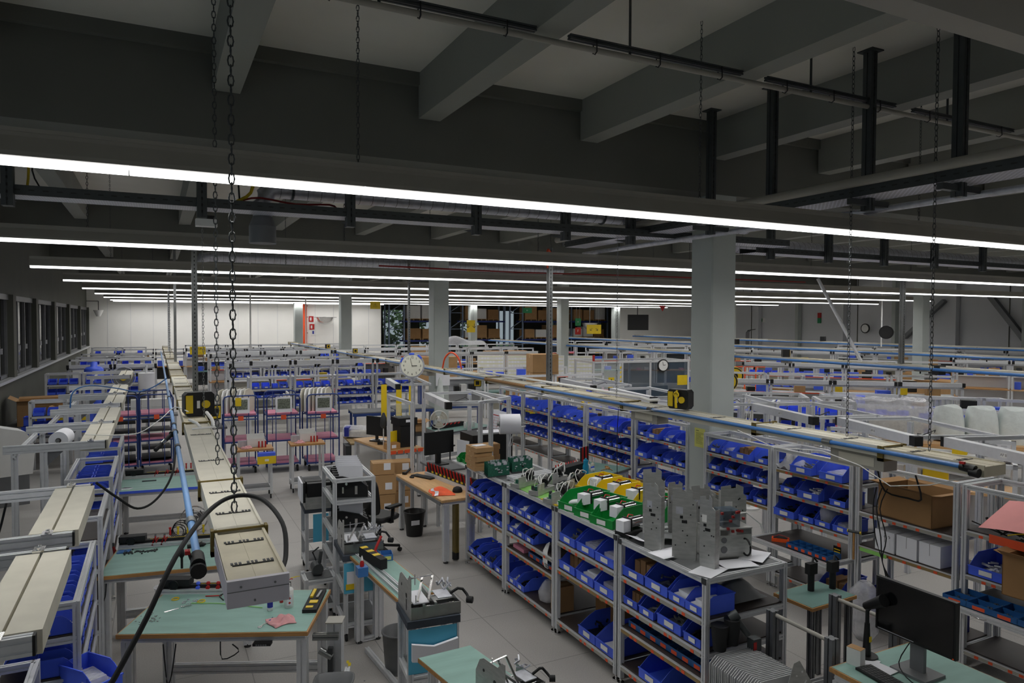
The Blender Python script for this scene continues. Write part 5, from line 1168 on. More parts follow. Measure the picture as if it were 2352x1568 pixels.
def feeder(x, y, z, rz, label, sheet=True):
    t = thing('feeder_unit', label, 'feeder unit', (x, y, z), rz, 'black feeder units on the trolleys'); t.scale = (1,1,1.0 if z < 1 else 1.25); MB().ext([(-.2,0),(.2,0),(.2,.1),(.1,.16),(-.1,.2),(-.2,.2)], (0,-.03,0), (0,.03,0)).build('body', 'black', t)
    MB().cyl((-.18,-.035,.18),(-.18,.035,.18),.012,8).box(.05,.08,-.04,-.03,.03,.11).cyl((-.05,-.04,.13),(-.05,-.03,.13),.015,8).box(-.1,-.08,-.04,-.03,.04,.1).build('fittings', 'chrome', t)
    if sheet: MB().box(-.14,.14,-.003,.003,.14,.3).build('white_sheet', 'paper', t)
    return t
for i in range(6): feeder(2.08+.02*i, 8.42+.13*i, 1.272, R(-20), 'black feeder unit with white sheet, %s on the top shelf' % ORD[i])
for i in range(5): feeder(2.1+.02*i, 8.5+.13*i, .882, R(-20), 'black feeder unit with white sheet, %s on the middle shelf' % ORD[i])
for i in range(2): feeder(2.1+.02*i, 8.5+.2*i, .552, R(-20), 'black feeder unit, %s on the lower shelf' % ORD[i], False)
t = thing('machine_module', 'sheet metal box with black unit on the rear trolley', 'machine module', (1.74, 9.48, .89), R(-4)); MB().box(0,.42,0,.44,0,.005).box(0,.42,0,.005,0,.16).box(0,.005,0,.44,0,.16).box(.415,.42,0,.44,0,.16).box(0,.42,.435,.44,0,.16).build('tray', 'sheet', t); MB().box(.03,.38,.02,.12,.16,.34).box(.03,.38,.25,.35,.16,.32).box(-.03,.0,-.01,.44,.1,.36).build('unit', 'black', t); MB().box(-.05,-.03,-.01,.44,.1,.36).build('white_plate', 'paper', t)
t = trolley('trolley', 'low trolley with dark motor between the tall and middle trolleys', (1.45, 7.98, 0), R(-3), .36, .34, .5, [.2,.49], None)
t = thing('bare_motor', 'dark greasy motor on the low trolley', 'motor', (1.62, 8.15, .5)); MB().cyl((0,-.08,.07),(0,.08,.07),.06,16).box(-.05,.05,-.05,.05,.0,.04).cyl((.03,0,.12),(.05,0,.25),.02,8).tube([(0,.05,.14),(-.04,.04,.24),(.02,0,.3)],.01,6).build('body', 'gunmetal', t)
# narrow green bench with tool bar
t = bench('workbench', 'narrow green bench between the two machine trolleys', (1.8, 7.35, 0), R(-86), 1.35, .36, .92, lower=False)
MB().prof((.05,.06,.93),(1.3,.06,.93),.03).prof((.05,.12,.93),(1.3,.12,.93),.03).build('top_profiles', 'alu', t)
MB().prof((.06,.05,.03),(.06,.3,.03),.045).prof((.3,.08,.03),(1.29,.08,.03),.045).build('floor_rail', 'alu', t)
t = thing('tool_rail', 'black tool rail with red pliers on the narrow green bench', 'tool rail', (1.86, 7.2, .95), R(-80)); MB().box(0,.5,0,.07,0,.1).build('holder', 'rubber', t); MB().box(.02,.08,-.002,.07,.1,.103).box(.16,.22,-.002,.07,.1,.103).box(.3,.36,0,.07,.1,.103).build('yellow_label', 'yellow', t)
t = thing('pliers', 'red-handled pliers standing up in the narrow bench tool rail', 'pliers', (1.98, 7.05, 1.02), R(20)); MB().tube([(0,0,0),(.03,0,.06),(.1,.02,.14)],.014,8).tube([(0,0,.02),(.02,-.03,-.02),(.06,-.06,-.05)],.014,8).build('handle', 'red', t)
for i, (x, y) in enumerate(((2.0,7.15),(2.12,7.1))):
    t = thing('small_bin', 'open light blue box %s on the narrow green bench' % ['by the pliers','at the back corner'][i], 'box', (x, y, .921), R(-10)); MB().box(-.06,.06,-.08,.08,0,.004).box(-.06,.06,-.08,-.076,0,.06).box(-.06,.06,.076,.08,0,.06).box(-.06,-.056,-.08,.08,0,.06).box(.056,.06,-.08,.08,0,.06).build('box', 'pipe_deep', t); MB().box(-.04,.04,-.082,-.08,.01,.045).build('label_card', 'yellow_note', t)
t = thing('blue_cup', 'blue box with a red spray bottle clipped to the narrow bench', 'box', (1.78, 6.78, .9)); MB().box(-.05,.05,-.05,.05,0,.09).build('box', 'pipe_deep', t)
bottle((1.78, 6.78, .93), [(.018,0),(.02,.003),(.02,.1),(.01,.12)], 'red', 'white', 'red bottle standing in the clipped blue box', .12, True)
wastebin((2.08, 6.55, 0), 0, 'dark bin standing under the narrow green bench', 'mid_grey', .13, .16, .38)
# small green table at the bottom edge
t = thing('workbench', 'green table top at the bottom edge, below the near trolley', 'workbench', (0,0,0), 0, 'green-topped workbenches')
q = [(1.71,4.93),(2.14,4.95),(2.27,4.1),(1.85,4.02)]
MB().poly(q[::-1], .866, .897).build('worktop', 'wood', t); MB().poly([(x*.985+.03,y*.995+.02) for x,y in q][::-1], .897, .9).build('bench_mat', 'teal', t)
for x, y in ((1.8,4.85),(2.08,4.87),(1.92,4.15),(2.18,4.2)): MB().prof((x,y,0),(x,y,.866),.06).build('leg', 'alu', t)
module(1.98, 4.02, .9, R(10), 'machine module cut off by the bottom picture edge', .8)
# ---------------- right side ----------------
t = thing('workbench', 'green-topped desk in the lower right corner carrying the monitor', 'workbench', (0,0,0), 0, 'green-topped workbenches')
DZ = .95
MB().box(4.25,5.15,1.7,3.42,DZ-.035,DZ-.003).build('worktop', 'wood', t); MB().box(4.262,5.14,1.71,3.408,DZ-.003,DZ).build('bench_mat', 'teal', t)
MB().prof((4.28,3.38,DZ-.06),(5.1,3.38,DZ-.06)).prof((4.28,3.38,DZ-.06),(4.28,1.75,DZ-.06)).build('frame_rail', 'alu', t)
for x, y in ((4.3,3.36),(5.08,3.36),(4.3,1.8),(5.08,1.8)): MB().prof((x,y,0),(x,y,DZ-.09),.08,.08).build('leg', 'alu', t)
t = thing('monitor', 'large black monitor on the lower right desk', 'monitor', (4.67, 3.08, 0), 0, None)
MB().ext([(-.29,0),(.29,0),(.29,.385),(-.29,.385)], (.0,0,1.17), (.035,0,1.17)).build('case', 'black', t); MB().box(-.002,0,-.275,.275,1.19,1.54).build('screen', 'screen', t)
MB().box(-.004,-.001,-.28,-.27,1.175,1.182).build('power_light', 'orange', t); MB().box(.04,.07,-.05,.05,DZ+.02,1.38).build('neck', 'mid_grey', t); MB().box(-.06,.16,-.13,.13,DZ,DZ+.02).build('foot', 'mid_grey', t); MB().box(-.003,0,.0,.27,1.18,1.184).build('edge_line', 'galv', t)
t = keyboard((4.42, 3.08, DZ+.001), R(-97), 'dirty black keyboard before the large monitor')
for i, (x, y, a) in enumerate(((4.5,3.3,-10),(4.56,3.36,15),(4.55,3.22,5))): put(MB().box(-.06,.06,-.08,.08,0,.002).build('paper_sheet', 'paper'), 'paper slip on the lower right desk, %s' % ['left of the keyboard','under the scanner','nearest the monitor foot'][i], 'paper', (x, y, DZ+.003*i+.001), R(a))
t = carton(4.45, 3.36, DZ, .07, .1, .12, R(10), 'small open white carton at the desk corner', 'white', tapec=False); MB().box(-.035,.035,-.05,.05,.12,.122).build('flap', 'carton', t)
t = thing('scanner_stand', 'black gooseneck scanner stand behind the small white carton', 'scanner', (4.62, 3.4, DZ)); MB().cyl((0,0,0),(0,0,.015),.075,22).build('base', 'black', t); MB().cyl((0,0,.015),(0,0,.25),.03,12,.018).tube([(0,0,.24),(.0,-.0,.34),(.02,-.02,.38)],.014,8).build('neck', 'black', t)
MB().cyl((.02,.03,.36),(.0,-.13,.46),.028,12,.045).build('scanner_head', 'black', t); MB().box(-.012,.012,-.031,-.028,.12,.16).build('mark', 'yellow', t)
t = thing('hub_box', 'small white switch box at the foot of the monitor', 'box', (4.5, 2.85, DZ), R(10)); MB().box(-.04,.04,-.07,.07,0,.02).build('body', 'white', t)
t = thing('card_reader', 'black card reader on the lower right desk', 'reader', (4.5, 2.68, DZ), R(5)); MB().box(-.05,.05,-.04,.04,0,.07).build('body', 'black', t)
cable([(4.66,3.1,1.17),(4.62,3.15,1.02),(4.56,3.05,.97),(4.52,2.92,.965)], .004, 'rubber', 'thin black cable under the monitor')
# cart with handle bars and plates
t = thing('bar_trolley', 'profile cart with round handle bars behind the desk', 'trolley', (4.37, 3.5, 0), 0)
for x in (0,.72):
    for y in (0,.55): MB().prof((x,y,.08),(x,y,1.1),.07,.07).build('post', 'alu_dark', t); 
for x in (0,.72):
    MB().cyl((x,.03,1.07),(x,.52,1.07),.016,14).build('handle_bar', 'pipe_blue' if 0 else 'lamp_body', t); MB().cyl((x-.0,0,.0),(x,0,.08),.03,10).cyl((x,.55,0),(x,.55,.08),.03,10).build('castor', 'rubber', t)
MB().prof((0,0,.3),(.72,0,.3),.045).prof((0,.55,.3),(.72,.55,.3),.045).prof((0,0,.3),(0,.55,.3),.045).build('low_frame', 'alu', t); MB().box(0.02,.7,.02,.53,.322,.33).build('deck', 'board_dark', t)
t = thing('plate_cart', 'low cart carrying the stack of thin steel plates', 'trolley', (3.72, 3.5, 0), R(-3)); MB().box(0,.55,0,.6,.5,.54).build('deck', 'board_dark', t)
for x in (.03,.52):
    for y in (.03,.57): MB().prof((x,y,.0),(x,y,.5),.045).build('leg', 'alu', t)
for i in range(22):
    o = MB().ext([(0,0),(.46,0),(.46,.27),(.4,.3),(.06,.3),(0,.25)], (0,0,0), (0,.006,0)).build('steel_plate', 'plate_steel')
    put(o, 'thin upright steel plate, %s in the striped stack' % (ORD[i] if i < 12 else ORD[i-12]+' beyond twelfth'), 'plate', (4.22-.47+.003*(i%3), 3.63+.0215*i, .541), R(-3), 'striped stack of thin steel plates')
for i in range(9):
    o = MB().ext([(0,0),(.3,0),(.3,.22),(0,.22)], (0,0,0), (0,.006,0)).build('steel_plate', 'plate_steel')
    put(o, 'short steel plate, %s in the cart between handle bars' % ORD[i], 'plate', (4.5+.002*(i%3), 3.58+.04*i, .331+.0), R(-3), 'short steel plates on the handle cart')
t = thing('sheet_bracket', 'bright bent sheet metal bracket leaning on the desk', 'bracket', (4.08, 3.53, .541), R(-22)); b = MB(); b.ext([(-.16,0),(.14,.0),(.14,.2),(.0,.44),(-.04,.42)], (0,0,0), (0,.006,0)); b.build('plate', 'sheet', t)
MB().bar((.0,-.002,.2),(.05,-.002,.3),.014,.004).cyl((.02,-.003,.36),(.02,0,.36),.008,8).cyl((-.02,-.003,.33),(-.02,0,.33),.006,8).build('slots', 'white', t)
t = thing('workbench', 'small green bench corner beyond the handle cart', 'workbench', (5.12, 4.3, 0), R(3), 'green-topped workbenches')
MB().box(0,.62,0,.42,.85,.88).build('worktop', 'wood', t); MB().box(.01,.61,.01,.41,.88,.883).build('bench_mat', 'teal_dark', t)
for x in (.05,.57):
    for y in (.05,.37): MB().prof((x,y,0),(x,y,.85),.05).build('leg', 'alu_dark', t)
for i, (x, y) in enumerate(((5.45,4.6),(5.68,4.55))):
    t = thing('holder_clamp', 'black clamp holder on the small bench corner, %s one' % ['left','right'][i], 'clamp', (x, y, .883)); MB().cyl((0,0,0),(0,0,.22),.03,12).box(-.05,.05,-.03,.03,.16,.26).tube([(0,0,.2),(.05,.02,.3),(.08,0,.26)],.012,6).build('body', 'rubber', t)
# contents of the near tall racks
t = carton(7.26, 4.76, 1.291, .46, .62, .34, R(-3), 'large open brown carton on the rack under the trunking', 'carton2', True, False)
MB().box(-.22,.22,-.3,.3,.2,.205).build('dark_sheet', 'black', t)  # thin black sheet across the inside of the open carton
cable([(6.3,4.55,1.95),(6.5,4.7,1.9),(6.9,4.9,1.6),(7.02,4.72,1.55),(6.9,4.5,1.6),(6.5,4.3,1.92)], .009, 'rubber', 'black cable draped across the open carton')
for i in range(3): cable([(6.9+.02*i,5.0-.05*i,1.62),(6.88,5.02-.04*i,1.4),(6.87+.02*i,4.98-.05*i,1.1),(6.88,4.9,.85),(6.9,4.85-.04*i,.6),(6.93,4.86-.1*i,.25)], .006, 'rubber', 'black cable hanging before the white boxes, %s strand' % ORD[i], group='black cables before the white boxes')
for i in range(3):
    t = thing('white_box', 'white cardboard box under the open carton, %s from the left' % ORD[i], 'carton', (7.2, 4.98-.25*i, .912), R(-2), 'white boxes on the rack'); MB().box(-.17,.17,-.115,.115,0,.22).build('body', 'paper', t); MB().box(-.171,.171,-.002,.002,.1,.221).build('seam', 'mid_grey', t)
    if i == 0: MB().text('\u2190\u2191', .05, (-.1705,-.03,.16), (0,-1,0)).build('printed_mark', 'ink', t)
t = thing('neon_tape', 'green tape strip on the shelf edge below the white boxes', 'tape', (6.974, 5.2, .875)); MB().box(-.003,0,-.28,.04,-.02,.02).build('tape', 'neon_green', t)
t = thing('blue_crate', 'dark blue crate low behind the monitor', 'crate', (7.25, 4.75, .202)); MB().box(-.22,.22,-.42,.42,0,.006).box(-.22,-.214,-.42,.42,0,.26).box(.214,.22,-.42,.42,0,.26).box(-.22,.22,-.42,-.414,0,.26).box(-.22,.22,.414,.42,0,.26).box(-.235,-.214,-.43,.43,.245,.262).build('crate', 'blue_dark', t)
t = thing('plastic_bag', 'milky plastic film behind the top of the monitor', 'bag', (6.75, 5.0, 0)); MB().lathe([(.08,0),(.14,.1),(.12,.3),(.16,.5),(.06,.62)], n=12).build('bag', 'film', t)
# rack at right edge
t = thing('pink_sheet', 'salmon pink sheet standing among black cables at the right edge', 'sheet', (7.05, 3.85, 1.392)); MB().grid(lambda u, v: (-.1+.5*v, .12-.95*u, .06+.2*v+.05*math.sin(3*u)), 10, 5).build('sheet', 'pink_paper', t)
b = MB(); r = random.Random(9)
for q in range(22): y0 = r.uniform(-.9,.1); x0 = r.uniform(-.12,.25); b.tube([(x0+r.uniform(-.05,.05), y0+r.uniform(-.2,.2), .01+r.uniform(0,.08)) for _ in range(5)], .006, 5)
o = b.build('cable_tangle', 'rubber'); put(o, 'tangle of black cables under the pink sheet', 'cables', (7.12, 3.85, 1.395)); o['kind'] = 'stuff'
cable([(6.97,3.72,1.44),(7.0,3.6,1.48),(7.02,3.5,1.45),(7.1,3.4,1.46)], .006, 'yellow', 'yellow wire lying on the black cable tangle')
t = carton(6.93, 3.44, .962, .34, .42, .36, R(2), 'tall brown carton at the right picture edge', 'carton2', True, False)
t = thing('orange_tag', 'big orange label on the rack edge above the tall carton', 'tag', (6.97, 3.9, 1.36)); MB().box(-.004,0,-.8,-.02,-.03,.05).build('label', 'orange_label', t)
tray_dividers((6.72, 4.15, .74), R(-90), 5, 1.1, .34, 'blue divided trays right of the monitor'); t = thing('open_drawer', 'pulled-out aluminium drawer right of the monitor', 'drawer tray', (6.7, 4.16, .68)); MB().prof((0,0,.03),(0,-1.14,.03),.045).prof((0,0,.03),(.4,0,.03),.045).box(0,.4,-1.14,0,.05,.056).build('drawer', 'alu', t); MB().tube([(-.03,-.3,.03),(-.06,-.32,.03),(-.06,-.42,.03),(-.03,-.44,.03)],.006,6).build('pull', 'chrome', t)
# drawer pulled out with meter and trays, bay left of carton
t = thing('open_drawer', 'pulled-out aluminium drawer with meter and blue trays', 'drawer tray', (6.62, 6.48, .66)); MB().prof((0,0,.03),(0,-1.1,.03),.045).prof((0,0,.03),(.5,0,.03),.045).prof((0,-1.1,.03),(.5,-1.1,.03),.045).build('frame', 'alu', t); MB().box(0,.5,-1.1,0,.045,.05).build('floor', 'board_dark', t)
t = thing('multimeter', 'orange multimeter lying at the left of the pulled drawer', 'multimeter', (6.8, 6.2, .711), R(-50)); MB().box(-.1,.1,-.05,.05,0,.04).build('case', 'orange', t); MB().box(-.08,.08,-.035,.035,.04,.045).build('face', 'black', t); MB().tube([(-.1,0,.03),(-.02,.03,.07),(.05,-.02,.07),(.11,0,.03)],.004,5).build('leads', 'red', t)
tray_dividers((6.68, 6.0, .711), R(-90), 6, .58, .22, 'blue divided trays in the pulled drawer')
t = thing('price_tag', 'black tag with yellow bars hanging by the pulled drawer', 'tag', (6.96, 5.52, .82)); MB().box(-.003,.003,-.05,.05,-.12,0).build('card', 'black', t); MB().box(-.005,-.003,-.04,.04,-.04,-.03).box(-.005,-.003,-.04,.04,-.07,-.06).build('bars', 'yellow', t); MB().box(-.002,.002,-.04,.0,0,.04).build('orange_top', 'orange_label', t)
t = thing('hammer', 'wooden hammer hooked on the rack post left of the carton', 'hammer', (6.95, 5.3, .88)); MB().cyl((0,0,-.14),(0,0,.16),.012,8).build('handle', 'wood', t); MB().cyl((-.02,.06,.17),(.02,-.06,.17),.016,10).build('head', 'gunmetal', t); MB().cyl((-.022,.066,.17),(-.02,.06,.17),.017,10).cyl((.02,-.06,.17),(.024,-.072,.17),.017,10).build('cap', 'yellow', t)
for i, (y, z, l) in enumerate(((6.05,1.12,'clear bag in the bin row left of the hammer'),(6.15,.5,'clear bag bulging under the pulled drawer'))):
    t = thing('plastic_bag', l, 'bag', (7.15, y-.25, [.97,.24][i])); MB().lathe([(.05,0),(.09,.05),(.1,.16),(.06,.24),(.03,.27)], n=12).build('bag', 'film', t)
b = MB()
t = thing('plastic_bag', 'pinkish parts bag bulging over the top shelf bins', 'bag', (7.1, 6.35, 1.552)); MB().grid(lambda u, v: (-.12+.3*v, .14-.36*u, .02+.17*math.sin(PI*u)*math.sin(PI*v)+.02*math.sin(17*u+9*v)), 14, 12).build('bag', 'film', t)
for i, (y, l) in enumerate(((7.6,'big tilted blue bin above the rack right of the column, far one'),(6.9,'big tilted blue bin above the rack right of the column, near one'))): pass
# notice on the column
t = thing('notice', 'yellow printed notice on the big column', 'notice', (7.168, 8.07, 1.67)); MB().box(-.002,0,-.11,.11,-.14,.14).build('sheet', 'yellow_note', t)
b = MB(); r = random.Random(2); b.box(-.003,-.002,.02,.08,.1,.107)
for k in range(11): b.box(-.003,-.002,.08-r.uniform(.1,.17),.08,.07-.016*k,.073-.016*k)
b.build('printed_lines', 'ink', t)
# ---------------- angled workplace lamps on the right ----------------
def anglelamp(p, q, z, label, depth=1.0, posts=True, badge=None, side=1):
    p = Vector((*p, 0)); q = Vector((*q, 0)); d = (q-p); L = d.length; d.normalize(); n = Vector((-d.y, d.x, 0))*side
    t = thing('workplace_lamp', label, 'lamp', (0,0,0), 0, 'grey workplace lamp boxes on aluminium frames')
    h = MB().bar(p+d*.05+Vector((0,0,z-.055)), q-d*.1+Vector((0,0,z-.055)), .1, .11).build('housing', 'alu', t)
    MB().bar(q-d*.1+Vector((0,0,z-.055)), q+Vector((0,0,z-.055)), .1, .11).build('end_cap', 'black', t); MB().bar(p+Vector((0,0,z-.055)), p+d*.05+Vector((0,0,z-.055)), .1, .11).build('end_cap', 'black', t)
    f = MB(); zz = Vector((0,0,z-.02))
    for a in (p+d*.08, q-d*.08): f.prof(a+zz+n*.05, a+n*depth+zz, .045)
    f.prof(p+n*depth+zz, q+n*depth+zz, .045); f.build('frame', 'alu', t)
    MB().tube([q-d*.1+n*.1+Vector((0,0,z)), q-d*.15+n*.3+Vector((0,0,z+.05)), q-d*.3+n*.4+Vector((0,0,z))], .006, 5).build('cord', 'black', t)
    if posts:
        for a in (p+d*.2, q-d*.2): MB().prof(a+n*(depth-.1), a+n*(depth-.1)+Vector((0,0,z-.05)), .06, .06).build('post', 'alu', t)
    o = n*-.0508+Vector((0,0,z-.055)); m_ = p.lerp(q, .52)+o; u = d
    b = MB(); b.add([m_-u*.04+Vector((0,0,-.025)), m_+u*.04+Vector((0,0,-.025)), m_+u*.04+Vector((0,0,.025)), m_-u*.04+Vector((0,0,.025))], [(0,1,2,3)]); b.build('badge', 'white', h)
    if badge: MB().text(badge, .04, m_+n*-.0005, d, (0,0,1)).build('lettering', 'ink', h)
    return t
# visible face looks to the camera (-X side), so the frame goes to the +X side
anglelamp((7.84,11.34),(7.55,9.61),2.1,'grey lamp box above the rack behind the blue bottle',.8,badge='AP 6',side=1)
anglelamp((8.12,13.67),(7.8,11.85),2.1,'grey lamp box behind the tall slotted post',.8,badge='AP 5',side=1)
anglelamp((8.46,9.7),(7.9,8.4),2.1,'grey lamp box just left of the big column',.9,badge='AP 7',side=1)
anglelamp((8.45,8.3),(7.98,6.7),2.1,'grey lamp box right of the big column',1.0,badge='AP 7',side=1)
anglelamp((8.3,6.6),(7.68,5.05),2.1,'grey lamp box above the open carton',1.0,badge='AP 8',side=1)
anglelamp((7.98,4.95),(7.5,3.4),2.1,'grey lamp box cut by the right picture edge',1.0,badge='AP 8',side=1)
anglelamp((4.33,12.03),(4.11,10.36),2.1,'lamp box between the wall clock and the black monitor',.85,side=1)
anglelamp((4.6,15.3),(4.35,13.72),2.1,'lamp box directly left below the wall clock',.65,side=1)
# ---------------- middle: clock, desks, monitor ----------------
t = thing('wall_clock', 'round white clock with blue tape on a stick above the frames', 'clock', (3.72, 11.0, 2.65), R(-20))
MB().cyl((0,-.03,0),(0,.03,0),.2,40).build('case', 'galv', t); MB().cyl((0,-.034,0),(0,-.031,0),.175,40).build('face', 'cream_face', t)
b = MB()
for k in range(1, 13): a = PI/2-2*PI*k/12; b.text(str(k), .048, (.135*math.cos(a), -.036, .135*math.sin(a)))
b.bar((0,-.038,0),(-.03,-.038,.12),.006,.002,(0,1,0)).bar((0,-.038,0),(.08,-.038,.003),.009,.002,(0,1,0)).cyl((0,-.04,0),(0,-.036,0),.008,10)
b.build('numerals_and_hands', 'ink', t)
b = MB()
for a0 in (50, 92, 150):
    for k in range(6):
        a = R(a0-12+4*k); c = R(a0-8+4*k); b.add([(.178*math.cos(a),-.037,.178*math.sin(a)),(.206*math.cos(a),-.037,.206*math.sin(a)),(.206*math.cos(c),-.037,.206*math.sin(c)),(.178*math.cos(c),-.037,.178*math.sin(c)),(.206*math.cos(a),.035,.206*math.sin(a)),(.206*math.cos(c),.035,.206*math.sin(c))],[(0,1,2,3),(1,4,5,2)])
b.build('blue_tape', 'blue', t); MB().cyl((0,0,-.6),(0,0,-.2),.02,10).build('stick', 'galv', t)
t = thing('clock_frame', 'aluminium post frame carrying the wall clock', 'support frame', (3.72, 11.0, 0)); MB().prof((0,0,0),(0,0,2.05),.05).prof((0,0,2.03),(.0,1.3,2.03),.045).prof((0,1.3,0),(0,1.3,2.05),.05).build('post', 'alu', t)
cable([(6.18,16.0,2.23),(6.2,15.9,2.48),(6.28,15.7,2.62),(6.38,15.5,2.5),(6.42,15.4,2.24)], .022, 'orange_label', 'orange corrugated hose arching over the trunking by the clock', 'hose')
t = bench('desk', 'wooden desk with coffee machine and orange labelled edge', (3.84, 12.75, 0), R(8), .75, 1.7, .95, top='wood_light', edge='wood_light', group='wooden desks', lower=False)
for k in range(5): MB().box(.06+.14*k,.17+.14*k,-.004,0,.88,.945).build('orange_label', 'orange_label', t)
t = thing('coffee_machine', 'tall black machine with three clear hoppers on the wooden desk', 'machine', (4.3, 13.2, .95), R(6)); MB().box(-.16,.16,-.18,.18,0,.42).build('body', 'black', t); MB().box(-.19,.19,-.2,.2,.42,.56).build('head', 'black', t); MB().box(-.05,.04,-.203,-.2,.48,.53).build('display', 'paper', t)
for k in range(3): MB().cyl((-.12+.12*k,0,.56),(-.12+.12*k,0,.64),.045,14,.05).cyl((-.12+.12*k,0,.64),(-.12+.12*k,0,.82),.05,14,.06).build('hopper', 'glass', t)
t = thing('yellow_folder', 'orange-yellow folder leaning on the black machine', 'folder', (4.02, 13.05, .95), R(30)); MB().box(-.12,.12,-.01,.01,0,.32).build('folder', 'yellow', t)
t = thing('glove_holder', 'grey hanging glove and bag beside the black machine', 'gloves', (3.92, 13.3, 1.3)); MB().lathe([(.03,0),(.07,.05),(.06,.2),(.02,.3)], n=10).build('glove', 'dark_grey', t); MB().cyl((0,0,-.34),(0,0,0),.012,8).build('stand', 'alu', t)
t = carton(3.98, 12.95, .951, .25, .2, .12, R(8), 'small wooden box with white card on the desk corner', 'wood', tapec=False); MB().box(-.05,.04,-.102,-.1,.03,.09).build('card', 'paper', t)
t = thing('monitor', 'thin black monitor seen edge-on on the wooden desk', 'monitor', (3.95, 13.9, .95), R(-60)); MB().box(-.26,.26,-.02,.02,.12,.5).build('case', 'black', t); MB().box(-.12,.12,-.08,.08,0,.02).box(-.03,.03,.0,.03,.02,.3).build('stand', 'black', t)
t = thing('telephone', 'black telephone on the wooden desk', 'telephone', (3.98, 13.55, .951), R(-20)); MB().box(-.1,.1,-.08,.08,0,.05).box(-.12,-.06,-.09,.09,.05,.08).build('body', 'black', t)
t = thing('wire_spool', 'wooden wire spool before the black machine', 'spool', (4.0, 13.3, .951)); MB().cyl((0,0,0),(0,0,.01),.05,16).cyl((0,0,.09),(0,0,.1),.05,16).cyl((0,0,.01),(0,0,.09),.02,10).build('spool', 'wood', t)
put(MB().box(-.15,.15,-.1,.1,0,.002).build('paper_sheet', 'paper'), 'white sheets lying at the left of the wooden desk', 'paper', (4.05, 14.1, .951), R(10))
for i, (x, y, z) in enumerate(((3.55,12.1,0),(3.57,12.1,.36),(3.55,12.12,.7),(3.98,12.45,0),(3.98,12.45,.33),(3.99,12.45,.62))):
    if i >= 3: z = [0,.31,.6][i-3]
    t = carton(x, y, z, .38, .34, [.35,.33,.2,.3,.28,.22][i], R(-8), 'carton with white labels under the wooden desk, %s of the %s stack' % (['bottom','middle','top'][i%3], 'left' if i < 3 else 'right'), 'carton', group='labelled cartons under the desk')
    MB().box(0,.12,-.172,-.17,.08,.2).build('label_card', 'paper', t)
t = thing('monitor', 'black flat monitor turned away beyond the wooden desk', 'monitor', (4.3, 11.3, 0), R(14)); MB().box(-.29,.29,-.02,.02,1.12,1.5).build('case', 'black', t); MB().box(-.04,.04,.0,.06,.95,1.3).build('neck', 'black', t); MB().box(-.14,.14,-.1,.14,.93,.95).build('foot', 'black', t)
t = thing('monitor_table', 'narrow grey table under the black monitor', 'table', (4.3, 11.35, 0)); MB().box(-.2,1.35,-.5,.35,.9,.93).build('top', 'board_grey', t)
for x in (-.17,1.3):
    for y in (-.46,.3): MB().prof((x,y,0),(x,y,.9),.05).build('leg', 'alu', t)
t = thing('computer_tower', 'wide black cabinet under the large paper roll', 'computer', (5.1, 11.1, .93)); MB().box(-.35,.4,-.2,.35,0,.52).build('case', 'black', t); MB().box(-.1,.3,-.1,.2,.52,.535).build('lid', 'paper', t)
put(MB().box(-.004,.004,-.15,.15,0,.42).build('white_board', 'paper'), 'white panel leaning between black monitor and cabinet', 'panel', (4.66, 11.1, .931), R(20))
t = thing('drying_rack', 'black wire stand behind the black monitor', 'stand', (4.62, 11.6, .93)); MB().tube([(0,0,0),(.02,.05,.2),(-.02,.1,.38)],.012,6).bar((-.1,0,.2),(.1,.1,.24),.1,.02).build('stand', 'rubber', t)
for i in range(5): carton(4.92-.02*(i%2), 10.62, .952 if False else .93+.085*i, .3, .24, .084, R(5*(i%2)-2), 'small brown carton, %s from the bottom by the paper roll' % ORD[i], 'carton2', group='small cartons by the large paper roll')
t = thing('workbench_shelf', 'grey stand under the small brown cartons', 'table', (4.92, 10.62, 0)); MB().box(-.25,.25,-.2,.2,.895,.93).build('top', 'board_grey', t)
for x in (-.2,.2):
    for y in (-.15,.15): MB().prof((x,y,0),(x,y,.895),.045).build('leg', 'alu', t)
t = thing('profile_frame', 'tall aluminium frame holding the large paper roll', 'support frame', (0,0,0))
for x, y in ((4.62,10.3),(5.35,10.75)): MB().prof((x,y,0),(x,y,2.1),.06).build('post', 'alu', t)
MB().prof((4.62,10.3,2.08),(5.35,10.75,2.08),.05).prof((4.13,10.5,2.05),(4.62,10.3,2.05),.05).prof((5.35,10.75,2.08),(5.2,12.2,2.08),.05).build('beam', 'alu', t)
paperroll((5.22, 10.45, 1.68), (-.62,.78,0) if False else (.82,-.3,0), .165, .34, 'large white paper roll in the tall frame', 'paper_roll')
cable([(5.35,10.7,2.05),(5.3,10.5,1.4),(5.25,10.55,1.3),(5.4,10.6,1.55),(5.6,10.6,1.6)], .006, 'white', 'white cord looping below the large paper roll')
t = thing('coiled_hose', 'blue coiled air hose hanging near the desk fan', 'hose', (5.25, 12.2, 1.15)); b = MB()
b.tube([(.03*math.cos(a*.9), .03*math.sin(a*.9), .9-a*.0068*1.2) for a in range(0,110)], .006, 5); b.tube([(.03,0,-.0),(.0,0,-.12),(.02,0,-.2)], .006, 5); b.build('coil', 'blue', t)
t = thing('calendar', 'white wall calendar sheet with red grid hanging askew', 'calendar', (5.55, 11.6, 1.55), R(-15)); t.rotation_euler.y = R(14); MB().box(-.17,.17,-.002,.002,-.25,.2).build('sheet', 'paper', t)
b = MB(); b.box(-.15,.15,-.004,-.002,.1,.115)
for k in range(6): b.box(-.15,.15,-.0035,-.002,.06-.05*k,.063-.05*k)
for k in range(5): b.box(-.15+.075*k,-.147+.075*k,-.0035,-.002,-.19,.06)
b.build('red_grid', 'red', t); MB().cyl((0,0,.2),(0,0,.5),.003,5).build('string', 'ink', t)
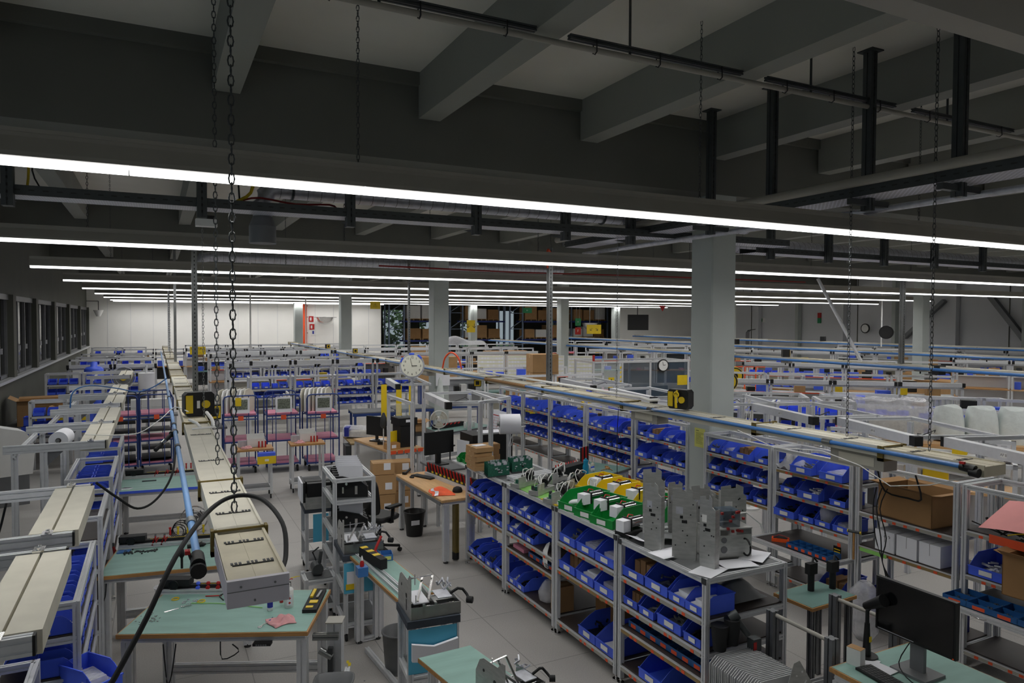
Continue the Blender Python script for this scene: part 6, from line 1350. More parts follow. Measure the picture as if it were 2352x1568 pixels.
t = bench('workbench', 'green bench in the middle distance with fan and bottles', (5.3, 14.35, 0), R(20), 1.9, .9, .92, top='teal_dark', edge='mid_grey')
def deskfan(x, y, z, rz, r_, label):
    t = thing('desk_fan', label, 'fan', (x, y, z), rz, 'small fans'); h = .1+r_
    MB().torus((0,-.06,h),r_,.006,'y',28,5).torus((0,.0,h),r_,.006,'y',28,5).torus((0,-.07,h),r_*.7,.003,'y',24,4).torus((0,-.07,h),r_*.4,.003,'y',20,4).build('cage', 'white', t)
    b = MB()
    for k in range(3):
        a = 2*PI*k/3; b.grid(lambda u, v: ((r_*.9*u+.02)*math.cos(a+v*1.2), -.03+.03*v, h+(r_*.9*u+.02)*math.sin(a+v*1.2)), 4, 5)
    b.build('blade', 'beige', t); MB().cyl((0,-.075,h),(0,-.05,h),.04,14).build('hub', 'white', t); MB().cyl((0,.0,h),(0,.09,h),.05,14).cyl((0,.04,0),(0,.04,h),.022,10).cyl((0,.04,0),(0,.04,.02),.09,18).build('stand', 'white', t); return t
deskfan(5.55, 14.6, .922, R(-15), .19, 'white desk fan on the green middle-distance bench')
for i, (x, y) in enumerate(((6.3,14.9),(6.42,14.95),(6.55,15.0))): bottle((x, y, .921), BP, ['white','green','white'][i], 'white', 'small bottle on the middle-distance bench, %s from the fan' % ORD[i], .155)
t = thing('tool_rail', 'dark tool tray with red tools on the middle-distance bench', 'tool rail', (5.6, 15.0, .921), R(20)); MB().box(0,.9,0,.1,0,.1).build('holder', 'rubber', t)
for k in range(6): MB().bar((.1+.12*k,-.01,.07),(.16+.12*k,-.01,.1),.02).build('tool', 'red', t)
# mid green bench near the blue bottle
Tb = (6.0, 9.12, 0); Ta = R(24)
t = bench('workbench', 'dark green bench with the blue bottle between island and racks', Tb, Ta, 1.15, .8, .95, top='teal_dark', edge='mid_grey')
def onb(x, y, z=.951): return loc(Tb, Ta, x, y, z)
bottle(onb(.16,.25), [(.036,0),(.04,.006),(.042,.13),(.03,.17),(.038,.2),(.032,.215)], 'bottle_blue', 'bottle_blue', 'translucent blue drinking bottle on the dark green bench', .215, s=1.15)
bottle(onb(.42,.6), BP, 'white', 'white', 'white bottle with red label at the back of dark green bench', .155, lab='red', s=1.1)
bottle(onb(.55,.45), [(.03,0),(.032,.004),(.032,.08),(.012,.1)], 'white', 'beige', 'squat white glue bottle on the dark green bench', .1, True)
bottle(onb(.75,.5), [(.03,0),(.032,.004),(.032,.06),(.012,.08)], 'beige', 'beige', 'small cream bottle near the red tool rack', .08, True)
for i in range(2): bottle(onb(.46+.05*i,.33), [(.016,0),(.018,.003),(.018,.05),(.008,.06)], 'white', 'blue', 'tiny labelled bottle, %s of the pair before the glue bottle' % ['left','right'][i], .06)
t = thing('tool_rail', 'black tool rail full of red tools on the dark green bench', 'tool rail', onb(-.35,.55), Ta); MB().ext([(0,0),(.1,0),(.12,.14),(.02,.16)], (0,.0,0), (.75,.0,0)).build('holder', 'rubber', t)
for k in range(9): MB().cyl((.1+.07*k,-.02,.1),(.16+.07*k,.03,.17),.011,8).build('handle', 'red', t)
t = thing('tool_holder', 'upright holder of red pliers at the back right of the bench', 'tool holder', onb(.75,.68), Ta); MB().box(-.1,.14,-.03,.05,0,.06).build('base', 'black', t)
for k in range(5): MB().cyl((-.08+.05*k,0,.06),(-.08+.05*k,0,.32),.016,8).build('handle', 'red' if k % 2 else 'black', t)
for i, (x, y) in enumerate(((.72,.25),(.85,.3),(.8,.2))): put(MB().cyl((-.1,0,.008),(.06,0,.008),.006,6).box(.06,.09,-.03,.03,0,.02).build('hammer', 'wood'), 'small wooden-handled tool lying on the dark green bench, %s' % ORD[i], 'hammer', onb(x, y), R(20+30*i))
t = thing('gauge', 'group of black gauges on the left of the dark green bench', 'gauges', onb(-.1,.15), Ta); MB().cyl((0,0,0),(0,0,.06),.03,10).cyl((.09,.03,0),(.09,.03,.08),.025,10).bar((-.06,.05,.03),(.15,.05,.05),.03).build('gauge', 'gunmetal', t); MB().box(-.3,.16,-.06,.2,-.02,0).build('tray', 'mid_grey', t)
cable([(6.62,9.35,2.1),(6.6,9.36,1.5),(6.6,9.35,1.0),(6.6,9.34,.6)], .006, 'rubber', 'black cord hanging past the dark green bench')
t = thing('red_helmet', 'dark red round guard under the right of the green bench', 'guard', onb(1.2,.15,.66)); MB().lathe([(.12,0),(.12,.06),(.1,.12),(.05,.16)], n=18).build('guard', 'cord_red', t); MB().bar((0,0,.15),(0,.1,.24),.02).build('hook', 'steel', t)
# ---------------- carts ----------------
def bluecart(x, y, rz, label, W=.7, pink=True, sheets=True, photo=True, dark=False):
    t = thing('blue_cart', label, 'cart', (x, y, 0), rz, 'blue tube carts with shelves'); H = 1.72; D = .8
    def hoop(y_, H_): return [(0,y_,.15),(0,y_,H_-.09),(.025,y_,H_-.025),(.09,y_,H_),(W-.09,y_,H_),(W-.025,y_,H_-.025),(W,y_,H_-.09),(W,y_,.15)]
    for y_ in (0, D): MB().tube(hoop(y_, H if y_ == 0 else H+.02), .016, 8).tube([(0,y_,1.2),(W,y_,1.2)], .014, 8).tube([(W*.27,y_,.15),(W*.27,y_,H)], .009, 6).tube([(W*.73,y_,.15),(W*.73,y_,H)], .009, 6).build('end_hoop', 'cart_blue', t)
    for i, z in enumerate((.2,.72,1.28)):
        MB().box(0,W,0,D,z-.03,z).build('shelf', 'cart_blue', t)
        if pink: MB().box(.03,W-.03,.04,D-.04,z,z+.035).build('foam_layer', 'pink', t)
    for x_ in (.05, W-.05):
        for y_ in (.08, D-.08): MB().cyl((x_-.02,y_,.07),(x_+.02,y_,.07),.07,14).build('castor', 'rubber', t)
    if photo: MB().box(W*.26,W*.76,-.024,-.02,1.34,1.68).build('photo_card', 'paper', t); MB().box(W*.32,W*.7,-.0265,-.024,1.42,1.64).build('photo_print', 'photo', t)
    MB().box(W*.42,W*.58,-.03,-.024,1.18,1.28).build('orange_label', 'orange_label', t)
    return t
CL = ['blue cart with a yellow note over its photo card, leftmost of three', 'blue cart with bright pink foam, middle of three', 'blue cart with fanned white panels, rightmost of three']
for i, x in enumerate((1.3, 2.17, 3.0)):
    t = bluecart(x, 16.45-.18*i, R(-3), CL[i])
    if i == 0: MB().box(.24,.36,-.03,-.027,1.5,1.68).build('yellow_note', 'yellow', t)
    if i != 1:
        for k in range(7):
            p = thing('moulded_panel', 'curved white moulded panel, %s on the %s cart' % (ORD[k], ['leftmost blue','','rightmost blue'][i]), 'panel', (x+.04+.09*k, 16.9-.18*i, 1.316), R(62), 'curved white panels on the carts')
            MB().ext([(-.28,0),(.3,0),(.32,.3),(.22,.44),(.02,.52),(-.2,.5),(-.28,.38)], (0,0,0), (0,.03,0)).build('panel', 'white' if k % 3 else 'beige', p)
    else:
        for k in range(4): put(MB().box(-.012,.012,-.25,.25,0,.3+.06*(k%3)).build('white_plate', 'white'), 'upright white plate, %s on the middle blue cart' % ORD[k], 'panel', (x+.4+.06*k, 16.8, 1.316), R(-3), 'white plates on the middle cart')
for i, x in enumerate((-.72, -.02)):
    t = bluecart(x-.3, 17.4+.1*i, R(2), ['blue cart of dark racks and pink shelves, left of the pipe, outer', 'blue cart of dark racks and pink shelves, left of the pipe, inner'][i], .66, True, False, False)
    for k in range(7): MB().box(.04,.62,.05,.75,.3+.2*k if k < 5 else .26,.3+.2*k+.018 if k < 5 else .27).build('black_tray', 'black', t)
for i in range(4):
    p = thing('moulded_panel', 'curved white panel beside the yellow socket box, %s' % ORD[i], 'panel', (.95+.08*i, 17.2, 1.0), R(70), 'curved white panels left of the carts'); MB().ext([(-.3,0),(.3,0),(.3,.35),(.1,.5),(-.25,.52)], (0,0,0), (0,.03,0)).build('panel', 'white', p)
t = thing('side_table', 'low table carrying white panels behind the socket box', 'table', (1.06, 17.2, 0)); MB().box(-.35,.35,-.35,.35,.96,.998).build('top', 'board_grey', t)
for x in (-.3,.3):
    for y in (-.3,.3): MB().prof((x,y,0),(x,y,.96),.045).build('leg', 'alu', t)
# little assembly trolleys
for i, (x, y) in enumerate(((1.34,14.0),(2.35,14.2))):
    t = trolley('trolley', ['small wooden-topped trolley with blue and yellow box', 'small wooden-topped trolley before the rightmost blue cart'][i], (x, y, 0), R(-3), .62, .45, .92, [.22], None, group='small wooden-topped trolleys')
    MB().box(-.02,.64,-.02,.47,.92,.955).build('worktop', 'wood', t)
    if i == 0: MB().box(.35,.66,-.16,-.022,.76,.9).build('front_box', 'blue', t); MB().box(.34,.67,-.18,-.16,.7,.84).build('yellow_front', 'yellow', t); MB().box(.47,.54,-.182,-.18,.75,.79).build('badge', 'white', t)
    p = thing('document_box', ['white open document holder on the left small trolley', 'white open document holder on the right small trolley'][i], 'document holder', (x+.32, y+.3, .956), R(-3)); MB().box(-.12,.2,-.06,-.055,0,.16).box(-.12,.2,.06,.065,0,.24).box(-.12,-.115,-.06,.06,0,.18).box(.195,.2,-.06,.06,0,.18).build('holder', 'white', p); MB().box(-.28,-.12,.0,.05,.0,.12).build('grey_part', 'galv', p)
    for k in range(3):
        s_ = thing('screwdriver', 'red screwdriver, %s on the %s small trolley' % (ORD[k], ['left','right'][i]), 'screwdriver', (x+.4+.06*k, y+.15, .955), 0, 'red screwdrivers on the small trolleys'); MB().cyl((0,0,.0),(0,0,.12),.014,8).build('handle', 'red', s_)
    cloth((x+.18, y+.14, .957), R(15), .2, .16, 'crumpled pink cloth on the %s small trolley' % ['left','right'][i], h=.06, seed=20+i)
# low cabinet, wrapped panel, blue tables
t = thing('low_cabinet', 'white cabinet with brown top right of the carts', 'cabinet', (3.72, 15.0, 0), R(-5)); MB().box(0,.95,0,1.2,0,.72).build('body', 'white', t); MB().box(-.02,.97,-.02,1.22,.72,.75).build('top', 'ply', t); MB().box(-.12,0,0,.4,0,.7).build('side_panel', 'dark_grey', t)
t = thing('wrapped_board', 'film-wrapped long panel lying on the white cabinet', 'wrapped panel', (4.3, 15.6, .8), R(-25)); MB().ext([(-.2,0),(.2,0),(.16,.16),(-.1,.22)], (-.6,0,0), (.6,0,-.04)).build('film', 'film', t); MB().box(-.55,-.45,-.2,.2,0,.2).build('blue_band', 'blue_dark', t); MB().box(-.5,.5,-.12,.12,.02,.1).build('panel', 'beige', t)
for i, (x, y) in enumerate(((4.75,19.0),(6.0,19.3),(7.6,19.6))):
    t = thing('blue_table', ['blue-framed table just beyond the rightmost cart', 'second blue-framed table before the far racks', 'blue-framed table behind the coffee machine desk'][i], 'table', (x, y, 0), R(-6), 'blue-framed tables'); MB().box(0,1.15,0,.9,.84,.87).build('top', 'board_grey', t); MB().box(0,1.15,0,.04,.76,.84).box(0,1.15,.86,.9,.76,.84).build('frame', 'cart_blue', t)
    for a_ in (.04,1.06):
        for c_ in (.02,.83): MB().box(a_,a_+.06,c_,c_+.06,0,.78).build('leg', 'cart_blue', t)
for i, (x, y) in enumerate(((5.35,16.35),(5.75,16.4),(6.05,16.3))):
    t = thing('yellow_guide', 'tall amber plastic strip left of the wall clock, %s' % ORD[i], 'strip', (x-.35, y+.8, .88)); MB().box(0,.14,0,.02,0,.9).build('strip', 'wood' if i == 9 else 'yellow', t); MB().box(-.05,.19,-.08,.1,-.88,0).build('base', 'board_grey', t)
carton(4.95, 14.6, 1.0, .5, .4, .2, R(-8), 'open brown carton behind the three hoppers', 'carton', True, False)
carton(4.62, 14.7, 1.0, .35, .3, .22, R(-5), 'white folded carton beside the open brown one', 'white', False, False)
t = thing('side_table', 'black table under the open brown carton', 'table', (4.85, 14.6, 0)); MB().box(-.55,.5,-.4,.4,.94,.998).build('top', 'dark_grey', t)
for x in (-.5,.45):
    for y in (-.35,.35): MB().prof((x,y,0),(x,y,.94),.05).build('leg', 'alu', t)
t = thing('lab_coat', 'white sheet with coat hanging on the narrow column', 'coat', (7.1, 19.22, 1.0)); MB().box(-.12,.3,.005,.02,.25,.7).build('sheet', 'paper', t); MB().lathe([(.12,-.1),(.1,.1),(.06,.4),(.02,.5)], n=10).build('coat', 'foam_white', t); t.location = (7.3, 19.1, 1.25)
# yellow hose reels
for i, (x, y) in enumerate(((15.5,16.0),(13.9,14.6))):
    t = thing('hose_reel', ['yellow hose reel half hidden by the big column', 'yellow hose reel right of the big column'][i], 'hose reel', (x, y, 1.75), R(-35), 'yellow hose reels'); MB().cyl((0,-.12,0),(0,.12,0),.27,30).build('drum', 'yellow', t); MB().cyl((0,-.14,0),(0,-.12,0),.1,18).torus((0,-.12,0),.24,.02,'y',28,6).build('hub', 'black', t); MB().bar((0,0,.2),(0,0,.5),.04).build('hook', 'steel', t)
paperroll((13.2, 13.6, 1.35), (1,-.4,0), .16, .75, 'white foam roll on the rack below the hose reels', 'foam_roll')
# wrapped block and white foam sacks
t = thing('wrapped_block', 'large block wrapped in clear film, upper right', 'wrapped block', (12.2, 8.6, 1.22), R(-38)); b = MB(); r = random.Random(6)
b.grid(lambda u, v: (-.62+1.24*u+.02*math.sin(19*v+7*u), -.32+.015*math.sin(23*u+11*v), .02+.72*v+.02*math.sin(13*u)*v), 20, 12).grid(lambda u, v: (-.62+1.24*u, .32, .72*v), 4, 4).grid(lambda u, v: (-.62+.015*math.sin(15*v), -.32+.64*u, .72*v), 5, 6).grid(lambda u, v: (.62, -.32+.64*u, .72*v), 5, 6).grid(lambda u, v: (-.62+1.24*u, -.32+.64*v, .73+.03*math.sin(14*u+9*v)), 16, 8)
b.build('film', 'film', t); MB().box(-.5,.5,-.25,.25,0,.4).build('core', 'beige', t)
for i in range(3):
    t = thing('foam_sack', 'white foam sack, %s of three beside the wrapped block' % ['left','middle','right'][i], 'sack', (13.0+.42*i*.9, 8.0-.36*i, 1.22), R(-38), 'white foam sacks')
    def sf(u, v, i=i): a = 2*PI*u; q = .26*(1-.25*v**3)*(1+.06*math.sin(3*a+i*2)*(1-v)); e = math.copysign(abs(math.cos(a))**.6, math.cos(a)); f = math.copysign(abs(math.sin(a))**.6, math.sin(a)); return (q*e, q*.85*f, .62*v+.03*math.sin(2*a+i))
    b = MB().grid(sf, 28, 12); b.grid(lambda u, v: ((1-v)*sf(u,1)[0], (1-v)*sf(u,1)[1], sf(u,1)[2]*(1-v)+.66*v), 28, 3); b.build('sack', 'foam_white', t)
t = thing('low_platform', 'grey platform under the wrapped block and foam sacks', 'platform', (12.7, 8.2, 0), R(-40)); MB().box(-1.4,1.5,-.5,.5,1.12,1.18).box(-1.3,1.5,-.45,.45,1.18,1.215).build('deck', 'wood_light', t)
for x in (-1.3,0,1.4):
    for y in (-.45,.45): MB().prof((x,y,0),(x,y,1.12),.06).build('leg', 'alu', t)
deskfan(9.6, 9.5, 1.5, R(-140), .24, 'white stand fan seen from behind, right of the big column')
t = thing('fan_stand', 'thin pillar under the white stand fan', 'stand', (9.6, 9.5, 0)); MB().cyl((0,0,0),(0,0,1.5),.03,10).cyl((0,0,0),(0,0,.03),.2,18).build('pillar', 'white', t)
# open profile frames right of the column
def cube_frame(x, y, rz, W, D, z0, z1, label, mid=None):
    t = thing('profile_frame', label, 'aluminium frame', (x, y, 0), rz, 'open aluminium frames')
    for a in (0, W):
        for c in (0, D): MB().prof((a,c,z0),(a,c,z1),.06).build('post', 'alu', t)
    for z in [z1]+([mid] if mid else []):
        MB().prof((0,0,z),(W,0,z),.05).prof((0,D,z),(W,D,z),.05).prof((0,0,z),(0,D,z),.05).prof((W,0,z),(W,D,z),.05).build('beam', 'alu', t)
    return t
cube_frame(9.6, 10.3, R(-40), 1.6, .9, 0, 1.95, 'open aluminium frame right of the column behind the stand fan', 1.2)
cube_frame(10.98, 9.08, R(-40), .55, .9, 0, 1.9, 'open aluminium frame left of the wrapped block', 1.2)
cube_frame(8.9, 7.3, R(-18), .9, .5, 0, 1.6, 'small open frame behind the lamp box above the carton', 1.0)
t = thing('price_list', 'white printed list in a holder at the right edge', 'notice', (11.6, 6.4, 1.25), R(-50)); MB().box(-.2,.2,-.004,.004,.0,.3).build('sheet', 'paper', t); b = MB()
for k in range(9):
    b.box(-.16,-.08,-.006,-.004,.26-.028*k,.265-.028*k); b.box(-.04,.03,-.006,-.004,.26-.028*k,.265-.028*k); b.box(.07,.15,-.006,-.004,.26-.028*k,.265-.028*k)
b.build('printed_lines', 'mid_grey', t); MB().prof((0,.03,-1.25),(0,.03,.02),.045).build('post', 'alu', t)
# ---------------- planning boards, glass machine, far tables ----------------
for i in range(4):
    t = thing('planning_board', 'white planning board full of cards, %s from the left' % ORD[i], 'board', (12.1+1.15*i, 27.3-.55*i, .9), R(-22), 'white planning boards'); MB().box(0,1.12,0,.04,0,1.0).build('board', 'white', t)
    b = MB(); r = random.Random(i)
    for j in range(6):
        for k in range(9):
            if r.random() < .7: b.box(.05+.12*k,.13+.12*k,-.006,0,.08+.15*j,.17+.15*j)
    b.build('paper_card', 'paper', t); b = MB()
    for j in range(6): b.box(.04,1.08,-.004,0,.185+.15*j,.2+.15*j)
    b.build('card_strip', 'yellow_note', t); MB().box(0,.05,0,.04,-.9,0).box(1.07,1.12,0,.04,-.9,0).build('stand_leg', 'alu', t)
t = thing('glass_machine', 'glazed aluminium machine enclosure left of the big column', 'machine', (12.2, 18.6, 0), R(-8))
for x in (0,1.0,2.0,3.4):
    for y in (0,1.4): MB().box(x-.03,x+.03,y-.03,y+.03,0,2.1).build('post', 'alu', t)
for z in (.85,2.08): MB().box(0,3.4,-.03,.03,z-.03,z+.03).box(0,3.4,1.37,1.43,z-.03,z+.03).box(-.03,.03,0,1.4,z-.03,z+.03).box(3.37,3.43,0,1.4,z-.03,z+.03).build('beam', 'alu', t)
for x0, x1 in ((.03,.97),(1.03,1.97),(2.03,3.37)): MB().box(x0,x1,.0,.008,.88,2.05).build('pane', 'smoke_glass' if x0 > 1 else 'glass', t)
MB().box(.03,3.37,.02,1.38,0,.82).build('base_cabinet', 'wall_grey', t); MB().box(.3,1.1,.4,1.1,.82,1.3).box(1.7,2.9,.4,1.2,.82,1.25).build('mechanism', 'mid_grey', t)
MB().box(.52,.72,-.012,-.004,1.15,1.6).build('warning_sign', 'yellow', t); MB().add([(.55,-.014,1.42),(.69,-.014,1.42),(.62,-.014,1.56)],[(0,1,2)]).build('warning_triangle', 'ink', t)
b = MB()
for k in range(6): b.add([(.92,-.012,1.1+.15*k),(.97,-.012,1.14+.15*k),(.97,-.012,1.21+.15*k),(.92,-.012,1.17+.15*k)],[(0,1,2,3)])
b.build('hazard_stripe', 'yellow', t); MB().cyl((.1,.2,2.1),(.1,.2,2.3),.04,10).build('signal_lamp', 'red', t)
MB().box(3.0,3.4,-.012,-.004,1.3,1.62).build('warning_notice', 'yellow', t)
t = thing('wall_clock', 'small black-rimmed clock on the glazed machine', 'clock', (14.6, 18.2, 1.95), R(-8)); MB().cyl((0,-.02,0),(0,.02,0),.2,28).build('rim', 'black', t); MB().cyl((0,-.025,0),(0,-.02,0),.165,28).build('face', 'white', t); MB().bar((0,-.03,0),(.08,-.03,.02),.015,.004,(0,1,0)).bar((0,-.03,0),(-.03,-.03,.12),.012,.004,(0,1,0)).build('hands', 'ink', t)
for i in range(5):
    t = thing('orange_crate_frame', 'stack frame with red-orange bars before the big column, %s' % ORD[i], 'crate frame', (16.3+.28*i, 17.8-.2*i, .9)); MB().bar((0,0,0),(0,0,1.0),.03).bar((0,0,1.0),(.25,-.15,1.0),.03).build('bar', 'orange_label', t)
t = thing('side_table', 'white table under the red-orange frames', 'table', (16.9, 17.5, 0), R(-30)); MB().box(-.8,.9,-.4,.4,.84,.898).build('top', 'white', t); MB().box(-.7,-.6,-.3,.3,0,.84).box(.7,.8,-.3,.3,0,.84).build('leg', 'alu', t)
# ---------------- filled cross rows of workstations ----------------
ROWN = ['first','second','third','fourth','fifth','sixth','seventh','eighth']
def station(x, y, rz, W, label, key, seed, H=2.0, lamp=True, shelves=True):
    r = random.Random(seed)
    t = thing('workstation', 'aluminium workstation, '+label, 'workstation', (x, y, 0), rz, key)
    for a in (.03, W-.03):
        for c in (.03, .75): MB().box(a-.03,a+.03,c-.03,c+.03,0,H if c > .1 else H-.25).build('post', 'alu', t)
    b = MB()
    for z in ((H-.03, 1.35) if shelves else (H-.03,)): b.box(0,W,.72,.78,z-.03,z+.03)
    b.box(0,W,0,.06,H-.31,H-.25).box(0,.06,.06,.72,H-.31,H-.25).box(W-.06,W,.06,.72,H-.31,H-.25); b.build('beam', 'alu', t)
    MB().box(0,W,-.02,.74,.87,.91).build('worktop', r.choice(['wood','teal_dark','board_grey','wood_light']), t)
    MB().box(.06,W-.06,.735,.745,.2,.87 if r.random() < .5 else 1.3).build('back_panel', r.choice(['board_grey','wall_grey','beige','dark_grey']), t)
    if shelves: MB().box(.06,W-.06,.5,.75,1.33,1.36).build('upper_shelf', 'alu', t); MB().box(.06,W-.06,.495,.5,1.325,1.36).build('label_strip', 'orange_label' if r.random()<.4 else 'white', t)
    if lamp: MB().box(.08,W-.08,-.1,.02,H-.25,H-.14).build('lamp_box', 'alu', t); MB().box(.0,.08,-.1,.02,H-.25,H-.14).build('end_cap', 'black', t); MB().box(W-.08,W,-.1,.02,H-.25,H-.14).build('end_cap', 'black', t)
    T = Matrix.Translation((x,y,0)) @ Matrix.Rotation(rz,4,'Z')
    def item(kind, px_, py_, pz, sx, sy, sz, m_, cat, a=0):
        o = MB().rbox(0,0,0,sz,sx,sy,0).build(cat.replace(' ','_'), m_); o.matrix_world = T @ Matrix.Translation((px_,py_,pz)) @ Matrix.Rotation(a,4,'Z')
        tag(o, '%s, %s' % (kind, label), cat); return o
    xx = .12; k = 0
    seen = set()
    while xx < W-.25:
        kd = r.choice(['carton','carton','bin','bin','bin','white','dark','foam','machine','tape'])
        w_ = r.uniform(.16,.36); z0 = .911 if r.random() < .55 or not shelves else 1.361; dy = .35 if z0 < 1 else .62; dd = .3 if z0 < 1 else .22
        tp = {'carton': ('brown carton', 'carton', 'carton'), 'bin': ('blue parts box', 'blue', 'parts box'), 'white': ('white box', 'white', 'white box'), 'dark': ('black device', 'black', 'device'), 'foam': ('pink foam block', 'pink', 'foam'), 'machine': ('grey metal device', 'mid_grey', 'device'), 'tape': ('yellow box', 'yellow', 'yellow box')}[kd]
        nm = '%s, %s on the %s' % (tp[0], ORD[k], 'worktop' if z0 < 1 else 'upper shelf')
        item('%s %s on %s' % (tp[0], ORD[k], 'worktop' if z0 < 1 else 'upper shelf'), xx+w_/2, dy, z0, w_, dd, r.uniform(.1,.3) if kd != 'foam' else .08, tp[1], tp[2], r.uniform(-.1,.1))
        xx += w_+r.uniform(.03,.2); k += 1
    return t
BAY = ['first bay', 'second bay', 'third bay', 'fourth bay', 'fifth bay', 'sixth bay', 'seventh bay', 'eighth bay', 'ninth bay', 'tenth bay']
sd = 100
def line(x0, y0, rz, n, W, wh, H=2.0, gap=.04, lamp=True):
    global sd
    a = R(rz)
    for i in range(n):
        sd += 1; station(x0+i*(W+gap)*math.cos(a), y0+i*(W+gap)*math.sin(a), a, W, '%s of %s' % (BAY[i], wh), 'workstations, '+wh, sd, H, lamp)
line(2.1, 24.3, 0, 3, 1.35, 'row just past the cart racks', 2.1)
line(1.9, 30.2, 0, 3, 1.4, 'row mid-way to the white wall', 2.15)
line(1.6, 36.5, 0, 3, 1.5, 'row close to the white wall', 2.1)
line(1.4, 40.5, 0, 5, 1.6, 'last row before the white wall', 2.0)
line(-2.9, 21.9, 0, 0, 1.2, 'x')
line(-2.6, 27.2, 0, 2, 1.3, 'window-side row past the fan', 2.0)
line(-2.8, 34, 0, 2, 1.35, 'window-side row by the small lamp', 1.9)
line(-2.9, 41, 0, 3, 1.4, 'window-side last row', 1.8)
line(8.2, 16.4, -8, 2, 1.5, 'row behind the tall racks', 1.9)
line(8.6, 22.5, -10, 3, 1.6, 'row before the planning boards', 1.7, lamp=False)
line(8.4, 32, -8, 5, 1.7, 'row before the pallet racks', 2.0)
line(8.5, 38, -8, 6, 1.7, 'row at the pallet racks', 2.0)
line(19.3, 30, -25, 5, 1.7, 'row right of the planning boards', 2.1)
line(21.5, 38, -25, 6, 1.8, 'row along the far right corner', 2.1)
line(19.6, 19.8, -50, 4, 1.7, 'row behind the lower far trunking', 2.0)
line(26.3, 26, -50, 5, 1.8, 'row behind the middle far trunking', 2.1)
line(14.2, 15.6, -40, 4, 1.6, 'row past the hose reels', 1.9)
line(27.0, 16.5, -58, 4, 1.8, 'row near the right diagonal brace', 2.1)
line(33.6, 27, -60, 5, 1.9, 'row along the grey end wall', 2.1)
line(13.9, 11.3, -52, 3, 1.5, 'row behind the wrapped block', 1.7, lamp=False)
line(9.6, 8.0, -60, 2, 1.3, 'row behind the lamp boxes', 1.6, lamp=False)
# yellow signs hanging or standing over the rows
def sign(x, y, z, w_, h, label, m_='yellow', txt=None, rod=1.2, rz=R(-12), ink='ink'):
    t = thing('sign', label, 'sign', (x, y, z), rz); MB().box(-w_/2,w_/2,-.01,.01,-h/2,h/2).build('plate', m_, t)
    if txt:
        b = MB(); L = txt.split('\n')
        for i, s_ in enumerate(L): b.text(s_, h*.7/max(len(L),1.4), (0,-.012,h*.22*(len(L)-1)-i*h*.44))
        b.build('lettering', ink, t)
    if rod: rod = ZC-z-h/2
    if rod: MB().box(-w_*.3-.004,-w_*.3+.004,-.004,.004,h/2,h/2+rod).box(w_*.3-.004,w_*.3+.004,-.004,.004,h/2,h/2+rod).build('hanger', 'steel', t)
    return t
sign(1.3, 26.6, 2.3, .5, .27, 'yellow ACHTUNG sign beside the near steel post', txt='ACHTUNG\n\u2013 \u2013 \u2013', rod=2)
sign(12.8, 29.6, 3.1, .38, .55, 'yellow two-arrow sign before the pallet racks', txt='\u2193 \u2193', rod=1.3)
sign(19.3, 29.4, 2.95, .75, .45, 'wide yellow two-arrow sign right of the slotted post', txt='\u2199  \u2198', rod=1.4)
sign(8.4, 29.7, 4.0, .42, .32, 'small yellow sign high before the dark opening', txt='\u26a0', rod=.4)
sign(15.9, 30.0, 3.85, .45, .25, 'green exit sign left of the second column', 'sign_green', '\u2190', 1, ink='white')
sign(17.2, 30.1, 3.3, .3, .38, 'green first aid sign left of the middle column', 'sign_green', '+', 1.2, ink='white')
sign(17.2, 30.1, 2.85, .3, .36, 'red fire point sign left of the middle column', 'red', 'F', 0, ink='white')
sign(19.0, 30.4, 3.3, .3, .38, 'green first aid sign right of the middle column', 'sign_green', '+', 1.2, ink='white')
sign(19.0, 30.4, 2.85, .3, .36, 'red fire point sign right of the middle column', 'red', 'F', 0, ink='white')
# ---------------- pallet racks in the annex ----------------
def pallet_bay(x, y, label, seed):
    r = random.Random(seed); t = thing('pallet_rack', label, 'pallet rack', (x, y, 0), 0, 'pallet racks beyond the opening')
    for a in (0, 1.1): MB().box(a-.05,a+.05,-.05,.05,0,4.6).build('upright', 'rack_steel', t)
    b = MB()
    for z in (.3, 1.5, 2.7, 3.9): b.bar((0,0,z),(1.1,0,z+.7),.05); b.bar((0,0,z),(1.1,0,z),.05)
    b.build('brace', 'rack_steel', t)
    for z in (1.9, 3.3): MB().box(1.1,4.6,-.05,.05,z-.1,z+.02).box(1.1,4.6,1.0,1.1,z-.1,z+.02).build('load_beam', 'rack_blue', t)
    for a in (4.6,): MB().box(a-.05,a+.05,-.05,.05,0,4.6).box(a-.05,a+.05,1.0,1.1,0,4.6).build('upright', 'rack_steel', t)
    MB().box(-.05,.05,1.0,1.1,0,4.6).build('upright', 'rack_steel', t)
    k = 0
    for z in (3.32, 1.92):
        xx = 1.3
        while xx < 4.0:
            w_ = r.uniform(.8,1.1); p = thing('pallet', 'wooden pallet %s on the %s level, %s' % (ORD[k%6], 'upper' if z > 3 else 'lower', label.split(',')[1].strip()), 'pallet', (x+xx, y, z), 0, 'pallets of cartons')
            MB().box(0,w_,-.0,1.05,.1,.14).build('deck', 'wood', p); MB().box(0,.1,0,1.05,0,.1).box(w_/2-.05,w_/2+.05,0,1.05,0,.1).box(w_-.1,w_,0,1.05,0,.1).build('runner', 'ply', p)
            h = r.uniform(.5,1.05); tag(MB().box(.03,w_-.03,.02,1.0,0,h).build('carton', r.choice(['carton','carton2','carton','white'])), 'big carton on pallet %s of the %s level, %s' % (ORD[k%6], 'upper' if z > 3 else 'lower', label.split(',')[1].strip()), 'carton', 'big cartons on pallets').location = (x+xx, y, z+.141)
            xx += w_+.08; k += 1
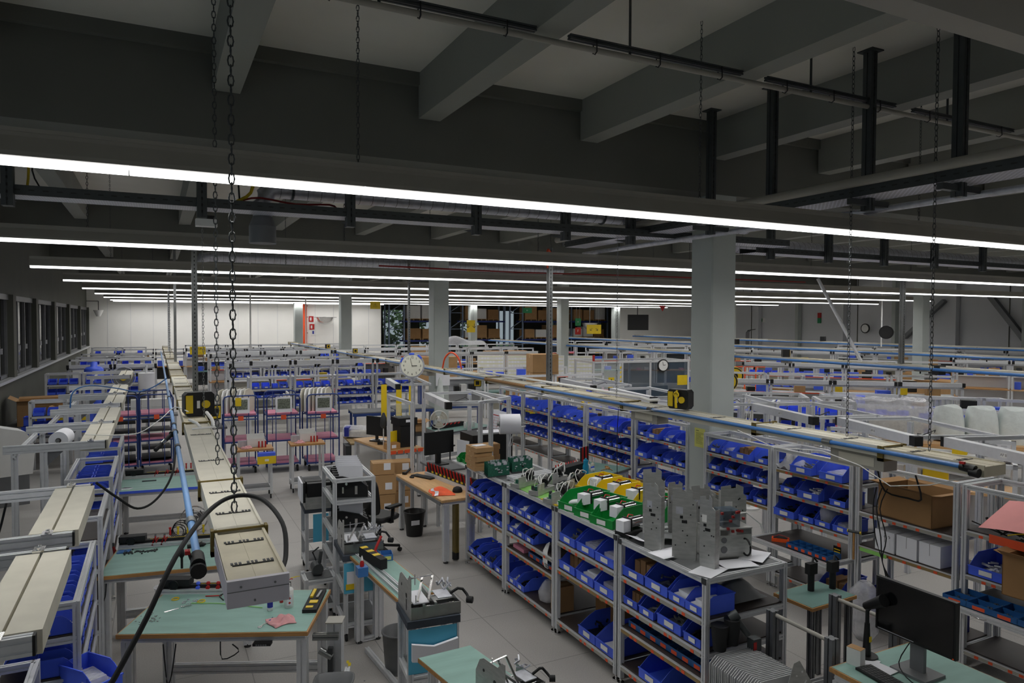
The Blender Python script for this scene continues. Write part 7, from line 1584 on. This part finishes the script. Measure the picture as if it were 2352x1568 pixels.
for i, x in enumerate((14.9, 19.65, 24.4, 29.15)):
    if i < 4: pallet_bay(x-.2, 48.5+.6*(i%2), 'pallet rack with braced frame, %s from the left beyond the opening' % ORD[i], i)
for i, (x, y, sx, sz, l) in enumerate(((14.2,40.2,1.2,.9,'large brown carton before the dark opening'),(10.2,27.0,1.5,1.0,'wide brown carton left of the wall clock'),(11.6,20.8,.9,.75,'brown carton on a cart right of the narrow column'),(11.6,20.8,.9,.6,'second brown carton stacked on the cart'),(16.2,33,2.2,.9,'long brown carton before the middle column'),(23.0,14.6,.8,.5,'open brown carton beside the yellow reels'))):
    z = .9 if i != 3 else 1.66
    carton(x, y, z, sx, .7, sz if i != 2 else .75, R(-10), l, open_=(i == 5))
    if i != 3:
        t = thing('support_table', 'table under the %s' % l.replace('large ','').replace('wide ','')[:60], 'table', (x, y, 0), R(-10)); MB().box(-sx/2-.1,sx/2+.1,-.4,.4,.85,.898).build('top', 'board_grey', t); MB().box(-sx/2,-sx/2+.06,-.35,.35,0,.85).box(sx/2-.06,sx/2,-.35,.35,0,.85).build('leg', 'cart_blue', t)
t = thing('film_cover', 'white film-covered pile in front of the middle columns', 'covered pile', (15.2, 36.2, 2.02), R(-10)); MB().grid(lambda u, v: (-1.3+2.6*u, -.4+.8*v, .02+.55*math.sin(PI*u)**.5*math.sin(PI*v)*(.7+.3*math.sin(7*u))), 18, 8).build('film', 'film', t)
# wall-mounted things
t = thing('wall_pipe', 'orange-red vertical pipes on the bright end wall', 'pipe', (8.1, 45.8, 0), 0); MB().cyl((.0,0,0),(0,0,4.9),.11,10).build('pipe', 'beige', t); MB().cyl((.3,0,0),(.3,0,4.9),.16,10).build('orange_pipe', 'orange_label', t)
for z in (1.5,2.5,3.5,4.2): MB().box(-.2,.5,-.02,.1,z,z+.05).build('clamp', 'dark_grey', t)
t = thing('convex_mirror', 'half-dome traffic mirror on the bright end wall', 'mirror', (9.6, 45.3, 3.5)); MB().lathe([(.02,-.45),(.28,-.4),(.48,-.22),(.56,0)], n=22).build('dome', 'chrome', t); MB().box(-.7,.7,-.02,.02,0,.03).box(-.02,.02,0,.7,0,.04).build('bracket', 'steel', t)
t = thing('convex_mirror', 'small half-dome mirror beside the last pallet rack', 'mirror', (27.6, 42.6, 3.2)); MB().lathe([(.02,-.45),(.28,-.4),(.48,-.22),(.56,0)], n=22).build('dome', 'chrome', t); MB().box(-.02,.02,-.02,.02,0,3.0).build('bracket', 'steel', t)
for i, (x, z, m_, l) in enumerate(((8.95,3.4,'red','red extinguisher sign on the bright wall, upper'),(9.0,2.9,'red','red extinguisher sign on the bright wall, lower'),(9.1,2.55,'white','white notice below the red signs'))):
    t = thing('wall_sign', l, 'sign', (x-.1, 45.98, z)); MB().box(-.15,.15,-.02,0,-.18,.18).build('plate', m_, t); MB().box(-.08,.02,-.025,-.02,-.1,.1).build('pictogram', 'white' if m_ == 'red' else 'blue_dark', t)
t = thing('wall_lamp', 'small white conical lamp in the far left corner', 'lamp', (-2.8, 45.5, 3.75)); MB().cyl((0,0,-.25),(0,0,.1),.1,14,.26).build('shade', 'white', t); MB().cyl((0,0,.1),(0,0,.6),.02,6).bar((0,0,.6),(-.6,.3,.6),.03).build('bracket', 'dark_grey', t)
t = thing('television', 'black screen hanging left of the big column on the far wall', 'screen', (30.6, 41.2, 3.2), R(-20)); MB().box(-.6,.9,-.05,.05,-.5,.6).build('case', 'black', t); MB().bar((.1,.0,.5),(.1,.0,2.99),.05).build('bracket', 'dark_grey', t)
t = thing('hanging_sign', 'dark red pointed sign hanging under the last tube rows', 'sign', (27.6, 34.5, 4.1)); MB().add([(-.25,0,.2),(.25,0,.2),(.0,0,-.15),(-.25,.02,.2),(.25,.02,.2),(.0,.02,-.15)],[(0,2,1),(3,4,5),(0,1,4,3),(1,2,5,4),(2,0,3,5)]).build('plate', 'red', t); MB().cyl((0,.01,.2),(0,.01,2.1),.01,5).build('rod', 'ink', t)
b = MB()
t = thing('diagonal_brace', 'steel diagonal brace on the right wall, left one', 'brace', (0,0,0), 0, 'diagonal wall braces'); MB().bar((39.800, 27.187, 2.434), (39.800, 24.840, 4.578), .3, .2).build('brace', 'alu_dark', t)
t = thing('diagonal_brace', 'steel diagonal brace on the right wall at the picture edge', 'brace', (0,0,0), 0, 'diagonal wall braces'); MB().bar((39.800, 22.391, 4.755), (39.800, 20.495, 2.262), .3, .25).build('brace', 'alu_dark', t)
for i, u in enumerate((1,2,3,4,5,6,7)):
    y = 17+3.6*i; o = struct('wall_post', MB().box(39.6,39.95,y-.12,y+.12,0,ZC), 'column_paint' if i % 2 else 'wall_grey', 'grey steel post on the right wall, %s from the camera' % ORD[i])
t = thing('wall_clock', 'round black-rimmed clock on the right wall, small one', 'clock', (39.5, 29.6, 2.95), R(-90)); MB().cyl((0,-.03,0),(0,.05,0),.3,24).build('rim', 'black', t); MB().cyl((0,-.035,0),(0,-.03,0),.24,24).build('face', 'white', t)
t = thing('wall_clock', 'dark wall disc before the rightmost column', 'clock', (26.5, 18.9, 2.95), R(-70)); MB().cyl((0,-.03,0),(0,.05,0),.27,24).build('rim', 'black', t); MB().cyl((0,-.035,0),(0,-.03,0),.23,24).build('face', 'ink', t); MB().box(-.012,.012,.05,1.2,-.02,.02).build('arm', 'steel', t)
t = thing('signal_light', 'red and green wall signal on the grey end wall', 'signal', (40.0, 33.4, 3.6)); MB().box(-.1,0,-.12,.12,0,.35).build('red_lamp', 'red', t); MB().box(-.1,0,-.12,.12,-.35,0).build('green_lamp', 'sign_green', t)
t = thing('exit_sign', 'lit green and white exit sign on the grey wall', 'sign', (40.0, 38.5, 3.45)); MB().box(-.06,.0,-.35,.35,-.15,.15).build('housing', 'white', t); MB().box(-.065,-.06,-.1,.3,-.12,.12).build('pictogram', 'sign_green', t)
for i in range(3):
    t = thing('desk_lamp', 'black bent lamp over the far right benches, %s' % ORD[i], 'lamp', (36.2-.9*i, 36-2.6*i*.3, 2.12)); MB().tube([(0,0,-2.12),(0,0,.5),(.1,-.05,.65),(.4,-.2,.7)],.025,6).build('arm', 'black', t)
# far clutter on the long trunkings
r = random.Random(21)
for tx, ya, yb, nm, n in ((6.2,18,36,'right trunking beyond the clock',4),(18.7,10,38,'lower far trunking',6),(25.3,12,40,'middle far trunking',6)):
    for i in range(n):
        y = ya+(yb-ya)*(i+.5)/n; h = r.uniform(.06,.12)
        t = thing('connector_box', 'small grey connector box hanging below the %s, %s' % (nm, ORD[i]), 'box', (tx, y, (2.15 if tx > 25 else 2.1)-h)); MB().box(0,.2,-.15,.15,0,h).build('body', 'lamp_body', t); MB().cyl((.05,0,-.06),(.05,0,0),.02,6).build('gland', 'black', t)
# ---------------- cross rows further back ----------------
def label_row(s): return s
def far_rack(x, y, W, lv, H, bay, bins, rz=0, D=.5, grp='racks in the far cross rows', lamp=None, top='frame', label=None):
    rack('far_rack', label or ('grey aluminium rack, '+bay), grp, (x, y, 0), rz, W, D, H, lv, bay, bins, top, far=True, foot=False, pw=.06)
    if lamp:
        t = thing('workplace_lamp', 'long grey lamp box over the %s' % bay, 'lamp', (x, y, 0), rz, 'grey lamp boxes over the far rows')
        MB().box(.1, W-.1, -.12, .02, lamp-.12, lamp).build('housing', 'alu', t); MB().box(.03, .1, -.12, .02, lamp-.12, lamp).box(W-.1, W-.03, -.12, .02, lamp-.12, lamp).build('end_cap', 'black', t)
        MB().bar((.06, -.04, H-.4), (.06, -.04, lamp-.12), .05).build('arm', 'alu', t); MB().bar((W-.06, -.04, H-.4), (W-.06, -.04, lamp-.12), .05).build('arm', 'alu', t)
rows = [(21.3, 2.35, 'behind the carts', 4, [.86, 1.14, 1.4], ['MMSM', 'SMMSM', 'MMMMM']),
        (27.0, 2.2, 'second cross row', 4, [.9, 1.3, 1.6], ['MMMM', 'MMMM']),
        (33.0, 2.0, 'third cross row', 5, [.9, 1.35, 1.7], ['MM.MM', 'M.MMM'])]
# block between the two near trunkings
bayn = ['first bay from left', 'second bay from left', 'third bay from left', 'fourth bay from left', 'fifth bay from left']
for ri, (y, x0, wh, n, lv, bb) in enumerate(rows):
    for i in range(n):
        W = [1.2, 1.25, 1.3, 1.3][ri]
        bb_ = bb if (i+ri) % 3 else [bb[0], bb[-1][::-1]]
        far_rack(x0+i*(W+.02), y, W, lv, 1.72+.12*ri, '%s %s' % (bayn[i], wh), [(len(lv)-1-k, r) for k, r in enumerate(bb_)][::-1], lamp=2.2+.03*ri if ri < 2 else None)
# block between window wall and near trunking
for ri, (y, n, wh, lv) in enumerate(((18.5, 1, 'left of the black carts', [.6, .95, 1.25]), (24.5, 3, 'first window row', [.75, 1.15, 1.45]), (30, 2, 'second window row', [.9, 1.3, 1.65]), (37, 2, 'last window row', [.9, 1.4, 1.75]))):
    for i in range(n):
        far_rack(-2.9+i*.95+(.4 if ri == 0 else 0)+(.3 if ri > 1 else 0), y, .93 if ri < 2 else 1.3, lv, lv[-1]+.32, '%s %s' % (bayn[i], wh) if n > 1 else 'single bay '+wh, [(2, 'MMM'), (1, 'MM.M')] if ri < 3 else [(2, 'M.M')], lamp=None)
# block right of the clock, left of the far trunking
for ri, (x, y, n, wh, rz) in enumerate(((9.5, 14.9, 3, 'behind grey lamp boxes', -74), (11.5, 12.5, 5, 'by the hose reels', -52), (14.5, 12.0, 3, 'behind foam sacks', -40), (17, 20, 3, 'right of the glass machine', -60), (22, 22, 3, 'before the grey end wall', -60))):
    a = R(rz); W = 1.35
    for i in range(n):
        far_rack(x+i*W*math.cos(a), y+i*W*math.sin(a), W-.02, [.5, .85, 1.2] if ri != 1 else [.6, 1.0, 1.36], 1.6, '%s %s' % (bayn[i], wh), [(2, 'SMSMSM'), (1, 'MMMM')] if ri < 3 else [(2, 'MMMM')], a, .45)
# whatever lies beyond the three hundred: one mass of distant bins
if FAR:
    b = MB()
    for sz, M4 in FAR:
        o = bin_mb(*BS[sz]); b.add([M4 @ Vector(v) for v in o.v], o.f)
    o = b.build('distant_bins', 'blue'); tag(o, 'mass of tiny blue bins on the farthest racks', 'bins', None, 'stuff')
